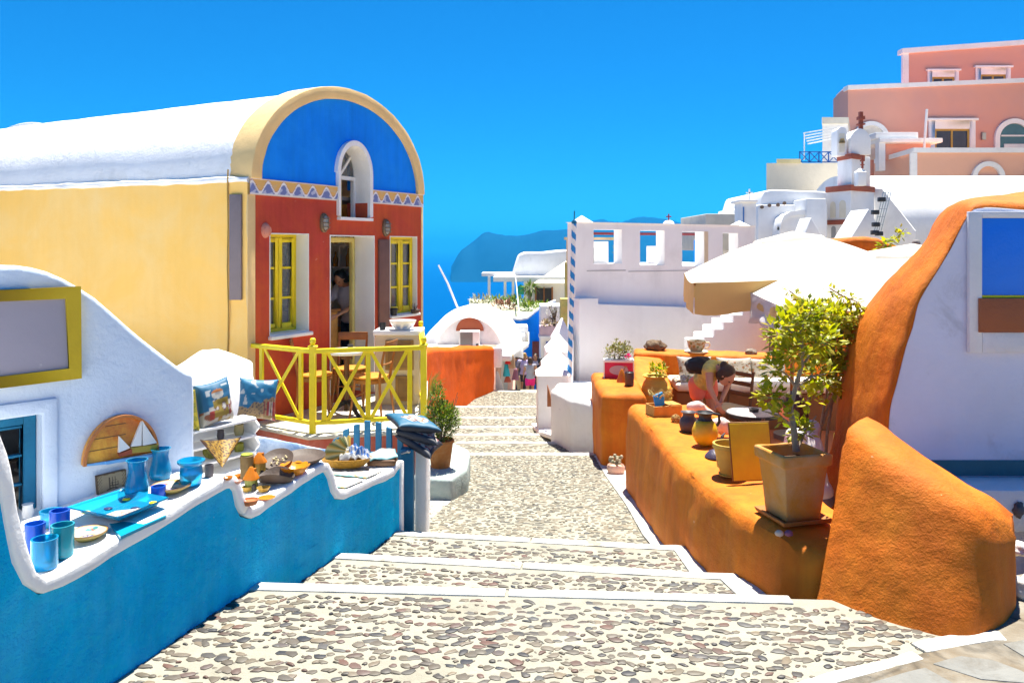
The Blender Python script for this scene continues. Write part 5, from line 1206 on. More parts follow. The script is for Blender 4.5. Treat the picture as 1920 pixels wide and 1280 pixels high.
# green ledge with potted shrub
b = MB(); b.prism([Vector((x, y, -.36)) for x, y in ((-.86, 6.95), (-.52, 6.9), (-.40, 7.25), (-.41, 7.9), (-.62, 8.25), (-.86, 8.25))], (0, 0, -.5))
tag(b.build('stone_ledge', M('green_grey_stone', (.30, .36, .34), rough=.85, var=.12, vs=3, bump=.3, patch=(.45, .48, .45), ps=5), bevel=.03, seg=3, sub=.15, rough=(.012, 5)), 'raised grey green ledge with a whitewashed edge beside the porch', 'ledge')
def leaves(b, c, rad, n, L, wd, rnd, bias=.3, droop=.0):
    c = Vector(c); rad = Vector(rad)
    for _ in range(n):
        d = Vector((rnd.gauss(0, 1), rnd.gauss(0, 1), rnd.gauss(0, 1))).normalized(); r_ = rnd.random() ** .45
        p = c + Vector((d.x * rad.x, d.y * rad.y, d.z * rad.z)) * r_
        dr = (d + Vector((rnd.uniform(-.7, .7), rnd.uniform(-.7, .7), rnd.uniform(-.4, .8) + bias))).normalized()
        if droop: dr.z -= droop
        s_ = rnd.uniform(.65, 1.2); b.leaf(p, dr, Vector((rnd.uniform(-.5, .5), rnd.uniform(-.5, .5), 1)), L * s_, wd * s_)
rnd = random.Random(11)
p = W(826, 868, 7.3); p.z = -.36; pp = T('potted_shrub', 'bushy pale green shrub in a terracotta pot on the grey green ledge', 'plant', p)
b = MB(); b.lathe([(.085, 0), (.115, .22), (.125, .225), (.125, .25), (.112, .25), (.10, .20), (0, .2)], p, 26); b.build('pot', CLAY, pp)
b = MB()
for k in range(16): a = rnd.random() * 6.28; r_ = rnd.uniform(.05, .16); b.tube([p + Vector((0, 0, .2)), p + Vector((r_ * .5 * math.cos(a), r_ * .5 * math.sin(a), .38)), p + Vector((r_ * math.cos(a), r_ * math.sin(a), rnd.uniform(.45, .68)))], [.006, .004, .002], 5)
b.build('stems', BARK, pp)
b = MB(); leaves(b, p + Vector((0, 0, .42)), (.17, .15, .19), 1500, .035, .008, rnd, .6); leaves(b, p + Vector((-.03, 0, .62)), (.07, .07, .16), 350, .034, .007, rnd, 1.0); leaves(b, p + Vector((.07, 0, .45)), (.12, .1, .12), 400, .034, .007, rnd, .6); b.build('foliage', LEAFD, pp)
b = MB(); rnd = random.Random(2)
p = W(800, 725, 8.7)
for k in range(40): a = rnd.uniform(-.9, 1.2); e = rnd.uniform(-.2, .9); d = Vector((math.cos(e) * math.cos(a), math.cos(e) * math.sin(a) * .6, math.sin(e))); b.tube([p + Vector((0, 0, -.2)), p + d * .11, p + d * rnd.uniform(.18, .24)], [.004, .003, .001], 4)
tag(b.build('spiky_plant', MI('dry_reed', [(.35, .26, .06), (.46, .34, .08), (.30, .26, .08)])), 'thin dry spiky plant between the porch corner and the orange red wall', 'plant')
# ================================================================== RIGHT: ORANGE TERRACE
FLZ = -.72
def slabpoly(name, xy, z0, z1, mat, lab, cat, bevel=.05, sub=.11, rough=(.014, 4), tops=None, seg=4):
    b = MB(); n = len(xy); tops = tops or [z1] * n
    b.v = [Vector((x, y, z0)) for x, y in xy] + [Vector((x + (0), y, t)) for (x, y), t in zip(xy, tops)]
    b.face(*range(n)); b.face(*[n + i for i in range(n)][::-1])
    for i in range(n): b.face(i, n + i, n + (i + 1) % n, (i + 1) % n)
    return tag(b.build(name, mat, bevel=bevel, seg=seg, sub=sub, rough=rough, ang=70), lab, cat)
b = MB()   # low ledge wall with a battered street face
base = [(1.04, 7.42), (1.04, 6.6), (1.05, 5.9), (1.06, 5.4), (1.10, 4.9), (1.17, 4.3), (1.30, 3.95), (1.42, 3.80)]
topf = [(1.07, 7.36), (1.10, 6.6), (1.10, 5.9), (1.11, 5.45), (1.16, 4.95), (1.25, 4.4), (1.36, 4.02), (1.48, 3.88)]
zt_ = [.20, .205, .20, .20, .20, .20, .185, .14]
midf = [((a[0] + c[0]) / 2 - .012, (a[1] + c[1]) / 2) for a, c in zip(base, topf)]
backx = 1.80; n = len(base)
rows = [[Vector((x, y, -.95)) for x, y in base], [Vector((x, y, -.30)) for x, y in midf], [Vector((x, y, z - .05)) for (x, y), z in zip(topf, zt_)],
        [Vector((x + .045, y, z)) for (x, y), z in zip(topf, zt_)], [Vector((1.6, y, z + .002)) for (x, y), z in zip(topf, zt_)], [Vector((backx, y, z)) for (x, y), z in zip(topf, zt_)], [Vector((backx + .05, y, -.95)) for x, y in topf]]
for r_ in rows: b.v += r_
for r_ in range(len(rows) - 1):
    for i in range(n - 1): a = r_ * n + i; b.face(a, a + 1, a + n + 1, a + n)
for i in (0, n - 1): b.face(*[r_ * n + i for r_ in range(len(rows))])
tag(b.build('ledge_wall', ORANGE2, bevel=.035, seg=3, sub=.10, rough=(.016, 3.4), ang=75), 'long low ochre orange ledge wall beside the path carrying jugs, sign and pots', 'wall')
slabpoly('terrace_pier', [(.97, 9.9), (.94, 8.42), (1.42, 8.38), (1.46, 9.2), (1.50, 9.9)], -1.2, .10, ORANGE2, 'blocky ochre orange pier with the pink planter on it', 'pier', bevel=.07, sub=.10, rough=(.018, 3))
struct(slabpoly('terrace_floor', [(1.5, 10.9), (1.6, 7.0), (1.7, 3.9), (2.4, 4.4), (7.5, 6.1), (7.5, 11.5)], FLZ - .3, FLZ, M('terracotta_floor', (.40, .13, .05), rough=.8, var=.15), None, None, bevel=0, sub=0, rough=None))
bench = T('terrace_bench', 'built in orange masonry bench with a white mattress against its back wall', 'bench', (3.0, 11, FLZ))
def bl(name, xy, z0, z1, mat, bevel=.06, sub=.16, rough=(.014, 3.5), tops=None):
    b = MB(); n = len(xy); tops = tops or [z1] * n
    b.v = [Vector((x, y, z0)) for x, y in xy] + [Vector((x, y, t)) for (x, y), t in zip(xy, tops)]
    b.face(*range(n)); b.face(*[n + i for i in range(n)][::-1])
    for i in range(n): b.face(i, n + i, n + (i + 1) % n, (i + 1) % n)
    return b.build(name, mat, bench, bevel=bevel, seg=4, sub=sub, rough=rough, ang=70)
bl('back_wall', [(1.72, 11.3), (3.2, 11.15), (5.6, 10.9), (5.6, 11.3), (3.2, 11.6), (1.78, 11.75)], -1.2, .13, ORANGE2, tops=[.16, .13, .10, .10, .14, .17])
bl('arm_wall', [(1.52, 9.95), (2.0, 9.95), (2.12, 11.25), (1.70, 11.29)], -1.2, .10, ORANGE2, tops=[-.10, -.10, .08, .14])
bl('seat_block', [(2.13, 10.45), (5.6, 10.2), (5.6, 10.88), (2.13, 11.13)], -.8, -.24, M('shaded_ochre_plaster', (.26, .12, .04), rough=.8))  # darker colour paints the shade under the mattress
bl('mattress', [(2.14, 10.40), (5.5, 10.15), (5.5, 10.88), (2.14, 11.10)], -.238, -.13, M('white_canvas', (.78, .74, .64), rough=.9, var=.05, bump=.1), bevel=.04, sub=.2, rough=(.008, 4))
def floral(u, v):
    n = noise.noise(Vector((u * 9, v * 9, 4))); f = noise.noise(Vector((u * 22, v * 16, 2)))
    if v < .8 and n > .22: return (.62, .22, .10) if f > 0 else (.30, .30, .08)
    if f > .36: return (.42, .28, .16)
    return (.80, .76, .66)
for (px, py, wpx, lab) in ((1303, 692, .235, 'white floral cushion leaning by the bent woman at the left of the bench'), (1378, 694, .235, 'white floral cushion with red flowers in the middle of the bench'), (1440, 696, .25, 'white floral cushion at the right of the bench by the bush')):
    q = W(px, py, 10.95); cushion(q, Vector((wpx, -.02, 0)), Vector((0, .07, .165)), .05, floral, lab, 'floral cushions along the bench', back=(.78, .74, .64))
q = W(1283, 725, 10.5); crumple('throw', Vector((2.3, 10.62, -.125)), (.16, 0, 0), (0, .14, 0), .10, floral, 'crumpled white floral throw on the left end of the bench', seed=12)
# stones and tea cup planter on the back wall
def rock(px, py, Y, r, lab, mat=DROCK, seed=0, cat='rock', z=None):
    q = W(px, py, Y); b = MB(); b.ball((q.x, q.y, (z if z is not None else q.z) + r[2] * .8), r, 18, 12, .42, 2.2); return tag(b.build('rock', mat, ang=80), lab, cat)
rock(1228, 655, 11.5, (.15, .12, .085), 'large brown lava rock on the left end of the orange back wall', M('brown_rock', (.15, .10, .06), rough=.9, var=.35, vs=14, bump=1, bs=45), z=.15)
rock(1408, 672, 11.3, (.085, .07, .055), 'small grey brown stone on the back wall between cup planter and bush', M('pale_rock', (.24, .20, .16), rough=.9, var=.3, vs=14, bump=1), z=.11); rock(1456, 672, 11.2, (.095, .08, .06), 'dark stone on the back wall beside the green bush', z=.10)
q = Vector((W(1305, 0, 11.4).x, 11.38, .135)); tc = T('teacup_planter', 'giant flowered teacup and saucer planter on the orange back wall', 'planter', q)
def tcup(v): n = noise.noise(Vector((v.x * 24, v.y * 24, v.z * 24))); return (.60, .26, .05) if n > .08 and .06 < v.z - .135 < .17 else (.24, .26, .06) if n < -.3 else (.80, .72, .54)
b = MB(); b.lathe([(.06, .02), (.08, .03), (.115, .09), (.125, .15), (.13, .17), (.135, .18), (.128, .18), (.12, .16), (0, .14)], q, 36)
b2 = MB(); pr = []; src = [(.06, .02), (.085, .035), (.115, .09), (.125, .15), (.135, .18), (.125, .18), (.115, .15), (0, .14)]
for i in range(7):
    for k in range(4): t = k / 4; pr.append((lerp(src[i][0], src[i + 1][0], t), lerp(src[i][1], src[i + 1][1], t)))
b2.lathe(pr, q, 48); b2.build('cup', MV('glazed_print'), tc, col=[tcup(v) for v in b2.v])
b = MB(); b.lathe([(.05, 0), (.14, .012), (.17, .028), (.165, .034), (.1, .02), (0, .02)], q, 36); b.build('saucer', M('cream_glaze', (.78, .66, .44), rough=.35), tc)
b = MB(); b.tube([q + Vector(p) for p in ((.125, -.02, .15), (.17, -.03, .155), (.185, -.03, .12), (.165, -.03, .08), (.115, -.02, .07))], .011, 8); b.build('handle', M('cream_glaze', (.78, .66, .44)), tc)
# ---- pink planter box with flowers, cylinder, cone
q = Vector((W(1160, 0, 9.45).x, 9.45, .10)); pk = T('planter_box', 'pink planter box with a grey oval label and white rim on the orange pier', 'planter', q, R(-6))
b = MB(); b.prism([(-.165, -.07, 0), (.165, -.07, 0), (.165, .07, 0), (-.165, .07, 0)], (0, 0, .19)); b.build('box', M('raspberry_paint', (.68, .02, .07), rough=.45, var=.1), pk, local=True, bevel=.006)
b = MB(); b.box(-.178, .178, -.083, .083, .19, .222); b.build('rim', WPAINT, pk, local=True, bevel=.006)
b = MB(); b.v = [Vector((.11 * math.cos(a), -.0715, .10 + .055 * math.sin(a))) for a in [2 * math.pi * k / 28 for k in range(28)]]; b.face(*range(28)); b.prism([v.copy() for v in b.v], (0, -.003, 0)); b.build('label', M('pinkish_grey_label', (.52, .40, .42), rough=.6), pk, local=True)
b = MB()
for sx in (-.172, .172): b.box(sx - .007, sx + .007, -.078, -.072, 0, .19)
b.build('corner_trim', WPAINT, pk, local=True)
rnd = random.Random(21); b = MB(); leaves(b, (0, 0, .30), (.19, .09, .10), 520, .035, .011, rnd, .5); leaves(b, (.02, 0, .37), (.12, .08, .09), 160, .034, .010, rnd, .7); b.build('foliage', MI('grey_green_leaves', [(.16, .19, .07), (.26, .27, .10), (.34, .34, .18), (.20, .14, .08)], translucent=.25), pk, local=True)
b = MB()
for (x, y, z) in ((.10, -.10, .275), (.115, -.105, .268), (.09, -.098, .262)): leaves(b, (x, y, z), (.02, .015, .02), 14, .028, .012, rnd)
b.build('blossom', MI('magenta_petals', [(.62, .01, .20), (.72, .03, .28)], translucent=.2), pk, local=True)
q = Vector((W(1180, 0, 8.95).x, 8.95, .10)); b = MB(); b.lathe([(.048, 0), (.05, .004), (.05, .145), (.044, .15), (.04, .13), (0, .12)], q, 24); tag(b.build('tin', M('smoky_tin', (.07, .055, .06), rough=.4, metal=.3)), 'dark cylindrical tin on the orange pier in front of the planter', 'tin')
q = Vector((W(1166, 0, 9.12).x, 9.12, .10)); t = T('clay_lantern', 'little orange clay cone lantern beside the dark tin', 'lantern', q)
b = MB(); b.lathe([(.06, 0), (.058, .02), (.03, .11), (.012, .15), (0, .155)], q, 18, wob=.05); b.build('cone', ORG, t)
b = MB(); b.tube([q + Vector((.02, 0, .13)), q + Vector((.04, -.01, .19)), q + Vector((.06, -.01, .17))], .005, 5); b.build('spout', OCH, t)
# ---- ribbed ochre urn with plant
q = Vector((W(1233, 0, 9.1).x, 9.25, -.28)); ur = T('urn', 'big ribbed mustard urn with a small green plant', 'urn', q)
pr = []
for k in range(41):
    t = k / 40; z = .42 * t; r_ = .105 + .085 * math.sin(math.pi * min(1, t * 1.02) ** .82) ; r_ = r_ * (1 + .022 * math.cos(t * 14 * math.pi)); pr.append((r_, z))
pr += [(.135, .425), (.145, .44), (.13, .45), (.105, .44), (.09, .36), (0, .35)]
b = MB(); b.lathe(pr, q, 40); b.build('body', M('mustard_clay', (.55, .37, .05), rough=.6, var=.14, vs=6, bump=.25), ur)
b = MB(); leaves(b, q + Vector((.03, -.02, .50)), (.10, .08, .08), 160, .06, .014, rnd, .6); b.build('foliage', LEAF, ur)
slabpoly('plinth', [(1.62, 8.95), (2.0, 8.95), (2.0, 9.5), (1.62, 9.5)], -1.0, -.28, ORANGE2, 'rough orange plinth under the mustard urn', 'plinth', bevel=.03)
# ---- wooden box with blue tags and twigs
q = G(1247, 781, .205); q.y += .06; wb = T('wooden_box', 'small open wooden box with a blue tag and curly twigs on the ledge', 'box', Vector((q.x, q.y, .205)), R(16))
for nm, (x0, x1, y0, y1, z0, z1) in (('side', (-.13, .13, -.085, -.075, 0, .095)), ('side', (-.13, .13, .075, .085, 0, .095)), ('side', (-.13, -.12, -.074, .074, 0, .095)), ('side', (.12, .13, -.074, .074, 0, .095)), ('bottom', (-.119, .119, -.074, .074, .002, .05)), ('lid', (0.01, .125, -.08, .08, .097, .103))):
    b = MB(); b.box(x0, x1, y0, y1, z0, z1); b.build(nm, M('orange_pine', (.58, .27, .04), rough=.5, var=.18, vs=10), wb, local=True, bevel=.002, seg=1)
b = MB(); b.obox((-.06, -.03, .14), (.045, 0, .015), (0, .01, 0), (-.012, 0, .055)); b.obox((-.03, .0, .13), (.035, .01, -.01), (0, .012, 0), (.01, 0, .055)); tagp = b.build('blue_tag', M('cerulean_card', (.01, .28, .72), rough=.5), wb, local=True, bevel=.01)
b = MB()
for k in range(16):
    a = rnd.random() * 6.28; b.tube([(-.05, 0, .08), (-.05 + .05 * math.cos(a), .05 * math.sin(a), .17), (-.03 + .10 * math.cos(a + .5), .07 * math.sin(a), .20 + .04 * rnd.random()), (-.02 + .11 * math.cos(a + 1), .07 * math.sin(a + 1), .17)], [.004, .003, .003, .002], 5)
b.build('twigs', M('straw', (.52, .36, .10), rough=.7), wb, local=True)
def ledge_q(px, py, dz=0): q = G(px, py, .205); q.z = .205 + dz; return q
# wicker ball, black pot, jug, shells, dark bowl, ochre pot
q = ledge_q(1267, 792, .03); b = MB()
for k in range(14):
    ax = Vector((rnd.gauss(0, 1), rnd.gauss(0, 1), rnd.gauss(0, 1))).normalized(); u = ax.orthogonal().normalized(); v = ax.cross(u)
    b.tube([q + (u * math.cos(a) + v * math.sin(a)) * .035 for a in [2 * math.pi * i / 14 for i in range(15)]], .004, 5)
tag(b.build('wicker_ball', M('dark_straw', (.32, .19, .05), rough=.7)), 'small ball of woven twigs beside the wooden box', 'ornament')
q = ledge_q(1291, 810); b = MB(); b.lathe([(.045, 0), (.062, .02), (.072, .06), (.066, .10), (.046, .125), (.046, .145), (.06, .16), (.052, .16), (.038, .14), (0, .12)], q, 30); tag(b.build('black_pot', M('purple_black_clay', (.055, .045, .055), rough=.5, bump=.2), ang=60), 'squat purple black clay pot behind the round yellow jug', 'pot')
q = ledge_q(1322, 834); jg = T('jug', 'round mustard yellow jug with a dark neck on the ledge', 'jug', q)
b = MB(); b.lathe([(.04, 0), (.065, .02), (.092, .07), (.094, .11), (.075, .16), (.05, .185)], q, 34); b.build('body', M('mustard_jug', (.62, .38, .01), rough=.4, var=.14, vs=8, bump=.1), jg, ang=60)
b = MB(); b.lathe([(.055, .182), (.045, .20), (.05, .225), (.066, .24), (.058, .243), (.04, .22), (0, .2)], q, 30); b.build('neck', BLACK, jg, ang=60)
b = MB(); b.tube([q + Vector(p) for p in ((.055, 0, .23), (.10, 0, .22), (.105, 0, .17), (.085, 0, .14))], .011, 8); b.build('handle', BLACK, jg)
def conch(c, ax, L, r, lab):
    """spiral shell: long tapering whorl with knobs and a flared lip"""
    c = Vector(c); ax = Vector(ax).normalized(); u = ax.orthogonal().normalized(); v = ax.cross(u); b = MB(); n, k = 28, 30
    for i in range(k + 1):
        t = i / k; rad = r * (math.sin(math.pi * min(1, t ** .7)) ** .75 * (1 - .45 * t) + .04)
        for j in range(n):
            a = 2 * math.pi * j / n; kn = 1 + .13 * max(0, math.sin(a * 3 + t * 22)) * (t > .35); lip = 1 + .5 * max(0, math.cos(a - 1.0)) ** 3 * math.exp(-((t - .36) / .2) ** 2)
            b.v.append(c + ax * (L * (t - .5)) + (u * math.cos(a) + v * math.sin(a)) * rad * kn * lip)
    for i in range(k):
        for j in range(n): b.face(i * n + j, i * n + (j + 1) % n, (i + 1) * n + (j + 1) % n, (i + 1) * n + j)
    b.face(*range(n)); b.face(*[k * n + j for j in range(n)])
    return tag(b.build('conch_shell', M('shell_white', (.76, .62, .56), rough=.35, var=.10, vs=9, bump=.2, patch=(.70, .42, .36), ps=9, pt=.6), ang=70), lab, 'shell', 'conch shells on the ledge')
q = ledge_q(1362, 822, .075); conch(q, (.9, -.15, -.25), .27, .058, 'white pink conch shell resting between the yellow jug and the blank yellow sign')
q = ledge_q(1316, 782, .06); conch(q, (.92, .1, -.28), .28, .052, 'white conch shell lying behind the yellow jug toward the wooden box')
q = ledge_q(1342, 856); b = MB(); b.lathe([(.075, 0), (.07, .012), (.045, .04), (.02, .05), (0, .052)], q, 30); tag(b.build('dark_bowl', M('dark_indigo_clay', (.05, .04, .07), rough=.45)), 'dark upturned clay bowl on the ledge before the ochre flowerpot', 'bowl')
b = MB(); q = ledge_q(1352, 838, .0); b.tube([q + Vector((0, 0, .02)), q + Vector((.01, 0, .08)), q + Vector((.03, .01, .10))], [.02, .012, .004], 8); tag(b.build('figurine', SLATE), 'little dark bird shaped figurine under the conch shell', 'figurine')
q = ledge_q(1372, 893); q.y += .04; b = MB(); b.lathe([(.07, 0), (.072, .01), (.062, .012), (.10, .17), (.108, .172), (.108, .20), (.095, .20), (.08, .05), (0, .05)], q, 32); tag(b.build('flowerpot', M('ochre_clay', (.52, .34, .05), rough=.6, var=.15, vs=7, bump=.2)), 'empty ochre flowerpot standing behind the blank yellow sign', 'pot')
# blank yellow sign
q0, q1 = G(1374, 906, .205), G(1452, 903, .205); up = Vector((-.01, .07, .345)); bn = T('menu_board', 'blank yellow board with a thin dark edge leaning on the ledge', 'sign', (q0 + q1) / 2)
b = MB(); q0.z = q1.z = .215; dn = Vector((0, .012, 0)); b.prism([q0, q1, q1 + up, q0 + up], dn); b.build('edge', M('brown_edge', (.22, .10, .02), rough=.6), bn)
b = MB(); w3 = (q1 - q0) * .025; u3 = up * .018; b.prism([q0 + w3 + u3 - dn * .3, q1 - w3 + u3 - dn * .3, q1 - w3 + up - u3 - dn * .3, q0 + w3 + up - u3 - dn * .3], dn * .25); b.build('face', M('faded_yellow', (.66, .48, .01), rough=.55, var=.10, vs=5, bump=.15, patch=(.60, .40, .01), ps=6), bn)
# big square pot with lime tree
N = Vector((1.395, 4.10, .205)); a = R(14); ex = Vector((math.cos(a), math.sin(a), 0)); ey = Vector((-math.sin(a), math.cos(a), 0)); cpt = N + (ex + ey) * .14
bp = T('potted_tree', 'young lime green tree in a large square terracotta pot on the ledge', 'plant', Vector((cpt.x, cpt.y, .205)))
def sq(h, z, dx=0): return [cpt + ex * (i * h) + ey * (j * h) + Vector((0, 0, z)) for i, j in ((-1, -1), (1, -1), (1, 1), (-1, 1))]
b = MB(); levels = [(.100, .012), (.127, .30), (.142, .305), (.145, .355), (.140, .365), (.122, .365), (.110, .28)]
for h, z in levels: b.v += sq(h, z)
for k in range(len(levels) - 1):
    for j in range(4): b.face(k * 4 + j, k * 4 + (j + 1) % 4, (k + 1) * 4 + (j + 1) % 4, (k + 1) * 4 + j)
b.face(0, 1, 2, 3); b.build('pot', M('ochre_terracotta', (.56, .235, .035), rough=.7, var=.16, vs=4, bump=.25, spec=.2, patch=(.52, .30, .14), ps=3.2, pt=.55), bp, bevel=.007, seg=3, sub=.06, rough=(.003, 9))
b = MB(); b.v = sq(.113, .30); b.face(0, 1, 2, 3); b.build('soil', M('potting_soil', (.10, .05, .025), rough=1, var=.3, vs=30, bump=1), bp)
b = MB()
for h, z in ((.10, 0), (.135, .004), (.145, .028), (.135, .028), (.10, .012)): b.v += sq(h, z)
for k in range(4):
    for j in range(4): b.face(k * 4 + j, k * 4 + (j + 1) % 4, (k + 1) * 4 + (j + 1) % 4, (k + 1) * 4 + j)
b.face(0, 1, 2, 3); b.build('saucer', CLAY, bp, bevel=.003)
tp = [W(1493, 845, 4.26), W(1488, 800, 4.26), W(1482, 765, 4.28), W(1492, 725, 4.30), W(1502, 690, 4.30), W(1506, 655, 4.30), W(1500, 620, 4.3)]
b = MB(); b.tube(tp, [.020, .016, .014, .012, .011, .008, .004], 9)
tips = [(1440, 745, 4.2), (1455, 690, 4.25), (1545, 640, 4.35), (1470, 610, 4.25), (1550, 700, 4.4), (1520, 585, 4.3), (1430, 770, 4.15), (1530, 780, 4.4)]
for (px, py, Y) in tips:
    e = W(px, py, Y); s_ = min(tp, key=lambda p: abs(p.z - (e.z - .10))); m_ = s_.lerp(e, .5) + Vector((0, 0, .02)); b.tube([s_, m_, e], [.009, .006, .003], 6)
b.build('trunk', BARK, bp)
rnd = random.Random(31); b = MB()
for (px, py, Y, rx, rz, n_) in ((1500, 605, 4.3, .12, .10, 130), (1465, 625, 4.25, .09, .09, 90), (1540, 640, 4.35, .10, .11, 110), (1490, 660, 4.22, .11, .08, 90), (1455, 690, 4.2, .07, .07, 60), (1448, 742, 4.2, .075, .06, 90), (1530, 700, 4.4, .09, .09, 80), (1515, 745, 4.45, .06, .06, 20), (1500, 805, 4.3, .06, .06, 60), (1470, 775, 4.2, .05, .06, 30), (1520, 585, 4.3, .07, .06, 60)):
    leaves(b, W(px, py, Y), (rx, rx * .9, rz), n_, .052, .017, rnd, .25, .1)
b.build('foliage', LEAF, bp)
for (px, c_, nm, lab) in ((1462, M('pale_pebble', (.66, .48, .36), rough=.7), 'pebble', 'pale pink pebble on the ledge edge below the big square pot'), (1480, M('purple_pebble', (.26, .08, .14), rough=.6), 'pebble', 'dark purple pebble on the ledge edge below the big square pot')):
    q = G(px, 1005, .19); b = MB(); b.ball(q + Vector((0, .01, .012)), (.022, .018, .016), 12, 8, .2); tag(b.build(nm, c_, ang=80), lab, 'pebble')
# ---- bush climbing behind
vb = T('vine_bush', 'tall sunlit vine bush with long tendrils behind the potted tree', 'bush', (2.35, 6.2, FLZ)); b = MB()
for (px, py) in ((1500, 560), (1540, 570), (1590, 560), (1570, 620), (1530, 640), (1600, 640)):
    e = W(px, py, 6.1); b.tube([(2.3 + rnd.uniform(-.1, .1), 6.2, FLZ), (2.32 + rnd.uniform(-.1, .15), 6.2, .2), e], [.016, .012, .004], 6)
T1 = [W(1480, 545, 6.0), W(1500, 560, 6.0), W(1530, 575, 6.05), W(1570, 600, 6.1)]; T2 = [W(1555, 540, 5.95), W(1580, 555, 6), W(1605, 565, 6.05), W(1620, 580, 6.1)]; T3 = [W(1640, 490, 6.3), W(1660, 505, 6.3), W(1675, 510, 6.3)]
for t_ in (T1, T2): b.tube(t_, .005, 5)
b.build('stems', BARK, vb)
b = MB()
for (px, py, rx, rz, n_) in ((1545, 600, .26, .14, 420), (1510, 640, .22, .16, 380), (1580, 650, .2, .2, 400), (1550, 700, .24, .2, 420), (1600, 720, .12, .18, 200), (1500, 590, .13, .09, 150), (1590, 600, .14, .12, 180), (1610, 790, .08, .14, 80)):
    leaves(b, W(px, py, 6.15), (rx, .22, rz), n_, .062, .019, rnd, .2, .15)
for t_ in (T1, T2):
    for i in range(len(t_) - 1):
        for k in range(9): leaves(b, t_[i].lerp(t_[i + 1], k / 9), (.035, .03, .03), 2, .06, .018, rnd, -.2, .3)
b.build('foliage', LEAF, vb)
sv = T('climbing_vine', 'sprig of vine climbing over the white parasol by the orange mound', 'vine', W(1660, 500, 9.5)); b = MB(); V3 = [W(1640, 488, 9), W(1655, 500, 9), W(1668, 512, 9)]; V4 = [W(1650, 468, 10.5), W(1662, 455, 10.5), W(1680, 447, 10.5), W(1695, 430, 10.5)]
b.tube(V3, .006, 5); b.tube(V4, .006, 5); b.build('stems', BARK, sv); b = MB()
for V_ in (V3, V4):
    for i in range(len(V_) - 1):
        for k in range(8): leaves(b, V_[i].lerp(V_[i + 1], k / 8), (.06, .05, .05), 3, .085, .026, rnd, .1, .2)
b.build('foliage', LEAF, sv)
# ---- round mosaic table, chairs
q = Vector((W(1410, 0, 8.1).x, 8.1, FLZ)); mt = T('mosaic_table', 'low round table with a pale mosaic top in front of the orange bench', 'table', q)
mos = M('marble_mosaic', (.42, .38, .38), rough=.4, var=.2, vs=12, bump=.1, crack=16)
b = MB(); b.lathe([(.24, .665), (.25, .67), (.25, .695), (.24, .70), (0, .70)], q, 40); b.build('table_top', mos, mt)
b = MB(); b.lathe([(.252, .655), (.262, .66), (.262, .69), (.251, .69)], q, 40); b.build('rim', BLACK, mt)
for k in range(3): a = R(90 + 120 * k); b = MB(); b.tube([q + Vector((.06 * math.cos(a), .06 * math.sin(a), .65)), q + Vector((.05 * math.cos(a), .05 * math.sin(a), .3)), q + Vector((.22 * math.cos(a), .22 * math.sin(a), 0))], .014, 8); b.build('leg', BLACK, mt)
b = MB(); b.lathe([(.045, 0), (.05, .03), (.04, .03), (0, .012)], q + Vector((.02, 0, .701)), 20); tag(b.build('ashtray', BLACK), 'black ashtray on the round mosaic table', 'ashtray')
def rush_chair(loc, rz, lab, wood, seatm):
    t = T('wooden_chair', lab, 'chair', loc, rz)
    for sx in (-1, 1):
        b = MB(); b.tube([(.18 * sx, .18, 0), (.18 * sx, .18, .45)], .018, 8); b.build('leg', wood, t, local=True)
        b = MB(); b.tube([(.18 * sx, -.18, 0), (.18 * sx, -.18, .45), (.18 * sx, -.24, .88)], .018, 8); b.build('leg', wood, t, local=True)
    b = MB(); b.box(-.20, .20, -.20, .20, .43, .465); b.build('seat', seatm, t, local=True, bevel=.012)
    for z in (.60, .72, .83): b = MB(); y = -.18 - .06 * (z - .45) / .43; b.box(-.165, .165, y - .01, y + .01, z - .025, z + .025); b.build('slat', wood, t, local=True, bevel=.004)
    for z in (.15, .28):
        for y in (-.18, .18): b = MB(); b.tube([(-.18, y, z), (.18, y, z)], .010, 6); b.build('stretcher', wood, t, local=True)
rush_chair((W(1362, 0, 9.6).x, 9.55, FLZ), R(120), 'dark wooden chair with a pale seat beside the bent woman', DWOOD, M('rush', (.50, .40, .24), rough=.8))
rush_chair((W(1425, 0, 7.3).x, 7.2, FLZ - .12), R(200), 'wooden chair with a red seat in front of the mosaic table', DWOOD, M('red_seat', (.62, .12, .06), rough=.7))
rush_chair((W(1535, 0, 6.2).x, 6.15, FLZ), R(100), 'chair with a yellow back under the seated person', M('yellow_chair_wood', (.58, .42, .02), rough=.5), M('rush', (.5, .4, .24)))
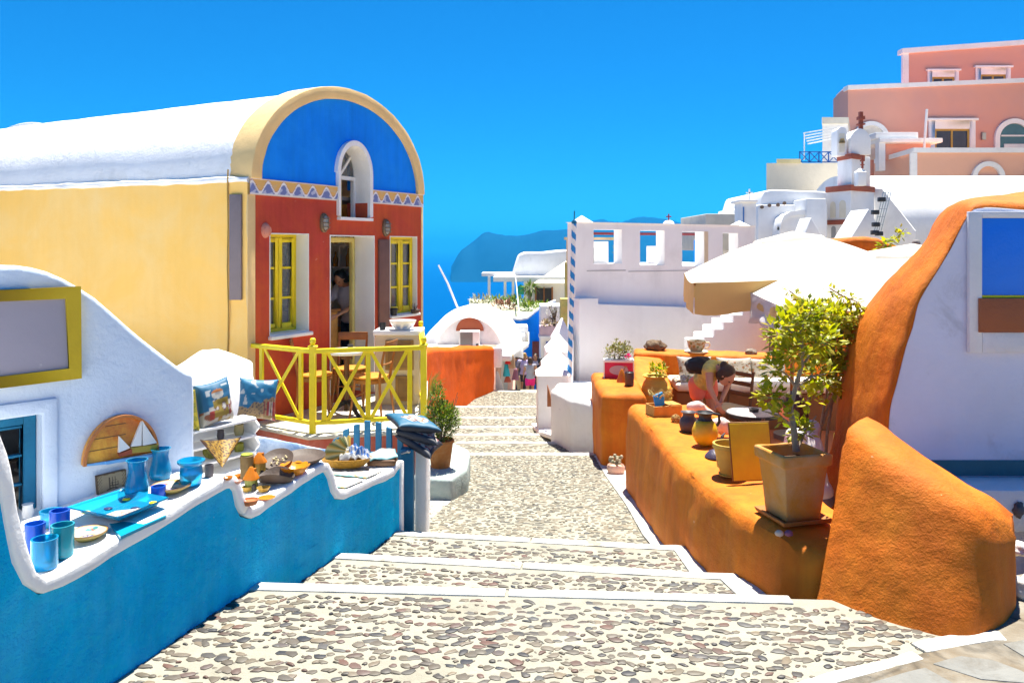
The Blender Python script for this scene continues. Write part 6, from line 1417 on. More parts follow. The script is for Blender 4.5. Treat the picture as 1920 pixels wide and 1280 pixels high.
# ---- parasols
def parasol(A, B, C, apex, foot, lab, val, tone, name='parasol'):
    A, B, C, apex = map(Vector, (A, B, C, apex)); D = A + C - B; cs_ = [A, B, C, D]; t = T(name, lab, 'parasol', foot, 0, 'cream parasols over the terrace')
    b = MB(); nn = 12
    for k in range(4):
        p, q = cs_[k], cs_[(k + 1) % 4]; o = len(b.v)
        for i in range(nn + 1):
            for j in range(nn + 1):
                e = p.lerp(q, j / nn); v = apex.lerp(e, .12 + .88 * i / nn); s_ = (i / nn); v = v + Vector((0, 0, .075 * math.sin(math.pi * min(1, .12 + .88 * s_) ** .75) - .05 * math.sin(math.pi * j / nn) * s_ * s_)); b.v.append(v)
        for i in range(nn):
            for j in range(nn): a = o + i * (nn + 1) + j; b.face(a, a + 1, a + nn + 2, a + nn + 1)
    b.build('canopy', tone, t, ang=20)
    b = MB()
    for k in range(4):
        p, q = cs_[k], cs_[(k + 1) % 4]; U_, L_ = [], []
        for j in range(19):
            s_ = j / 18; e = p.lerp(q, s_) + Vector((0, 0, -.05 * math.sin(math.pi * s_))); o2 = (e - (A + C) / 2); o2.z = 0; o2.normalize()
            U_.append(e); L_.append(e + Vector((0, 0, -val * (1 + .06 * math.sin(s_ * 17)))) + o2 * (.02 * math.sin(s_ * 21)))
        b.strip(U_, L_)
    b.build('valance', MT('cream_valance', (.66, .44, .16), .22), t, ang=25)
    b = MB(); nn = 16
    for i, (f, dz) in enumerate(((.0, .05), (.15, .07), (.33, .095), (.35, .06))):
        for j in range(nn):
            k = j / nn * 4; p, q = cs_[int(k) % 4], cs_[(int(k) + 1) % 4]; e = p.lerp(q, k - int(k)); v = apex.lerp(e, f); b.v.append(v + Vector((0, 0, dz + .012 * math.sin(j * 2.3) * (i > 1))))
    for i in range(3):
        for j in range(nn): b.face(i * nn + j, i * nn + (j + 1) % nn, (i + 1) * nn + (j + 1) % nn, (i + 1) * nn + j)
    b.build('vent_cap', tone, t, ang=20)
    c_ = Vector(foot); b = MB(); b.tube([c_, Vector((apex.x, apex.y, apex.z - .02))], .024, 10); b.build('pole', WOOD, t)
    for e in cs_: b = MB(); b.bar(apex + Vector((0, 0, -.06)), e + Vector((0, 0, -.02)), .02, .03); b.build('rib', WOOD, t)
    b = MB(); b.lathe([(.22, 0), (.22, .06), (.05, .09), (.04, .2), (0, .2)], c_, 20); b.build('base', GREY, t)
CAN = MT('parasol_canvas', (.80, .77, .66), .30)
parasol(W(1283, 512, 11.0), W(1302, 530, 8.7), W(1690, 496, 8.5), W(1485, 441, 9.9), (W(1485, 441, 9.9).x, 9.9, FLZ), 'large cream parasol whose tan edge points over the path', .34, CAN)
parasol(W(1400, 541, 9.0), W(1479, 578, 6.7), W(2080, 570, 6.6), W(1712, 466, 7.9), (W(1712, 466, 7.9).x, 7.9, FLZ), 'cream parasol nearest the orange arch with a crumpled grey side flap', .10, CAN)
b = MB(); A_, B_ = W(1401, 546, 8.85), W(1479, 582, 6.72); n = 22   # crumpled grey flap hanging from the near parasol
for k in (0, 1):
    for j in range(n + 1):
        for i in range(n + 1):
            s_, t_ = i / n, j / n; p = A_.lerp(B_, s_); h = lerp(.30, .26, s_) * (1 + .08 * math.sin(s_ * 12)); p = p + Vector((.03 * math.sin(s_ * 19 + t_ * 2) * t_ + .04 * noise.noise(Vector((s_ * 4, t_ * 3, 1))) * t_ + .004 * k, .03 * noise.noise(Vector((s_ * 5, t_ * 4, 7))), -h * t_)); b.v.append(p)
m = n + 1
for j in range(n):
    for i in range(n): a = j * m + i; b.face(a, a + 1, a + m + 1, a + m); a += m * m; b.face(a, a + m, a + m + 1, a + 1)
tag(b.build('side_flap', MT('grey_plastic_sheet', (.60, .56, .57), .25), ang=70), 'crumpled grey translucent sheet hanging from the near parasol corner', 'sheet')

# ================================================================== RIGHT: ORANGE RIMMED ARCH WALL AND BUTTRESS
ar = T('arched_wall', 'white wall with a thick burnt orange curved rim at the right', 'wall', (3.2, 5.4, -.4)); YA = 5.2
inn_ = [(1664, 900), (1665, 830), (1669, 765), (1681, 719), (1698, 651), (1711, 613), (1721, 571), (1736, 541), (1757, 508), (1783, 465), (1795, 440), (1812, 408), (1826, 392), (1850, 389), (1885, 391), (1930, 394), (1990, 398), (2100, 415)]
out_ = [(1548, 900), (1559, 835), (1572, 761), (1577, 715), (1584, 664), (1601, 609), (1627, 571), (1650, 541), (1669, 520), (1702, 488), (1728, 461), (1749, 423), (1774, 394), (1821, 379), (1871, 371), (1920, 362), (1990, 352), (2100, 350)]
I3 = [W(px, py, YA) for px, py in inn_]; O3 = [W(px, py, 6.15) for px, py in out_]
I3.insert(0, Vector((I3[0].x, YA, -.5))); O3.insert(0, Vector((O3[0].x, 6.15, -.9)))
def dense(P, m=3):
    o = []
    for i in range(len(P) - 1):
        p0, p1, p2, p3 = P[max(i - 1, 0)], P[i], P[i + 1], P[min(i + 2, len(P) - 1)]
        for k in range(m):
            t = k / m; o.append(.5 * ((2 * p1) + (p2 - p0) * t + (2 * p0 - 5 * p1 + 4 * p2 - p3) * t * t + (3 * p1 - p0 - 3 * p2 + p3) * t ** 3))
    return o + [P[-1]]
I3, O3 = dense(I3), dense(O3); cen_ = Vector((3.6, 5.6, .6)); rows = []
for k, (t, push) in enumerate(((0, 0), (.03, .018), (.10, .035), (.25, .045), (.45, .05), (.65, .045), (.85, .025), (1, 0))):
    row = []
    for p, q in zip(I3, O3):
        d = (p.lerp(q, .5) - cen_); d.y = 0; d.normalize(); row.append(p.lerp(q, t) + d * push + (Vector((0, -.022, 0)) if k == 1 else Vector((0, -.03, 0)) if k == 2 else Vector()))
    rows.append(row)
rows.append([q + (Vector((cen_.x, q.y, q.z - .25)) - q) * .3 + Vector((0, .15, 0)) for q in O3])
b = MB(); n = len(I3)
for r_ in rows: b.v += r_
for r_ in range(len(rows) - 1):
    for i in range(n - 1): a = r_ * n + i; b.face(a, a + 1, a + n + 1, a + n)
b.build('rim', ORANGE, ar, sub=.09, rough=(.012, 4), ang=85)
b = MB(); P = [p + Vector((.004, .0, -.004)) for p in I3]; b.prism([Vector((p.x, YA + .004, p.z)) for p in P] + [Vector((5.2, YA + .004, -.5))], (0, .03, 0)); b.build('face', M('shaded_worn_limewash', (.66, .69, .82), rough=.85, var=.07, vs=1.4, bump=.3, bs=30, patch=(.54, .56, .66), ps=3.2, pt=.62, pw=.06), ar, sub=.3, ang=60)  # lavender of the shaded face put into its colour; the patches are wear
b = MB(); b.box(2.5, 5.2, YA - .012, YA + .003, .165, .262); b.build('base_band', M('dusty_teal_paint', (.03, .13, .17), rough=.7, var=.15), ar)
b = MB(); b.box(2.35, 5.2, YA - .30, YA - .013, -.1, .16); tag(b.build('wall_step', M('pale_blue_limewash', (.58, .64, .68), rough=.8, var=.08, bump=.3), bevel=.02, sub=.2, rough=(.006, 5)), 'low pale step along the foot of the white arched wall', 'step')
sg = T('painted_sign', 'blue and brown painted panel in a white frame on the arched wall', 'sign', W(1880, 520, YA))
def fr4(px0, px1, py0, py1, d0, d1, nm, mat, bev=.004):
    b = MB(); p0, p1 = W(px0, py1, YA), W(px1, py0, YA); b.box(p0.x, p1.x, YA - d1, YA - d0, p0.z, p1.z); return b.build(nm, mat, sg, bevel=bev)
WF = M('chipped_white_frame', (.72, .72, .73), rough=.7, var=.08, bump=.3, patch=(.30, .28, .26), ps=16, pt=.74, pw=.02)
fr4(1812, 1836, 397, 660, 0, .035, 'frame_side', WF); fr4(1836.3, 2010, 622, 660, 0, .035, 'frame_bottom', WF); fr4(1836.3, 2010, 397, 409, 0, .035, 'frame_top', WF); fr4(1986, 2010, 409.3, 621.5, 0, .035, 'frame_side', WF)
fr4(1836.3, 1985.7, 409.3, 553, 0, .018, 'blue_field', M('sign_blue', (.003, .19, .85), rough=.5, var=.06), .002); fr4(1836.3, 1985.7, 553.2, 558, 0, .022, 'yellow_stripe', YELLOW, .001); fr4(1828, 1985.7, 558.3, 621.5, .036, .048, 'brown_field', M('sign_brown', (.30, .09, .03), rough=.6, var=.12), .002)
# buttress
st = [(W(1530, 1120, 3.79), W(1586, 807, 4.10), W(1628, 775, 4.40)), (G(1620, 1152, 0), W(1640, 843, 3.88), W(1681, 810, 4.15)), (G(1710, 1181, 0), W(1705, 884, 3.72), W(1737, 855, 3.98)), (G(1797, 1198, 0), W(1780, 926, 3.60), W(1800, 898, 3.85)), (G(1868, 1183, 0), W(1842, 972, 3.53), W(1862, 930, 3.78)), (G(1907, 1140, 0), W(1900, 1000, 3.62), W(1903, 962, 3.85))]
b = MB(); S_ = len(st); prof_rows = []
def spl(P, m=4): return dense([Vector(p) for p in P], m)
Bt = spl([s[0] for s in st]); Tf = spl([s[1] for s in st]); Tb = spl([s[2] for s in st]); n = len(Bt)
for p in Bt: p.z = -.03
R_ = []
for t, bul in ((0, 0), (.2, .006), (.45, .010), (.7, .008), (.9, .004)): R_.append([p.lerp(q, t) + Vector((-.3, -.9, .1)) * bul for p, q in zip(Bt, Tf)])
R_.append([q + Vector((-.002, .008, -.012)) for q in Tf]); R_.append([q.lerp(r, .12) + Vector((0, 0, .008)) for q, r in zip(Tf, Tb)]); R_.append([q.lerp(r, .5) + Vector((0, 0, .018)) for q, r in zip(Tf, Tb)]); R_.append([q.lerp(r, .92) + Vector((0, 0, .004)) for q, r in zip(Tf, Tb)])
R_.append([r + Vector((.01, .05, -.06)) for r in Tb]); R_.append([Vector((r.x + .06, r.y + .2, -.03)) for r in Tb])
for r_ in R_: b.v += r_
for k in range(len(R_) - 1):
    for i in range(n - 1): a = k * n + i; b.face(a, a + 1, a + n + 1, a + n)
for i in (0, n - 1): b.face(*[k * n + i for k in range(len(R_))])
tag(b.build('buttress', ORANGE, bevel=.04, seg=3, sub=.075, rough=(.008, 5), ang=85), 'massive sloping burnt orange buttress at the foot of the arch', 'buttress')
# low pale stones and pot at the far right edge
q = G(1905, 960, .01); rock(1908, 950, 4.9, (.035, .035, .05), 'dark lumpy pot shaped stone at the foot of the white step', SLATE, z=.0); rock(1916, 1000, 4.3, (.07, .06, .035), 'pale rounded stone at the right end of the buttress', M('chalk_stone', (.62, .60, .56), rough=.9, bump=.5), z=0); rock(1922, 1110, 3.75, (.06, .05, .06), 'white rounded kerb stone right of the buttress foot', M('chalk_stone', (.62, .60, .56)), z=0)
# stones and cactus pot between pier and ledge
q = G(1134, 856, -.70); b = MB(); b.ball(q + Vector((0, 0, .05)), (.07, .06, .07), 14, 10, .3); tag(b.build('rock', M('orange_stone', (.56, .24, .05), rough=.85, var=.2, bump=.6), ang=80), 'orange painted stone at the foot of the pier', 'rock')
q = G(1153, 885, -.64); q.y = 8.0; cp = T('cactus_pot', 'pale pink pot with a knobbly cactus squeezed between pier and ledge wall', 'plant', Vector((q.x, 8.05, -.66)))
b = MB(); b.lathe([(.05, 0), (.085, .05), (.09, .10), (.08, .12), (.07, .10), (0, .09)], n=20, wob=.05); b.build('pot', M('pale_pink_clay', (.66, .40, .30), rough=.7), cp, local=True)
b = MB()
for k in range(26): a = rnd.random() * 6.28; r_ = .06 * rnd.random() ** .5; b.ball((r_ * math.cos(a), r_ * math.sin(a), .13 + .07 * rnd.random()), .018, 8, 6, .2)
b.build('cactus', MI('cactus_skin', [(.20, .17, .10), (.34, .30, .20), (.14, .14, .07)]), cp, local=True)
# ================================================================== DOWN THE STREET
b = MB(); base = [(-1.62, 11.0), (-1.50, 12.4), (-1.36, 13.8), (-1.12, 15.4), (-.80, 16.9), (-.42, 17.8)]; tz = [.10, .02, -.10, -.30, -.47, -.58]
rows = [[Vector((x + .05, y, -2.1)) for x, y in base], [Vector((x + .02, y, z - .25)) for (x, y), z in zip(base, tz)], [Vector((x + .03, y, z - .05)) for (x, y), z in zip(base, tz)], [Vector((x - .02, y + .05, z)) for (x, y), z in zip(base, tz)], [Vector((x - .22, y + .2, z)) for (x, y), z in zip(base, tz)], [Vector((x - .28, y + .25, z - .06)) for (x, y), z in zip(base, tz)], [Vector((x - .3, y + .25, -2.1)) for x, y in base]]
n = len(base)
for r_ in rows: b.v += r_
for k in range(len(rows) - 1):
    for i in range(n - 1): a = k * n + i; b.face(a, a + 1, a + n + 1, a + n)
for i in (0, n - 1): b.face(*[k * n + i for k in range(len(rows))])
tag(b.build('curved_wall', ORED, bevel=.03, seg=3, sub=.2, rough=(.02, 2.2), ang=80), 'curved orange red wall along the path below the porch', 'wall')
def pbox(mb, px0, px1, py0, py1, Y, dep):
    p, q = W(px0, py1, Y), W(px1, py0, Y); return mb.box(p.x, q.x, Y, Y + dep, p.z, q.z)
# vaulted white store with air conditioner
vs = T('vaulted_store', 'white vaulted store with a rust red lunette below the street', 'building', (W(885, 0, 19).x, 19.5, -2))
def parc(pxc, pyb, hwpx, hpx, Y, n=30): return [W(pxc - hwpx * math.cos(math.pi * i / n), pyb - hpx * math.sin(math.pi * i / n), Y) for i in range(n + 1)]
b = MB(); A = parc(880, 668, 64, 73, 18.7); b.prism(A, (0, .2, 0)); b.box(A[0].x, A[-1].x, 18.7, 18.9, -2.6, A[0].z); b.build('gable_wall', WHITE, vs, sub=.3)
b = MB(); B = parc(884, 672, 98, 85, 19.4); C = [p + Vector((0, 3.0, 0)) for p in B]; A2 = [p + Vector((0, -.02, 0)) - (p - Vector((A[15].x, 18.7, A[0].z))) * .015 for p in A]
b.strip(A2, [p.lerp(q, .6) + Vector((0, 0, .03)) for p, q in zip(A2, B)]); b.strip([p.lerp(q, .6) + Vector((0, 0, .03)) for p, q in zip(A2, B)], B); b.strip(B, C)
b.prism([Vector((B[0].x, 19.4, -3)), Vector((W(952, 0, 19.4).x, 19.4, -3)), Vector((W(952, 0, 19.4).x, 19.4, B[-1].z)), B[0]], (0, 4, 0)); b.build('vault_roof', WHITE, vs, ang=75, sub=.35, rough=(.012, 1.6))
b = MB(); b.prism([p + Vector((0, -.03, 0)) for p in parc(881, 620, 26, 25, 18.7, 20)], (0, .028, 0)); b.build('lunette', M('rust_red_paint', (.36, .09, .035), rough=.7), vs)
ac = T('air_conditioner', 'white air conditioner box under the rust red lunette', 'air conditioner', W(880, 650, 18.4))
b = MB(); pbox(b, 861, 899, 621, 651, 18.3, .38); b.build('casing', WPAINT, ac, bevel=.02)
b = MB()
for k in range(11): pbox(b, 863.5, 885, 625 + k * 2.1, 626.1 + k * 2.1, 18.275, .024)
b.build('grille', M('ac_grille', (.30, .30, .29), rough=.5), ac)
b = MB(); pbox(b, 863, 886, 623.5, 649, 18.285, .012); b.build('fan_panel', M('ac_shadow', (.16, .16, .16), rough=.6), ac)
b = MB(); b.ball(W(895, 646, 18.2), .035, 10, 6); b.build('pipe_cap', BLACK, ac)
b = MB(); pbox(b, 795, 942, 652, 690, 18.0, .7); tag(b.build('flat_roof', WHITE, bevel=.04, sub=.3, rough=(.01, 2)), 'low flat white roof edge just behind the curved orange red wall', 'roof')
b = MB(); b.tube([W(864, 590, 22), W(856, 572, 22), W(840, 532, 22), W(822, 497, 22)], [.03, .03, .028, .022], 8); tag(b.build('pole', WPAINT), 'leaning white pole behind the vaulted store', 'pole')
# pink shop with hanging goods
ps = T('pink_shop', 'pale pink shop wall with a dark doorway hung with goods', 'shop', (W(955, 0, 21).x, 21.2, -3.2))
PW = Wall((W(929, 0, 18.05).x, 18.05), (W(966, 0, 20.6).x, 20.6), (-1, .1))
b = MB(); zt1 = EYE - (642 - HZ) / F * 18.6; PW.poly(b, [(0, -4.2), (0, zt1 + .02), (PW.L, zt1 - .35), (PW.L, -4.2)], 0, .3); w_ = b.build('wall', M('faded_pink_plaster', (.66, .40, .32), rough=.85, var=.1, bump=.2), ps)
c = MB(); PW.slab(c, PW.u(940), PW.u(952), -4, EYE - (652 - HZ) / F * 18.9, -.1, .5); cut(w_, c)
b = MB(); PW.slab(b, 0, PW.L, zt1 - .35, zt1 - .22, -.35, .1); b.build('eave', WHITE, ps, bevel=.02)
b = MB(); PW.slab(b, PW.u(938), PW.u(956), -4.2, -.7, .45, .5); b.build('dark_interior', DARK, ps)
for k, (px, py0, py1, m_, lab) in enumerate(((953, 668, 682, M('scarlet_cloth', (.70, .02, .02)), 'small scarlet scarf hanging at the pink shop doorway'), (949, 680, 705, M('turquoise_cloth', (.04, .48, .58)), 'turquoise dress hanging below the scarlet scarf'), (951, 704, 716, M('rust_cloth', (.50, .12, .06)), 'rust red bag hanging lowest at the pink shop doorway'), (960, 664, 690, M('tan_cloth', (.46, .30, .16)), 'tan shawl hanging beside the scarlet scarf'), (967, 690, 712, M('plum_cloth', (.30, .14, .20)), 'plum coloured dress hanging right of the tan shawl'))):
    p, q = W(px, py0, 18.2), W(px, py1, 18.15); b = MB(); nn = 10
    for j in range(7):
        for i in range(nn): t = j / 6; a = 2 * math.pi * i / nn; r_ = (.03 + .05 * t) * (1 + .25 * math.sin(a * 3 + k)); v = p.lerp(q, t); b.v.append(v + Vector((r_ * math.cos(a), .5 * r_ * math.sin(a), 0)))
    for j in range(6):
        for i in range(nn): b.face(j * nn + i, j * nn + (i + 1) % nn, (j + 1) * nn + (i + 1) % nn, (j + 1) * nn + i)
    b.face(*range(nn)); b.face(*[6 * nn + i for i in range(nn)]); tag(b.build('hanging_cloth', m_, ang=80), lab, 'clothing', 'goods hanging at the pink shop')
b = MB(); p = W(932, 737, 18.3); b.v = []
pts = [(927, 702), (930, 696), (934, 697), (940, 715), (944, 731), (942, 736), (933, 737), (929, 725)]
b.prism([W(x, y, 18.1) for x, y in pts], (0, .06, 0)); tag(b.build('leaning_board', M('pale_grey_board', (.62, .66, .66), rough=.5), bevel=.015), 'pale surfboard shaped board leaning at the end of the curved wall', 'board')
b = MB(); pbox(b, 958, 985, 628, 641, 22.0, .8); pbox(b, 962, 990, 612, 640, 22.6, .8); tag(b.build('shop_parapet', WHITE, bevel=.04), 'stepped white parapet block above the pink shop', 'parapet')
t = T('striped_awning', 'small ochre striped awning above the crowded lane', 'awning', W(980, 630, 24)); b = MB(); b.m = 0
for k in range(8):
    x0 = lerp(968, 992, k / 8); x1 = lerp(968, 992, (k + 1) / 8); b.m = k % 2; p = [W(x0, 644, 23.4), W(x1, 644, 23.4), W(x1, 622, 24.6), W(x0, 622, 24.6)]; b.prism(p, (0, 0, -.03))
b.build('canopy', [M('ochre_canvas', (.62, .38, .06)), M('cream_stripe', (.70, .60, .36))], t)
# cobalt wall with balcony planter
cw = T('cobalt_wall', 'cobalt blue wall with a white curved top beside the crowded lane', 'wall', W(1005, 700, 30))
b = MB(); tp_ = [(925, 590), (950, 597), (975, 600), (990, 597), (1002, 587), (1015, 577), (1030, 570), (1042, 565)]; YC = 30
b.prism([W(x, y, YC) for x, y in tp_] + [W(1042, 760, YC), W(925, 760, YC)], (0, .4, 0)); b.build('face', BLUEP, cw)
b = MB(); b.ring([W(x, y - 2.2, YC - .05) for x, y in tp_], [W(x, y + 1.2, YC - .05) for x, y in tp_], (0, .5, 0)); b.build('coping', WHITE, cw)
b = MB(); b.prism([W(998, 640, YC - .06), W(1023, 640, YC - .06), W(1023, 720, YC - .06), W(998, 720, YC - .06)], (0, .05, 0)); b.build('door', M('old_rust_door', (.22, .06, .045), rough=.8, var=.3), cw)
wb_ = T('white_corner_house', 'white corner house with a planted balcony at the lane end', 'house', W(1035, 700, 28))
b = MB(); pbox(b, 1013.5, 1056, 574, 760, 28.2, 1.5); b.build('wall', WHITE_FAR, wb_)
b = MB(); pbox(b, 1012, 1051, 612, 634, 27.4, .7); b.build('balcony', M('rose_plaster', (.66, .46, .48), rough=.8, var=.15), wb_, bevel=.02)
b = MB(); pbox(b, 1011, 1054, 630, 634.5, 27.35, .8); b.build('balcony_sill', WHITE_FAR, wb_)
b = MB(); pbox(b, 1024, 1033, 640, 672, 28.15, .04); b.build('blue_sign', M('dusty_cobalt', (.05, .12, .42)), wb_); b = MB(); pbox(b, 1024, 1031, 648, 690, 28.1, .04); b.build('wood_door', WOOD, wb_)
rnd = random.Random(41); bt = T('balcony_plant', 'pale flowering plant with a bare sapling in the rose balcony', 'plant', W(1032, 612, 27.6)); b = MB()
for k in range(14):
    e = W(1040 + rnd.uniform(-14, 8), 590 + rnd.uniform(-20, 8), 27.7); b.tube([W(1040, 614, 27.7), W(1040, 600, 27.7).lerp(e, .4), e], [.03, .02, .008], 5)
b.build('stems', DWOOD, bt); b = MB(); leaves(b, W(1030, 607, 27.6), (.30, .2, .12), 160, .12, .04, rnd); b.build('blossoms', MI('pale_blossom', [(.72, .60, .42), (.30, .24, .10), (.66, .50, .40)]), bt)
b = MB(); leaves(b, W(1038, 585, 27.7), (.28, .2, .30), 160, .07, .02, rnd); b.build('foliage', MI('dry_leaves', [(.20, .19, .14), (.34, .32, .26)]), bt)
b = MB(); pbox(b, 1051, 1070, 560, 650, 24, .5); tag(b.build('ochre_pillar', M('ochre_wall', (.58, .40, .12), rough=.85, var=.2, patch=(.38, .36, .10), ps=4), bevel=.03), 'ochre stained pillar behind the striped pole', 'pillar')
b = MB(); pbox(b, 1060, 1074, 492, 560, 40, .6); tag(b.build('tan_wall', M('ochre_wall', (.58, .40, .12))), 'narrow tan wall above the ochre pillar', 'wall')
# stepped white parapets
def pyr(mb, px0, px1, py_b, py_t, Y, dep): p, q = W(px0, py_b, Y), W(px1, py_b, Y); a = W((px0 + px1) / 2, py_t, Y); o = [Vector((p.x, Y, p.z)), Vector((q.x, Y, p.z)), Vector((q.x, Y + dep, p.z)), Vector((p.x, Y + dep, p.z)), Vector((a.x, Y + dep / 2, a.z))]; return mb.add(o, [(0, 1, 4), (1, 2, 4), (2, 3, 4), (3, 0, 4), (0, 1, 2, 3)])
gp = T('gate_pillar', 'square white pillar with a pyramid cap beside the path', 'pillar', W(1037, 815, 11.6))
b = MB(); p, q = W(1008, 830, 11.6), W(1066, 703, 11.6); b.box(p.x, q.x, 11.6, 12.1, -1.4, q.z); b.build('shaft', WHITE, gp, bevel=.02, sub=.15, rough=(.008, 4))
b = MB(); pyr(b, 1004, 1070, 705, 676, 11.57, .55); b.build('cap', WHITE, gp, bevel=.015)
for k, (x0, x1, yb, yt, Y) in enumerate(((1017, 1072, 690, 656, 13.2), (1024, 1074, 660, 628, 14.6), (1036, 1076, 640, 597, 15.6))):
    g_ = T('parapet_block', ('white parapet block with a pitched top just behind the capped pillar', 'middle white parapet block climbing beside the striped pole', 'highest white parapet block behind the striped pole')[k], 'parapet', W(1045, yb, Y))
    b = MB(); p, q = W(x0, 760, Y), W(x1, yb, Y); b.box(p.x, q.x, Y, Y + .8, -1.9, q.z); b.build('shaft', WHITE, g_, bevel=.02); b = MB(); pyr(b, x0 - 1, x1 + 1, yb + .5, yt, Y - .02, .86); b.build('cap', WHITE, g_, bevel=.02)
bw_ = T('masonry_seat', 'rounded white masonry seat block beside the path', 'seat', W(1070, 840, 9.9)); b = MB()
b.prism([Vector((x, y, -1.2)) for x, y in ((.50, 10.4), (.72, 9.75), (.99, 9.45), (1.02, 10.9), (.6, 10.9))], (0, 0, 1.0)); b.build('block', WHITE, bw_, bevel=.07, seg=4, sub=.14, rough=(.012, 3))
b = MB(); b.ball(W(1066, 768, 10.15), (.13, .12, .05), 16, 8, .2); b.build('worn_top', WHITE, bw_)
b = MB(); b.prism([W(1026, 722, 11.3), W(1030, 735, 11.2), W(1036, 762, 11.1), W(1026, 762, 11.3)], (.01, .05, 0)); tag(b.build('wooden_wedge', WOOD), 'narrow triangular brown board between the capped pillar and the white seat', 'board')
b = MB(); b.prism([Vector((.95, 10.9, -.95)), Vector((1.75, 10.9, -.95)), Vector((2.0, 15.5, -.95)), Vector((.95, 15.5, -.95))], (0, 0, -.6)); tag(b.build('white_landing', WHITE, bevel=.03), 'white painted landing at the foot of the big white wall', 'landing')
b = MB(); p = W(1008, 806, 11.9); b.prism([Vector((.30, 12.6, -1.2)), Vector((.38, 11.3, -1.02)), Vector((.56, 10.4, -.88)), Vector((.66, 10.4, -.88)), Vector((.5, 12.6, -1.2))], (0, 0, .07)); tag(b.build('kerb', WHITE, bevel=.02), 'white painted kerb at the foot of the capped pillar', 'kerb')
# striped pole
pl_ = T('striped_pole', 'tall blue and white striped pole with a thin finial', 'pole', W(1068, 705, 11.9)); b = MB(); lo_, hi = W(1067.5, 706, 11.95), W(1076.5, 418, 11.95); n, k = 20, 150
for i in range(k + 1):
    for j in range(n): a = 2 * math.pi * j / n; b.v.append(lo_.lerp(hi, i / k) + Vector((.036 * math.cos(a), .036 * math.sin(a), 0)))
for i in range(k):
    for j in range(n): b.m = 1 if ((i / k * 11.5) + (j / n)) % 1 < .5 else 0; b.face(i * n + j, i * n + (j + 1) % n, (i + 1) * n + (j + 1) % n, (i + 1) * n + j)
b.m = 0; b.face(*[k * n + j for j in range(n)]); b.build('shaft', [WPAINT, M('aegean_paint', (.01, .24, .62), rough=.4)], pl_, ang=60)
b = MB(); b.tube([hi, hi + Vector((.005, 0, .18))], .009, 6); b.ball(hi + Vector((0, 0, .01)), .042, 12, 6); b.build('finial', TEAL, pl_)
# big white wall with openings
Bw = Wall((W(1078, 0, 16.0).x, 16.0), (W(1415, 0, 17.8).x, 17.8), (0, 1)); bwall = T('belvedere_wall', 'big white wall with four square openings and pyramid caps', 'wall', Bw.p(Bw.L / 2, -1.4, .2))
zL, zR = Bw.uz(1080, 417)[1], Bw.uz(1415, 424)[1]
b = MB(); Bw.poly(b, [(0, -1.6), (Bw.L, -1.6), (Bw.L, zR), (0, zL)], 0, .32); wl = b.build('wall', WHITE_FAR, bwall)
c = MB()
for (x0, x1, y0, y1) in ((1113, 1166, 430, 494), (1200, 1246, 432, 497), (1279, 1320, 434, 499), (1355, 1384, 437, 500)):
    (u0, z1), (u1, z0) = Bw.uz(x0, y0), Bw.uz(x1, y1); Bw.slab(c, u0, u1, z0, z1, -.2, .6)
cut(wl, c)
b = MB(); Bw.slab(b, 0, Bw.L, zL - .02, zL + .035, -.02, .34); b.v = []; b.f = []; b.mi = []; Bw.poly(b, [(-.02, zL), (Bw.L + .02, zR), (Bw.L + .02, zR + .012), (-.02, zL + .012)], -.025, .35); b.build('coping', WHITE_FAR, bwall)
def wcap(px, pyb, pyt, hw):
    (u, z), (_, zt2) = Bw.uz(px, pyb), Bw.uz(px, pyt); wd = hw / F * 16.6
    b = MB(); b.add([Bw.p(u - wd, z, -.04), Bw.p(u + wd, z, -.04), Bw.p(u + wd, z, .37), Bw.p(u - wd, z, .37), Bw.p(u, zt2, .16)], [(0, 1, 4), (1, 2, 4), (2, 3, 4), (3, 0, 4), (0, 1, 2, 3)]); b.build('cap', WHITE_FAR, bwall, bevel=.01)
wcap(1098, 417, 403, 15); wcap(1395, 424, 413, 15)
b = MB(); b.ball(Bw.at(1262, 421, .16), (.125, .13, .10), 18, 10); b.build('dome', WHITE_FAR, bwall)
b = MB(); q = Bw.at(1262, 413, .16); b.box(q.x - .012, q.x + .012, q.y - .012, q.y + .012, q.z - .02, q.z + .14); b.box(q.x - .055, q.x + .055, q.y - .011, q.y + .011, q.z + .07, q.z + .095); b.build('cross', M('dark_red_paint', (.25, .02, .03)), bwall)
b = MB(); za, zb2, zc = Bw.uz(1075, 558)[1], Bw.uz(1108, 568)[1], Bw.uz(1392, 580)[1]; ub = Bw.u(1108)
Bw.poly(b, [(-.06, -1.6), (Bw.L, -1.6), (Bw.L, zc), (ub, zb2), (ub, za), (-.06, za)], -.30, -.004); b.build('lower_wall', WHITE_FAR, bwall, bevel=.015)
b = MB()
Bw.slab(b, Bw.u(1100), Bw.u(1173), Bw.uz(1130, 508.5)[1], Bw.uz(1130, 506.5)[1], -.008, -.003); Bw.slab(b, Bw.u(1178), Bw.u(1290), Bw.uz(1230, 509)[1], Bw.uz(1230, 507.3)[1], -.008, -.003); b.build('crack', M('plaster_crack', (.45, .45, .46)), bwall)
b = MB(); u0, z1 = Bw.uz(1320.5, 434); u1, z0 = Bw.uz(1327, 500); Bw.slab(b, u0, u1, z0, z1, -.015, .3); b.build('door_jamb', M('sand_paint', (.66, .54, .36)), bwall)
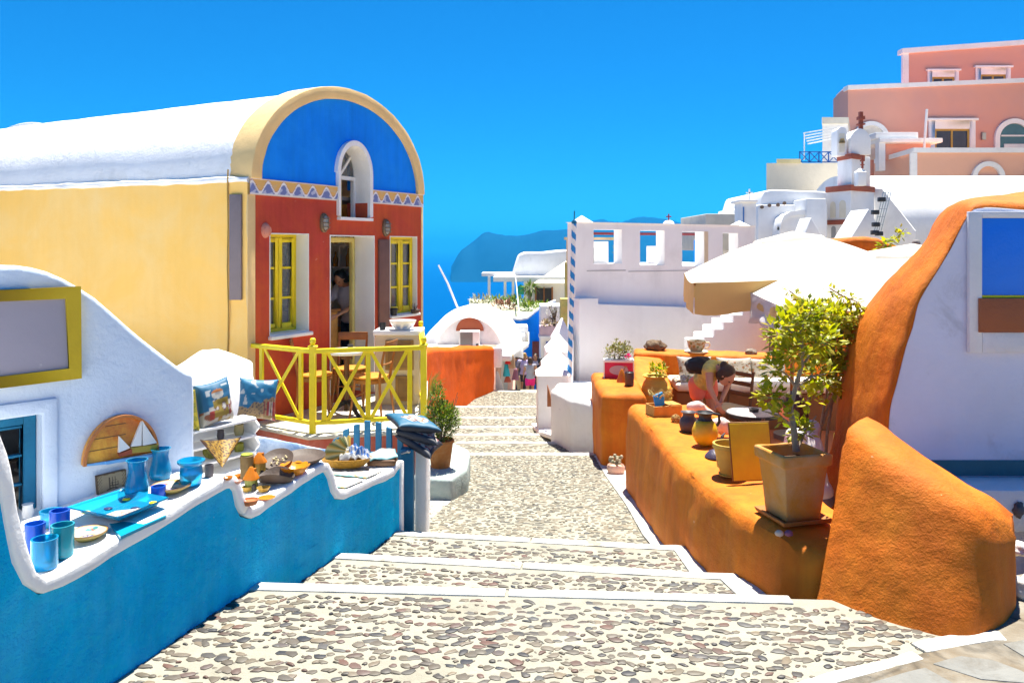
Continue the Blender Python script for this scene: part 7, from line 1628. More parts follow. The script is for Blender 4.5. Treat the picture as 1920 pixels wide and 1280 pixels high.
# stair wall
sx = [(1303, 643), (1321, 643), (1321, 631), (1339, 631), (1339, 617), (1357, 617), (1357, 603.5), (1375, 603.5), (1375, 590.5), (1393, 590.5), (1393, 578.5), (1404, 578.5), (1430, 605), (1449, 624), (1449, 760), (1303, 760)]
b = MB(); b.prism([W(x, y, 14.4) for x, y in sx], (0, .9, 0)); tag(b.build('stair_wall', WHITE_FAR, bevel=.012), 'white masonry stairway climbing in front of the big white wall', 'stairs')
dp = T('wooden_door', 'orange brown wooden door beside the white stairway under the parasol', 'door', W(1468, 700, 13.8)); b = MB(); pbox(b, 1455, 1490, 600, 745, 13.8, .06); b.build('door_leaf', M('orange_brown_wood', (.46, .17, .03), rough=.5, var=.2), dp); b = MB(); pbox(b, 1448.5, 1454.8, 598, 745, 13.7, .2); b.build('door_frame', DWOOD, dp)
b = MB(); pbox(b, 1490.5, 1760, 585, 760, 13.6, .4); tag(b.build('terrace_back_wall', ORANGE2, bevel=.03, sub=.5, rough=(.02, 2)), 'orange plaster wall behind the bush at the back of the terrace', 'wall')
b = MB(); pts = [(1540, 470), (1552, 452), (1575, 448), (1600, 446), (1625, 446), (1650, 447), (1672, 458), (1700, 464), (1730, 468), (1790, 474), (1790, 600), (1540, 600)]
b.prism([W(x, y, 12.9) for x, y in pts], (0, .7, 0)); tag(b.build('orange_mound', ORANGE, bevel=.09, seg=4, sub=.22, rough=(.05, 1.8), ang=80), 'rounded orange plaster wall top showing over the parasols', 'wall')
b = MB(); b.ball(W(1718, 456, 12.7), .062, 18, 12, .05); tag(b.build('stone_ball', GREY), 'grey stone ball on the orange wall top beside the arch', 'ball')
# roof terrace behind the openings
rt = T('roof_terrace', 'white roof terrace with a dark red pergola seen through the wall openings', 'terrace', Bw.p(2, 1.2, 2)); b = MB(); b.prism([Bw.p(.18, -1.6, .33), Bw.p(Bw.L + .3, -1.6, .33), Bw.p(Bw.L + .3, -1.6, 3.2), Bw.p(1.8, -1.6, 3.2)], (0, 0, 2.845)); b.build('terrace_block', WHITE_FAR, rt)
b = MB()
for (px0, px1, d) in ((1106, 1170, 1.2), (1196, 1250, 1.2), (1276, 1330, 1.2)): pass
Bw.slab(b, .85, Bw.L - .3, 1.90, 1.955, .9, 1.0); b.build('beam', M('oxblood_beam', (.22, .03, .035), rough=.6), rt)
b = MB(); Bw.slab(b, Bw.u(1146), Bw.u(1256), 1.80, 1.86, 2.0, 2.1); b.build('beam', M('pale_timber', (.62, .46, .26)), rt)
for px in (1149, 1290): b = MB(); u = Bw.u(px); Bw.slab(b, u, u + .06, 1.246, 1.80, 2.0, 2.06); b.build('post', M('pale_timber', (.62, .46, .26)), rt)
b = MB(); Bw.slab(b, Bw.u(1190), Bw.u(1258), 1.246, 1.77, 2.6, 3.0); b.build('white_block', WHITE_FAR, rt)
b = MB(); Bw.slab(b, Bw.u(1297), Bw.u(1312), 1.246, 1.66, 1.6, 1.75); b.build('chimney', WHITE_FAR, rt)
b = MB(); Bw.slab(b, Bw.u(1145), Bw.u(1165), 1.246, 1.66, 1.2, 1.6); t_ = b.build('cabinet', M('cream_cabinet', (.66, .62, .46)), rt); b = MB(); Bw.slab(b, Bw.u(1159), Bw.u(1167), 1.28, 1.62, 1.19, 1.198); b.build('dark_grille', DARK, t_)
b = MB(); leaves(b, Bw.p(Bw.u(1243), 1.65, 1.8), (.10, .1, .25), 60, .10, .03, rnd); b.build('potted_greens', LEAFD, rt)
b = MB(); Bw.slab(b, Bw.u(1371), Bw.u(1379), 1.3, 1.8, 1.3, 1.35); b.build('blue_shutter', BLUEP, rt)

# ================================================================== FAR HOUSES
ph = T('pergola_house', 'small white house with a flat pergola over the sea', 'house', W(1015, 580, 60)); YH = 60
b = MB(); pbox(b, 984, 1062, 526, 600, YH, 6); b.build('wall', WHITE_FAR, ph)
b = MB(); b.prism([W(x, y, YH + 1) for x, y in ((958, 522), (972, 478), (985, 473), (1020, 473), (1045, 470), (1072, 468), (1078, 522))], (0, 6, 0)); b.build('vault_roof', WHITE_FAR, ph, bevel=.25)
b = MB(); pbox(b, 903, 966, 512, 518, YH + .5, 3); b.build('pergola_roof', WPAINT, ph); b = MB(); pbox(b, 925, 1066, 519.5, 528, YH - 1.5, 3); b.build('pergola_roof', WPAINT, ph)
for px in (917, 947, 962): b = MB(); pbox(b, px - 2.4, px + 2.4, 518 if px < 920 else 528, 585, YH - .9, .25); b.build('column', WPAINT, ph)
b = MB(); b.prism([W(1000, 531, YH - 2), W(1062, 531, YH - 2), W(1064, 487, YH + .8)], (0, .1, 0)); b.build('awning', CREAMC, ph)
b = MB(); pbox(b, 1004, 1036, 540, 582, YH - .12, .1); d_ = b.build('door', DARK, ph); b = MB()
for x0, x1 in ((1003, 1006), (1019, 1021), (1034, 1037)): pbox(b, x0, x1, 538, 582, YH - .2, .07)
b.build('frame', WOOD, d_)
b = MB(); P = [(970, 552), (970, 538), (976.5, 533), (983, 538), (983, 552)]; b.prism([W(x, y, YH - .15) for x, y in P], (0, .14, 0)); b.build('shutter', M('viridian_paint', (.01, .36, .22), rough=.5), ph, bevel=.02)
pt_ = T('palm', 'small palm standing beside the door of the pergola house', 'palm', W(994, 578, 58)); b = MB(); b.tube([W(994, 580, 58), W(993, 560, 58), W(994, 542, 58)], [.16, .13, .11], 8); b.build('trunk', BARK, pt_); b = MB(); leaves(b, W(994, 539, 58), (.35, .35, .2), 90, .6, .07, rnd, 0, .3); b.build('crown', LEAFD, pt_)
tr_ = struct((lambda b: b.build('terrain', M('scrub_terrace', (.34, .36, .24), rough=.95, var=.3, vs=.8, patch=(.58, .54, .44), ps=.6)))(MB().add([W(880, 560, 56), W(1075, 572, 56), W(1075, 600, 40), W(880, 600, 40)], [(0, 1, 2, 3)]).prism([W(880, 560, 56), W(1075, 572, 56), W(1075, 600, 40), W(880, 600, 40)], (0, 0, -6)))) 
for k, (px, py, Y, r, lab, m_) in enumerate(((945, 575, 47, .55, 'reddish spiky agave on the scrub terrace before the pergola house', MI('agave', [(.22, .10, .05), (.34, .16, .09)])), (965, 566, 52, .5, 'grey green shrub under the pergola of the white house', LEAFD), (905, 567, 52, .6, 'pale dry shrub at the left end of the scrub terrace', MI('dry_scrub', [(.40, .36, .22), (.26, .28, .14)])), (930, 566, 53, .5, 'low green shrub left of the red agave', LEAFD), (1020, 580, 50, .6, 'leafy shrub before the pergola house door', LEAFD), (990, 578, 46, .55, 'olive shrub right of the red agave', LEAFD))):
    b = MB(); leaves(b, W(px, py, Y), (r * 1.3, r, r * .6), 130, .40, .06, rnd, .4); tag(b.build('shrub', m_), lab, 'shrub')
b = MB(); b.tube([W(966, 515, 58), W(969, 540, 50), W(974, 594, 34)], .03, 6); tag(b.build('pole', WPAINT), 'thin white slanting pole in front of the pergola house', 'pole')
def trap(mb, pxy, Y, Y2, k=3):
    """house block whose side wall turns away from the street"""
    A = [W(x, y, Y) for x, y in pxy]; B = [Vector((W(x + k, y, Y2).x, Y2, a.z)) for (x, y), a in zip(pxy, A)]; n = len(A); o = len(mb.v); mb.v += A + B
    mb.face(*[o + i for i in range(n)]); mb.face(*[o + n + i for i in range(n)][::-1])
    for i in range(n): mb.face(o + i, o + n + i, o + n + (i + 1) % n, o + (i + 1) % n)
    return mb
# ---- belfry and beige house
b = MB(); pbox(b, 1323, 1392, 401, 470, 27, 4); tag(b.build('beige_house', M('beige_render', (.62, .56, .46), rough=.9), bevel=.03), 'plain beige cube house behind the belvedere wall', 'house')
bf = T('belfry', 'little white belfry with a thin cross by the beige house', 'belfry', W(1404, 440, 24)); b = MB(); pbox(b, 1391, 1418, 378, 520, 24, .8); pbox(b, 1387, 1421, 374, 379, 23.9, 1.0); w_ = b.build('wall', WHITE_FAR, bf, bevel=.02)
b = MB(); pbox(b, 1393, 1395.5, 388, 420, 23.97, .02); b.build('slot', M('blue_shadow_paint', (.06, .18, .45)), bf)
b = MB(); p = W(1405, 374, 24.4); b.box(p.x - .02, p.x + .02, 24.38, 24.42, p.z, p.z + .32); b.box(p.x - .10, p.x + .10, 24.38, 24.42, p.z + .18, p.z + .22); b.build('cross', WPAINT, bf)
# ---- cluster of white houses under the church
def house_box(name, lab, px0, px1, py0, Y, dep, mat=WHITE_FAR, cat='house', bev=.05): 
    t = T(name, lab, cat, W((px0 + px1) / 2, 500, Y)); b = MB(); pbox(b, px0, px1, py0, 540, Y, dep); b.build('wall', mat, t, bevel=bev); return t
h1 = house_box('white_house', 'white house with a row of four dark holes under its rounded roof', 1421, 1552, 384, 25.6, 5)
b = MB(); b.prism([W(x, y, 25.8) for x, y in ((1421, 392), (1427, 372), (1432, 358), (1450, 355), (1500, 357), (1552, 359), (1552, 392))], (0, 4.6, 0)); b.build('rounded_roof', WHITE_FAR, h1, bevel=.1)
for (x, y) in ((1429, 388), (1443, 385), (1459, 384), (1471, 381)): b = MB(); q = W(x, y, 25.56); b.tube([q, q + Vector((0, .03, 0))], .06, 12); b.build('vent_hole', M('brown_hole', (.14, .09, .06)), h1)
b = MB(); q = W(1481, 428, 25.4); b.ball(q, .10, 12, 8); b.build('lantern', M('dim_brass', (.34, .26, .08), rough=.5), h1)
h2 = T('vaulted_annex', 'white vaulted annex with a curved gable below the four holes', 'house', W(1490, 470, 24.8)); b = MB(); A = [W(x, y, 24.8) for x, y in ((1462, 470), (1462, 425), (1468, 408), (1480, 400), (1500, 397), (1520, 398), (1530, 402), (1530, 470))]; b.prism(A, (0, .8, 0)); b.build('gable_wall', WHITE_FAR, h2, bevel=.04)
b = MB(); b.ring([p + Vector((0, -.06, .05)) for p in A[1:7]], [p + Vector((0, -.06, -.10)) for p in A[1:7]], (0, .3, 0)); b.build('hood', WHITE_FAR, h2)
h3 = T('tent_roof', 'small white block with a pitched triangular top left of the bell tower', 'roof', W(1523, 450, 23)); b = MB(); b.prism([W(1503, 452, 23), W(1521, 407, 23), W(1547, 452, 23)], (0, .9, 0)); b.build('wall', WHITE_FAR, h3, bevel=.03)
h5 = house_box('white_cube_house', 'white cube house between the rounded roof and the bell tower', 1512, 1550, 372, 24.6, 3)
h4 = T('cream_house', 'cream flat roofed house with a blue railing and a pergola on its roof', 'house', W(1505, 440, 33)); b = MB(); trap(b, [(1437, 306), (1580, 306), (1580, 520), (1437, 520)], 33, 39, 6); b.build('wall', M('cream_render', (.70, .62, .48), rough=.9, var=.05), h4); b = MB(); trap(b, [(1456, 298), (1501, 298), (1501, 305.8), (1456, 305.8)], 32.9, 37, 6); b.build('roof_parapet', M('straw_render', (.66, .55, .28)), h4)
b = MB()
for k in range(5): pbox(b, 1500 + k * 18 - .8, 1500 + k * 18 + .8, 284, 304, 33.1, .06)
for y in (284, 303): pbox(b, 1499, 1574, y, y + 1.8, 33.1, .05)
for k in range(4):
    x0 = 1500 + k * 18
    for (a, c_) in (((x0 + 1, 303), (x0 + 17, 286)), ((x0 + 1, 286), (x0 + 17, 303))): b.bar(W(a[0], a[1], 33.13), W(c_[0], c_[1], 33.13), .03, .03)
b.build('railing', M('deep_blue_iron', (.01, .10, .36), rough=.5), h4)
b = MB()
for k in range(5): b.bar(W(1507 + k * 2, 250 + k * 5, 33.5 - k * .3), W(1575, 238 + k * 5, 35 - k * .3), .05, .05)
b.bar(W(1508, 250, 33.5), W(1508, 300, 33.5), .04, .04); b.build('pergola', WPAINT, h4)
h6 = T('white_tower_house', 'tall white house block behind the church cupola', 'house', W(1566, 500, 36)); b = MB(); trap(b, [(1542, 221), (1590, 221), (1590, 520), (1542, 520)], 36, 40, 4); b.build('wall', WHITE_FAR, h6); b = MB(); trap(b, [(1541, 220), (1591, 220), (1591, 232), (1541, 232)], 35.9, 40.2, 4); b.build('parapet', M('straw_render2', (.70, .66, .55)), h6)
# ---- church
ch = T('church', 'white church with a banded bell tower and a long vault', 'church', W(1640, 450, 26)); RB = M('oxide_red_band', (.30, .07, .035), rough=.7)
def cblock(pxL, pxC, pxR, py0, py1, YL, YC_, YR, name, mat, bev=.02, pC=None):
    b = MB(); L_, C_, R_ = [W(x, py1, y) for x, y in ((pxL, YL), (pxC, YC_), (pxR, YR))]; zt_ = EYE - (py0 - HZ) / F * YC_; zb_ = EYE - (py1 - HZ) / F * YC_
    D_ = L_ + R_ - C_; P = [Vector((v.x, v.y, zb_)) for v in (L_, C_, R_, D_)]; b.prism(P, (0, 0, zt_ - zb_)); return b.build(name, mat, ch, bevel=bev)
cblock(1549, 1596, 1639, 352, 540, 26.4, 25.4, 26.2, 'tower_base', WHITE_FAR); cblock(1547.5, 1596, 1641, 346, 357, 26.38, 25.3, 26.2, 'band', RB, .01); cblock(1547, 1596, 1620, 411, 420, 26.36, 25.33, 25.8, 'band', RB, .01)
cblock(1570, 1597, 1632, 290, 347, 26.5, 25.7, 26.4, 'tower_storey', WHITE_FAR); cblock(1569, 1597, 1622, 287, 297, 26.48, 25.62, 26.1, 'band', RB, .01)
TL = Wall((W(1549, 0, 26.4).x, 26.4), (W(1596, 0, 25.4).x, 25.4), (.3, .9))
for (x0, x1, y0, y1) in ((1557, 1567, 378, 408), (1574, 1586, 375, 408), (1559, 1567, 424, 446), (1577, 1586, 424, 446)):
    u0, u1 = TL.u(x0), TL.u(x1); z0, z1 = TL.uz((x0 + x1) / 2, y1)[1], TL.uz((x0 + x1) / 2, y0)[1]; um = (u0 + u1) / 2; r_ = (u1 - u0) / 2
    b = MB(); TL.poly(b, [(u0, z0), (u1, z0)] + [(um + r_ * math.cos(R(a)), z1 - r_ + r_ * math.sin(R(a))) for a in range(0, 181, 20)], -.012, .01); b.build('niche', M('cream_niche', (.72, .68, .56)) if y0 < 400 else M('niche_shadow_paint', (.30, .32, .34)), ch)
def arch_slab(px0, px1, py0, py1, Y, dep, name, pointed=False):
    b = MB(); p, q = W(px0, py1, Y), W(px1, py1, Y); zt_ = W(0, py0, Y).z; r_ = (q.x - p.x) / 2; cx_ = (p.x + q.x) / 2
    top_ = [(cx_ + r_ * math.cos(R(a)), zt_ - r_ * (1.0 if not pointed else .9) + r_ * math.sin(R(a)) ** (1 if not pointed else 1.6)) for a in range(0, 181, 15)]
    b.prism([Vector((p.x, Y, p.z)), Vector((q.x, Y, p.z))] + [Vector((x, Y, z)) for x, z in top_], (0, dep, 0)); return b.build(name, WHITE_FAR, ch, bevel=.015)
arch_slab(1570, 1588, 238, 292, 26.0, .5, 'bell_arch'); arch_slab(1594, 1633, 243, 290, 25.9, .6, 'bell_arch', True)
b = MB(); pbox(b, 1574, 1584, 250, 285, 25.97, .02); b.build('bell_opening', M('cream_niche', (.72, .68, .56)), ch); b = MB(); p = W(1579, 268, 25.9); b.lathe([(.10, 0), (.08, .08), (.05, .14), (0, .15)], p, 12); b.build('bell', M('bronze', (.25, .18, .08), metal=.6), ch)
def cross(px, py0, py1, Y, w_, mat): b = MB(); p, q = W(px, py1, Y), W(px, py0, Y); h = q.z - p.z; b.box(p.x - w_, p.x + w_, Y - w_, Y + w_, p.z, q.z); b.box(p.x - w_ * 1.6, p.x + w_ * 1.6, Y - h * .22, Y + h * .22, p.z + h * .55, p.z + h * .55 + w_ * 2); b.box(p.x - w_ * 1.9, p.x + w_ * 1.9, Y - w_ * 1.9, Y + w_ * 1.9, p.z + h * .25, p.z + h * .33); b.build('cross', mat, ch)
cross(1614, 210, 243, 26.1, .055, RB); cross(1617, 292, 316, 25.2, .025, RB)
b = MB(); pbox(b, 1609, 1625, 322, 348, 25.0, .3); pyr(b, 1608, 1626, 322.5, 314, 24.98, .34); b.build('cupola', WHITE_FAR, ch, bevel=.015)
b = MB(); p, q = W(1632, 420, 27), W(1760, 420, 27); zt_ = W(0, 331, 30).z; P = [Vector((p.x, 27 + 3 - 3 * math.cos(math.pi * i / 24), p.z - .6 + (zt_ - p.z + .6) * math.sin(math.pi * i / 24) ** .8)) for i in range(25)]; b.prism(P, (7, .0, 0)); b.box(p.x, p.x + 7, 27.0, 33, -4, p.z - .6); b.build('vault', WHITE_FAR, ch, sub=1.2, ang=60)
b = MB(); b.prism([W(1640, 352, 26.4), W(1655, 352, 26.4), W(1718, 432, 25), W(1718, 470, 25), W(1640, 470, 26.4)], (0, 1.2, 0)); b.build('flying_buttress', WHITE_FAR, ch, bevel=.04)
h7 = T('tent_roof', 'white pitched triangular block under the church buttress', 'roof', W(1628, 450, 22.5)); b = MB(); b.prism([W(1592, 452, 22.5), W(1629, 391, 22.5), W(1665, 452, 22.5)], (0, 1.2, 0)); b.build('wall', WHITE_FAR, h7, bevel=.03)
lm = T('floodlight_mast', 'thin lattice mast with small floodlights before the church', 'mast', W(1645, 445, 22)); b = MB()
for k in range(4): b.bar(W(1638 + k * 4, 440, 22), W(1656 + k * 5, 360, 22), .018, .018)
for k in range(6): t = k / 5; b.bar(W(lerp(1638, 1656, t), lerp(436, 362, t), 22), W(lerp(1650, 1671, t), lerp(436, 362, t), 22), .015, .015)
b.build('lattice', METAL, lm)
for (x, y) in ((1653, 374), (1641, 398), (1642, 421), (1640, 436), (1648, 438)): b = MB(); q = W(x, y, 21.9); b.box(q.x - .09, q.x + .09, q.y - .08, q.y + .08, q.z - .06, q.z + .06); b.build('floodlight', BLACK, lm, bevel=.02)
# ---- pink neoclassical house
pk_ = T('pink_house', 'large pink house with white cornices on the hilltop', 'house', W(1750, 400, 42)); YP = 42
PKM = M('pink_render', (.70, .34, .25), rough=.85, var=.05, vs=.35, bump=.08, bs=6, patch=(.64, .33, .27), ps=.5)
b = MB(); trap(b, [(1590, 165), (2100, 145), (2100, 420), (1590, 420)], YP, YP + 8); b.build('main_wall', PKM, pk_)
b = MB(); b.prism([W(1590, 165, YP), W(1575, 180, YP + 3.2), W(1575, 420, YP + 3.2), W(1590, 420, YP)], (.02, 1, 0)); b.build('corner_wall', PKM, pk_)
b = MB(); b.prism([W(1590, 160, YP - .15), W(2100, 139, YP - .15), W(2100, 147, YP - .15), W(1590, 168, YP - .15)], (0, .6, 0)); b.prism([W(1589.9, 160.4, YP - .16), W(1573, 176, YP + 3.2), W(1573, 184, YP + 3.2), W(1589.9, 168.4, YP - .16)], (0, .4, 0)); b.build('cornice', WHITE_FAR, pk_)
b = MB(); trap(b, [(1694, 98), (2100, 70), (2100, 200), (1694, 200)], YP + 4, YP + 10); b.build('upper_wall', PKM, pk_)
b = MB(); b.prism([W(1692, 91, YP + 3.8), W(2100, 62, YP + 3.8), W(2100, 71, YP + 3.8), W(1692, 100, YP + 3.8)], (0, .6, 0)); b.build('cornice', WHITE_FAR, pk_); b = MB(); b.prism([W(1693, 100, YP + 3.9), W(1704, 99, YP + 3.9), W(1704, 170, YP + 3.9), W(1693, 170, YP + 3.9)], (0, .2, 0)); b.build('quoin', WHITE_FAR, pk_)
def pwin(x0, x1, y0, y1, Y, fw, wood, name='window', hood=True):
    b = MB(); p, q = W(x0, y1, Y), W(x1, y0, Y); f = fw / F * Y
    for (a, c_, d_, e_) in ((p.x, p.x + f, p.z, q.z), (q.x - f, q.x, p.z, q.z), (p.x + f, q.x - f, q.z - f * 1.4, q.z)): b.box(a, c_, Y - .12, Y - .002, d_, e_)
    if hood: b.box(p.x - f * .35, q.x + f * .35, Y - .22, Y - .002, q.z + .001, q.z + f * .4)
    w_ = b.build(name, WHITE_FAR, pk_, bevel=.01)
    b = MB(); b.box(p.x + f, q.x - f, Y - .03, Y - .004, p.z, q.z - f * 1.4); b.build('pane', M('dim_glass', (.05, .06, .08), rough=.15), w_)
    b = MB(); xi0, xi1, zt2, t = p.x + f, q.x - f, q.z - f * 1.4, .10
    b.box(xi0, xi0 + t, Y - .07, Y - .031, p.z, zt2); b.box(xi1 - t, xi1, Y - .07, Y - .031, p.z, zt2); b.box(xi0 + t, xi1 - t, Y - .07, Y - .031, zt2 - t, zt2); b.box((xi0 + xi1) / 2 - .05, (xi0 + xi1) / 2 + .05, Y - .065, Y - .032, p.z, zt2 - t); b.build('frame', wood, w_)
pwin(1738, 1796, 134, 185, YP + 4, 8, M('ochre_wood', (.46, .30, .06))); pwin(1828, 1893, 128, 185, YP + 4, 9, M('ochre_wood', (.46, .30, .06))); pwin(1740, 1827, 227, 300, YP, 11, M('ochre_wood', (.46, .30, .06)))
def parch(pxc, hw, py0, py1, Y, t, name):
    b = MB(); r_ = hw / F * Y; c_ = W(pxc, py1, Y); zt2 = W(0, py0, Y).z; zc = zt2 - r_
    O_ = [Vector((c_.x + r_, Y - .15, min(zc, c_.z)))] + [Vector((c_.x + r_ * math.cos(R(a)), Y - .15, zc + r_ * math.sin(R(a)))) for a in range(0, 181, 12)] + [Vector((c_.x - r_, Y - .15, min(zc, c_.z)))]; k = 1 - t / hw
    I_ = [Vector((c_.x + r_ * k, Y - .15, min(zc, c_.z)))] + [Vector((c_.x + r_ * k * math.cos(R(a)), Y - .15, zc + r_ * k * math.sin(R(a)))) for a in range(0, 181, 12)] + [Vector((c_.x - r_ * k, Y - .15, min(zc, c_.z)))]
    b.ring(O_, I_, (0, .148, 0)); return b.build(name, WHITE_FAR, pk_), I_
a_, I_ = parch(1900, 37, 223, 300, YP, 9, 'arched_door'); b = MB(); b.prism([p + Vector((0, .1, 0)) for p in I_], (0, .03, 0)); b.build('door_glass', M('teal_door_glass', (.05, .16, .20), rough=.2), a_); b = MB(); pbox(b, 1878, 1930, 253, 256, YP - .1, .04); pbox(b, 1883, 1930, 270, 300, YP - .1, .04); b.build('door_frame', WPAINT, a_)
a_, I_ = parch(1632, 34, 228, 300, YP, 8, 'arched_window'); b = MB(); b.prism([p + Vector((0, .1, 0)) for p in I_], (0, .03, 0)); b.build('infill', M('cream_infill', (.74, .68, .58)), a_)
b = MB(); pbox(b, 1842, 1849, 249, 262, YP - .15, .14); b.build('wall_light', METAL, pk_)
pt2 = T('pink_terrace', 'pink terrace wall with white coping below the pink house', 'wall', W(1790, 340, 37)); Y2 = 37
b = MB(); pbox(b, 1717, 2100, 285, 420, Y2, 3); b.build('front_wall', M('salmon_render', (.80, .44, .30), rough=.85, var=.05, vs=.4), pt2)
b = MB(); b.prism([W(1717, 285, Y2), W(1648, 304, Y2 + 3.5), W(1648, 420, Y2 + 3.5), W(1717, 420, Y2)], (.02, .6, 0)); b.build('side_wall', M('salmon_render', (.80, .44, .30)), pt2)
b = MB(); pbox(b, 1713, 2100, 277, 286, Y2 - .12, .6); b.prism([W(1714, 277, Y2 - .1), W(1647, 297, Y2 + 3.5), W(1647, 305, Y2 + 3.5), W(1714, 286, Y2 - .1)], (0, .5, 0)); pbox(b, 1707, 1720, 286.5, 420, Y2 - .1, .098); b.build('coping', WHITE_FAR, pt2)
_pk = pk_; pk_ = pt2; parch(1851, 31, 303, 334, Y2, 9, 'arch_molding'); pk_ = _pk
b = MB(); pbox(b, 1820, 1883, 329, 334, Y2 - .16, .15); b.build('arch_sill', WHITE_FAR, pt2)
pt3 = T('white_pavilion', 'flat roofed white pavilion frame on the pink terrace', 'pavilion', W(1690, 300, 39)); b = MB(); pbox(b, 1642, 1722, 248, 260, 39, 2); pbox(b, 1650, 1768, 259, 267, 38.8, 2.4); b.build('roof', WHITE_FAR, pt3, bevel=.03); b = MB(); pbox(b, 1648, 1660, 267.5, 320, 38.9, .4); b.build('pier', WHITE_FAR, pt3); b = MB(); pbox(b, 1661, 1745, 268, 300, 39.4, .2); b.build('rear_wall', PKM, pt3)
b = MB(); b.tube([W(1732, 290, 38.5), W(1738, 205, 38.5)], .06, 8); tag(b.build('flagpole', WPAINT), 'white flagpole standing before the pink house', 'pole')
# ================================================================== PEOPLE
def stand(h, lean=0, stride=0, arms=((.04, -.02), (.04, -.02)), bow=0):
    """joints of a standing person of height h, facing +Y, feet on z = 0; arms: (swing forward, elbow bend) left, right"""
    s = h / 1.7; J = {}
    J['pelvis'] = Vector((0, 0, .92)); J['waist'] = Vector((0, .0 + lean * .12, 1.06)); J['chest'] = Vector((0, lean * .3, 1.26)); J['neck'] = Vector((0, lean * .42 - .01, 1.45)); J['head'] = Vector((0, lean * .5 + .02 + bow * .10, 1.585 - bow * .06)); J['face'] = Vector((0, 1, -bow)).normalized()
    for k, sg in (('l', -1), ('r', 1)):
        sw = arms[0 if sg < 0 else 1]
        J['sho' + k] = Vector((.175 * sg, lean * .38, 1.40)); J['elb' + k] = Vector((.215 * sg, lean * .38 - .03 + sw[0], 1.12 + abs(sw[0]) * .15)); J['wri' + k] = Vector((.21 * sg - .0, lean * .38 + sw[0] * 1.6 + sw[1] + .03, .88 + abs(sw[0]) * .3 + abs(sw[1]) * .7))
        st_ = stride * sg
        J['hip' + k] = Vector((.09 * sg, 0, .90)); J['kne' + k] = Vector((.095 * sg, st_ * .55 + .02, .49)); J['ank' + k] = Vector((.095 * sg, st_ - .02 - (.08 if st_ < 0 else 0), .085 + (.05 if st_ < 0 else 0))); J['toe' + k] = J['ank' + k] + Vector((.01 * sg, .15, -.055))
    return {k: (v * s if k != 'face' else v) for k, v in J.items()}, s
def hand(b, wr, d, palm_n, s, curl=.35, thumb=1):
    """palm, four unequal curled fingers and a thumb from the side of the palm"""
    d = d.normalized(); sd_ = d.cross(palm_n).normalized(); n = sd_.cross(d).normalized()
    pe = wr + d * .085 * s
    for k in (-1, 0, 1): b.cap(wr + sd_ * (.012 * k * s), pe + sd_ * (.024 * k * s), .017 * s, .014 * s, 8)
    for k, L_ in zip((-1.5, -.5, .5, 1.5), (.062, .076, .080, .070)):
        p0 = pe + sd_ * (.0175 * k * s); p1 = p0 + (d + n * curl * .5).normalized() * L_ * .55 * s; p2 = p1 + (d * .7 + n * curl * 1.4).normalized() * L_ * .5 * s
        b.cap(p0, p1, .0095 * s, .0085 * s, 8); b.cap(p1, p2, .0085 * s, .007 * s, 8)
    t0 = wr + d * .03 * s + sd_ * (.024 * thumb * s); t1 = t0 + (d * .6 + sd_ * .7 * thumb + n * .3).normalized() * .04 * s; b.cap(t0, t1, .012 * s, .010 * s, 8); b.cap(t1, t1 + (d * .9 + sd_ * .2 * thumb + n * .4).normalized() * .03 * s, .010 * s, .008 * s, 8)
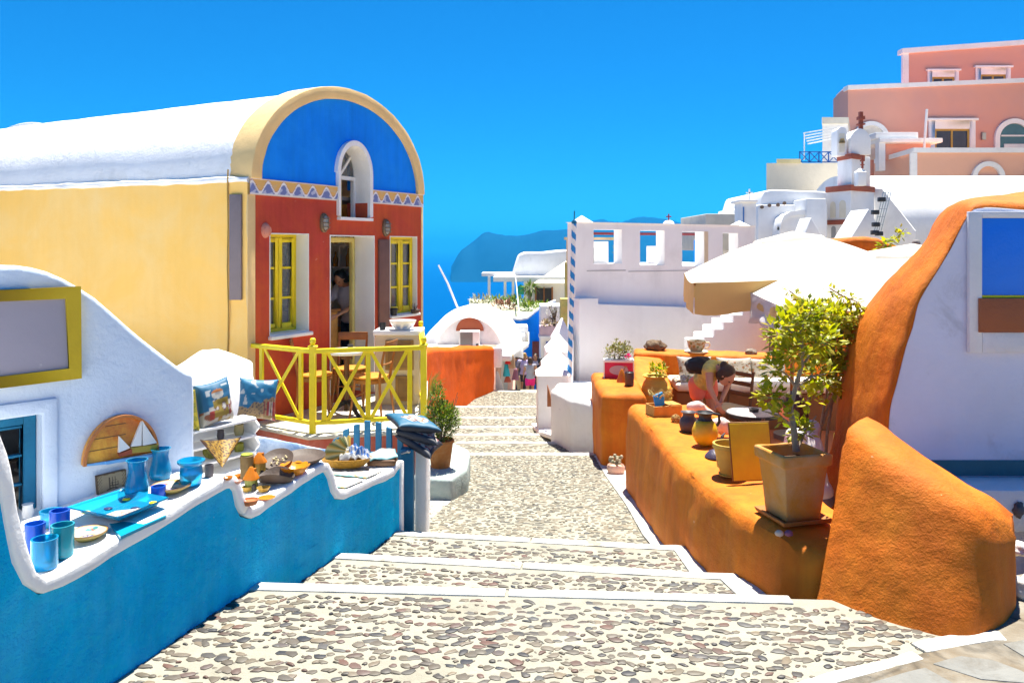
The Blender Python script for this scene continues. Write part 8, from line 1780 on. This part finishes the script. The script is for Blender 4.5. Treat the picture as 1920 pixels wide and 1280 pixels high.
def person(label, J, s, skin, clothes, hair, loc=(0, 0, 0), rz=0, vox=.012, group=None, fem=True, fine=True, hairlen=0, bun=False, cap_mat=None):
    t = T('person', label, 'person', loc, rz, group); b = MB(); q = J
    up = (q['neck'] - q['pelvis']).normalized(); sx = (q['shor'] - q['shol']).normalized(); fw = up.cross(sx).normalized()
    def ell(c, rx, ry, rz_):
        o = len(b.v); b.ball((0, 0, 0), 1, 16, 10)
        for i in range(o, len(b.v)): v = b.v[i]; b.v[i] = c + sx * (v.x * rx * s) + fw * (v.y * ry * s) + up * (v.z * rz_ * s)
    ell(q['pelvis'], .158 if fem else .15, .112, .125); ell(q['waist'], .122 if fem else .135, .095, .15); ell(q['chest'], .15 if fem else .17, .11, .18)
    if fem:
        for k in (-1, 1): ell(q['chest'] + fw * .07 * s + sx * (.065 * k * s) - up * .01 * s, .052, .05, .05)
    b.cap(q['chest'] + up * .08 * s, q['neck'], .085 * s, .052 * s); b.cap(q['neck'] - up * .02 * s, q['head'] - up * .03 * s, .05 * s, .047 * s)
    for k in 'lr':
        b.cap(q['chest'] + up * .09 * s, q['sho' + k], .07 * s, .055 * s); b.cap(q['sho' + k], q['elb' + k], .050 * s, .037 * s); b.cap(q['elb' + k], q['wri' + k], .037 * s, .024 * s)
        d = (q['wri' + k] - q['elb' + k]); hand(b, q['wri' + k], d, sx * (-1 if k == 'r' else 1), s, .4, 1 if k == 'r' else -1)
        b.cap(q['hip' + k], q['kne' + k], .083 * s, .053 * s); b.cap(q['kne' + k], q['kne' + k].lerp(q['ank' + k], .35), .052 * s, .054 * s); b.cap(q['kne' + k].lerp(q['ank' + k], .35), q['ank' + k], .054 * s, .036 * s); b.cap(q['ank' + k] - Vector((0, 0, .035 * s)), q['toe' + k], .036 * s, .026 * s)
        b.cap(q['ank' + k], q['ank' + k] - Vector((0, 0, .04 * s)), .036 * s, .036 * s)
    F_ = q['face']; hx = F_.cross(Vector((0, 0, 1)) if abs(F_.z) < .95 else Vector((0, 1, 0))).normalized(); hu = hx.cross(F_).normalized(); H = q['head']
    def hell(bb, c, rx, ry, rz_, nz=0):
        o = len(bb.v); bb.ball((0, 0, 0), 1, 18, 12)
        for i in range(o, len(bb.v)): v = bb.v[i]; bb.v[i] = H + hx * ((c[0] + v.x * rx) * s) + F_ * ((c[1] + v.y * ry) * s) + hu * ((c[2] + v.z * rz_) * s)
    hell(b, (0, -.005, .02), .075, .092, .095); hell(b, (0, .028, -.05), .055, .058, .062); hell(b, (0, .095, -.015), .013, .018, .022); hell(b, (0, .078, .022), .05, .02, .014); hell(b, (0, .078, -.065), .024, .016, .010)
    for k in (-1, 1): hell(b, (.076 * k, -.005, -.005), .012, .02, .03)
    body = b.build('body', skin, t, local=True); remesh(body, vox, 3)
    if fine:
        e = MB()
        for k in (-1, 1): hell(e, (.030 * k, .080, .004), .013, .010, .008)
        e.build('eyes', BLACK, t, local=True); e = MB(); hell(e, (0, .089, -.064), .022, .010, .005); e.build('mouth', M('lips', (.40, .12, .10), rough=.5), t, local=True)
    g = MB(); hell(g, (0, -.022, .035), .085, .092, .092); 
    for k in (-1, 1): hell(g, (.062 * k, -.03, -.02), .028, .06, .07)
    if hairlen:
        for k in range(5): g.cap(H + hx * ((k - 2) * .028 * s) - F_ * .06 * s, H + hx * ((k - 2) * .035 * s) - F_ * (.085) * s + Vector((0, 0, -hairlen * s)), .045 * s, .03 * s)
    if bun: hell(g, (0, -.11, .05), .045, .045, .045)
    ho = g.build('hair', hair, t, local=True); remesh(ho, max(.008, vox), 2)
    if cap_mat:
        g = MB(); hell(g, (0, -.01, .06), .09, .10, .07); g.cap(H + F_ * .05 * s + hu * .06 * s, H + F_ * .15 * s + hu * .045 * s, .04 * s, .035 * s); co = g.build('cap', cap_mat, t, local=True); remesh(co, max(.010, vox), 2)
    for nm, m, parts in clothes:
        b = MB(); pad = .012
        for p in parts:
            if p == 'top':
                ell(q['chest'], (.15 if fem else .17) + pad, .11 + pad, .18); ell(q['waist'], (.122 if fem else .135) + pad + .004, .095 + pad + .004, .15)
                if fem:
                    for k in (-1, 1): ell(q['chest'] + fw * .07 * s + sx * (.065 * k * s) - up * .01 * s, .06, .058, .058)
                b.cap(q['chest'] + up * .05 * s, q['chest'] + up * .13 * s, .10 * s, .075 * s)
                for k in 'lr': b.cap(q['chest'] + up * .09 * s, q['sho' + k], .075 * s, .062 * s)
            if p == 'hem': ell(q['waist'].lerp(q['pelvis'], .7), .165, .128, .12)
            if p == 'sleeves':
                for k in 'lr': b.cap(q['sho' + k], q['sho' + k].lerp(q['elb' + k], .6), .062 * s, .056 * s)
            if p == 'shorts':
                ell(q['pelvis'], .158 + pad, .112 + pad + .004, .11)
                for k in 'lr': b.cap(q['hip' + k], q['hip' + k].lerp(q['kne' + k], .38), .098 * s, .092 * s)
            if p == 'trousers':
                ell(q['pelvis'], .158 + pad, .112 + pad, .11)
                for k in 'lr': b.cap(q['hip' + k], q['kne' + k], .095 * s, .068 * s); b.cap(q['kne' + k], q['ank' + k].lerp(q['kne' + k], .05), .068 * s, .052 * s)
            if p == 'skirt':
                for k in 'lr': b.cap(q['pelvis'], q['hip' + k].lerp(q['kne' + k], .9), .16 * s, .12 * s)
            if p == 'shoes':
                for k in 'lr': b.cap(q['ank' + k] - Vector((0, 0, .04 * s)) , q['toe' + k], .044 * s, .034 * s)
        o = b.build(nm, m, t, local=True); remesh(o, max(.010, vox), 3)
    return t
# --- woman bending over the terrace table, bag on her back
hipw = W(1318, 716, 9.35); fl = FLZ
J = {'pelvis': hipw, 'waist': W(1326, 704, 9.22), 'chest': W(1336, 694, 9.04), 'neck': W(1346, 690, 8.88), 'head': W(1362, 704, 8.77), 'face': Vector((.45, -.45, -.78)).normalized()}
J['hipl'] = hipw + Vector((.085, .03, -.02)); J['hipr'] = hipw + Vector((-.085, -.03, -.02))
for k in 'lr':
    hp = J['hip' + k]; J['kne' + k] = Vector((hp.x + .02, hp.y - .03, fl + .47)); J['ank' + k] = Vector((hp.x - .01, hp.y + .03, fl + .085)); J['toe' + k] = J['ank' + k] + Vector((.09, -.13, -.05))
J['shol'] = W(1357, 686, 8.98); J['shor'] = W(1330, 694, 8.84); J['elbl'] = W(1364, 722, 8.86); J['elbr'] = W(1331, 728, 8.74); J['wril'] = W(1354, 748, 8.72); J['wrir'] = W(1343, 752, 8.66)
orig = Vector((hipw.x, hipw.y, fl)); Jl = {k: (v - orig if k != 'face' else v) for k, v in J.items()}
OLIVE = M('lime_print_cloth', (.50, .44, .16), rough=.8, var=.25, vs=30, patch=(.66, .58, .10), ps=14)
person('woman in lime top and coral shorts bending forward on the terrace', Jl, .98, SKIN, [('top', OLIVE, ['top', 'hem']), ('shorts', M('coral_cloth', (.78, .20, .13), rough=.8, var=.06, bump=.1), ['shorts'])], HAIR, orig, 0, .011, bun=True)
b = MB(); c_ = W(1312, 684, 9.1); b.ball(c_, (.16, .12, .10), 18, 12, .25, 2); b.ball(c_ + Vector((-.08, .02, -.02)), (.08, .09, .08), 14, 10, .2)
bg_ = T('shoulder_bag', 'soft black bag lying on the back of the bending woman', 'bag', c_); o = b.build('pouch', M('black_cloth', (.018, .018, .022), rough=.8, bump=.4, bs=20), bg_); remesh(o, .012, 3)
b = MB(); b.tube([c_ + Vector((.10, -.04, .05)), W(1337, 678, 8.98), W(1347, 684, 8.86), W(1350, 700, 8.82), W(1347, 716, 8.86)], .012, 6); b.build('strap', BLACK, bg_)
# --- person seated behind the potted tree
J, s_ = stand(1.66, lean=.25, bow=.4)
for k, sg in (('l', -1), ('r', 1)):
    J['hip' + k] = Vector((.09 * sg, .0, .52)); J['kne' + k] = Vector((.11 * sg, .42, .50)); J['ank' + k] = Vector((.11 * sg, .44, .09)); J['toe' + k] = Vector((.12 * sg, .58, .04))
dz = Vector((0, 0, -.36))
for k in ('pelvis', 'waist', 'chest', 'neck', 'head', 'shol', 'shor'): J[k] = J[k] + dz
for k, sg in (('l', -1), ('r', 1)): J['elb' + k] = Vector((.23 * sg, .12, .78)); J['wri' + k] = Vector((.12 * sg, .34, .76))
person('person with long brown hair seated behind the potted tree in a white shirt', J, s_, SKIN, [('shirt', M('white_cotton', (.76, .75, .72), rough=.85, bump=.1), ['top', 'hem', 'sleeves']), ('trousers', M('grey_trousers', (.20, .20, .24), rough=.85), ['trousers'])], M('auburn_hair', (.09, .035, .015), rough=.45, var=.3, vs=40, bump=.5, bs=120), (W(1530, 0, 5.75).x, 5.75, FLZ + .02), R(48), .012, hairlen=.24)
# --- bartender inside the house
J, s_ = stand(1.62, lean=.30, bow=.8, arms=((.18, .16), (.2, .14)))
q = Fw.p(2.38, -.25, .60)
person('bartender in a pale shirt leaning over the bar counter inside the house', J, s_, TANSKIN, [('shirt', M('lilac_shirt', (.55, .52, .60), rough=.85), ['top', 'hem', 'sleeves']), ('trousers', M('navy_trousers', (.03, .035, .06), rough=.9), ['trousers'])], M('black_hair', (.015, .012, .010), rough=.5), q, math.atan2(Fw.d3.y, Fw.d3.x) + R(90), .014, fem=False)
# --- people down the lane
def lane_z(Y): k = max(0, min(8, math.floor((Y - 18.3) / 1.35))); return -1.56 - .3 * (k + 1)
PK = M('fuchsia_cloth', (.72, .01, .18), rough=.8); GT = M('grey_vest', (.34, .33, .38), rough=.85); LI = M('lilac_cloth', (.62, .50, .70), rough=.85); DK = M('dark_cloth', (.035, .03, .04), rough=.9); PL = M('pale_plaid', (.62, .56, .60), rough=.85, var=.3, vs=20); WC = M('white_cotton', (.76, .75, .72)); TN = M('khaki_cloth', (.40, .31, .20), rough=.9)
crowd = [(994, 25.3, 1.52, 8, 'woman in fuchsia shorts and grey vest walking down the lane', [('vest', GT, ['top', 'hem']), ('shorts', PK, ['shorts'])], TANSKIN, HAIR, .10, .2, True, None),
         (983, 25.9, 1.58, -6, 'person in a lilac shirt and dark shorts beside the woman in fuchsia shorts', [('shirt', LI, ['top', 'hem', 'sleeves']), ('shorts', DK, ['shorts'])], TANSKIN, M('blond_hair', (.34, .20, .06), rough=.5), .0, .15, True, None),
         (1004, 27.2, 1.68, 170, 'person in a pale checked shirt walking up the lane', [('shirt', PL, ['top', 'hem', 'sleeves']), ('trousers', DK, ['trousers'])], TANSKIN, M('black_hair', (.015, .012, .01)), .0, .15, False, None),
         (976, 27.0, 1.64, 10, 'person with a white cap and dark dress at the pink shop', [('dress', DK, ['top', 'hem', 'skirt'])], TANSKIN, HAIR, .0, .1, True, WC),
         (967, 25.6, 1.60, -50, 'person in dark clothes looking at the goods of the pink shop', [('shirt', M('smoky_cloth', (.12, .10, .13), rough=.9), ['top', 'hem', 'sleeves']), ('trousers', TN, ['trousers'])], TANSKIN, HAIR, .0, .1, False, None),
         (1013, 26.6, 1.62, 20, 'person in dark clothes by the rust coloured door', [('shirt', DK, ['top', 'hem', 'sleeves']), ('trousers', DK, ['trousers'])], TANSKIN, M('black_hair', (.015, .012, .01)), .0, .2, False, None),
         (987, 28.6, 1.72, 175, 'tall person in a khaki top coming up the lane behind the others', [('shirt', TN, ['top', 'hem', 'sleeves']), ('trousers', DK, ['trousers'])], TANSKIN, M('black_hair', (.015, .012, .01)), .0, .1, False, None)]
for px, Y, h, rz, lab, cl, sk, hr, hl, sd2, fem, cm in crowd:
    J, s_ = stand(h, stride=sd2, arms=((.10, .03), (-.10, .0)), bow=.15)
    person(lab, J, s_, sk, cl, hr, (W(px, 0, Y).x, Y, lane_z(Y)), R(rz), .022, 'people in the lane', fem, False, hl, False, cm)
# ================================================================== SEA HAZE
def haze(density=2.1e-4):
    m = bpy.data.materials.new('sea_haze'); m.use_nodes = True; nt = m.node_tree; nt.nodes.remove(nt.nodes['Principled BSDF'])
    v = _n(nt, 'ShaderNodeVolumePrincipled'); v.inputs['Color'].default_value = (.02, .40, .95, 1); v.inputs['Density'].default_value = density; v.inputs['Anisotropy'].default_value = .2
    nt.links.new(v.outputs[0], nt.nodes['Material Output'].inputs['Volume'])
    b = MB(); b.box(-26500, 26500, -2500, 38500, -125, 150); o = b.build('haze', m); o['kind'] = 'stuff'
haze()
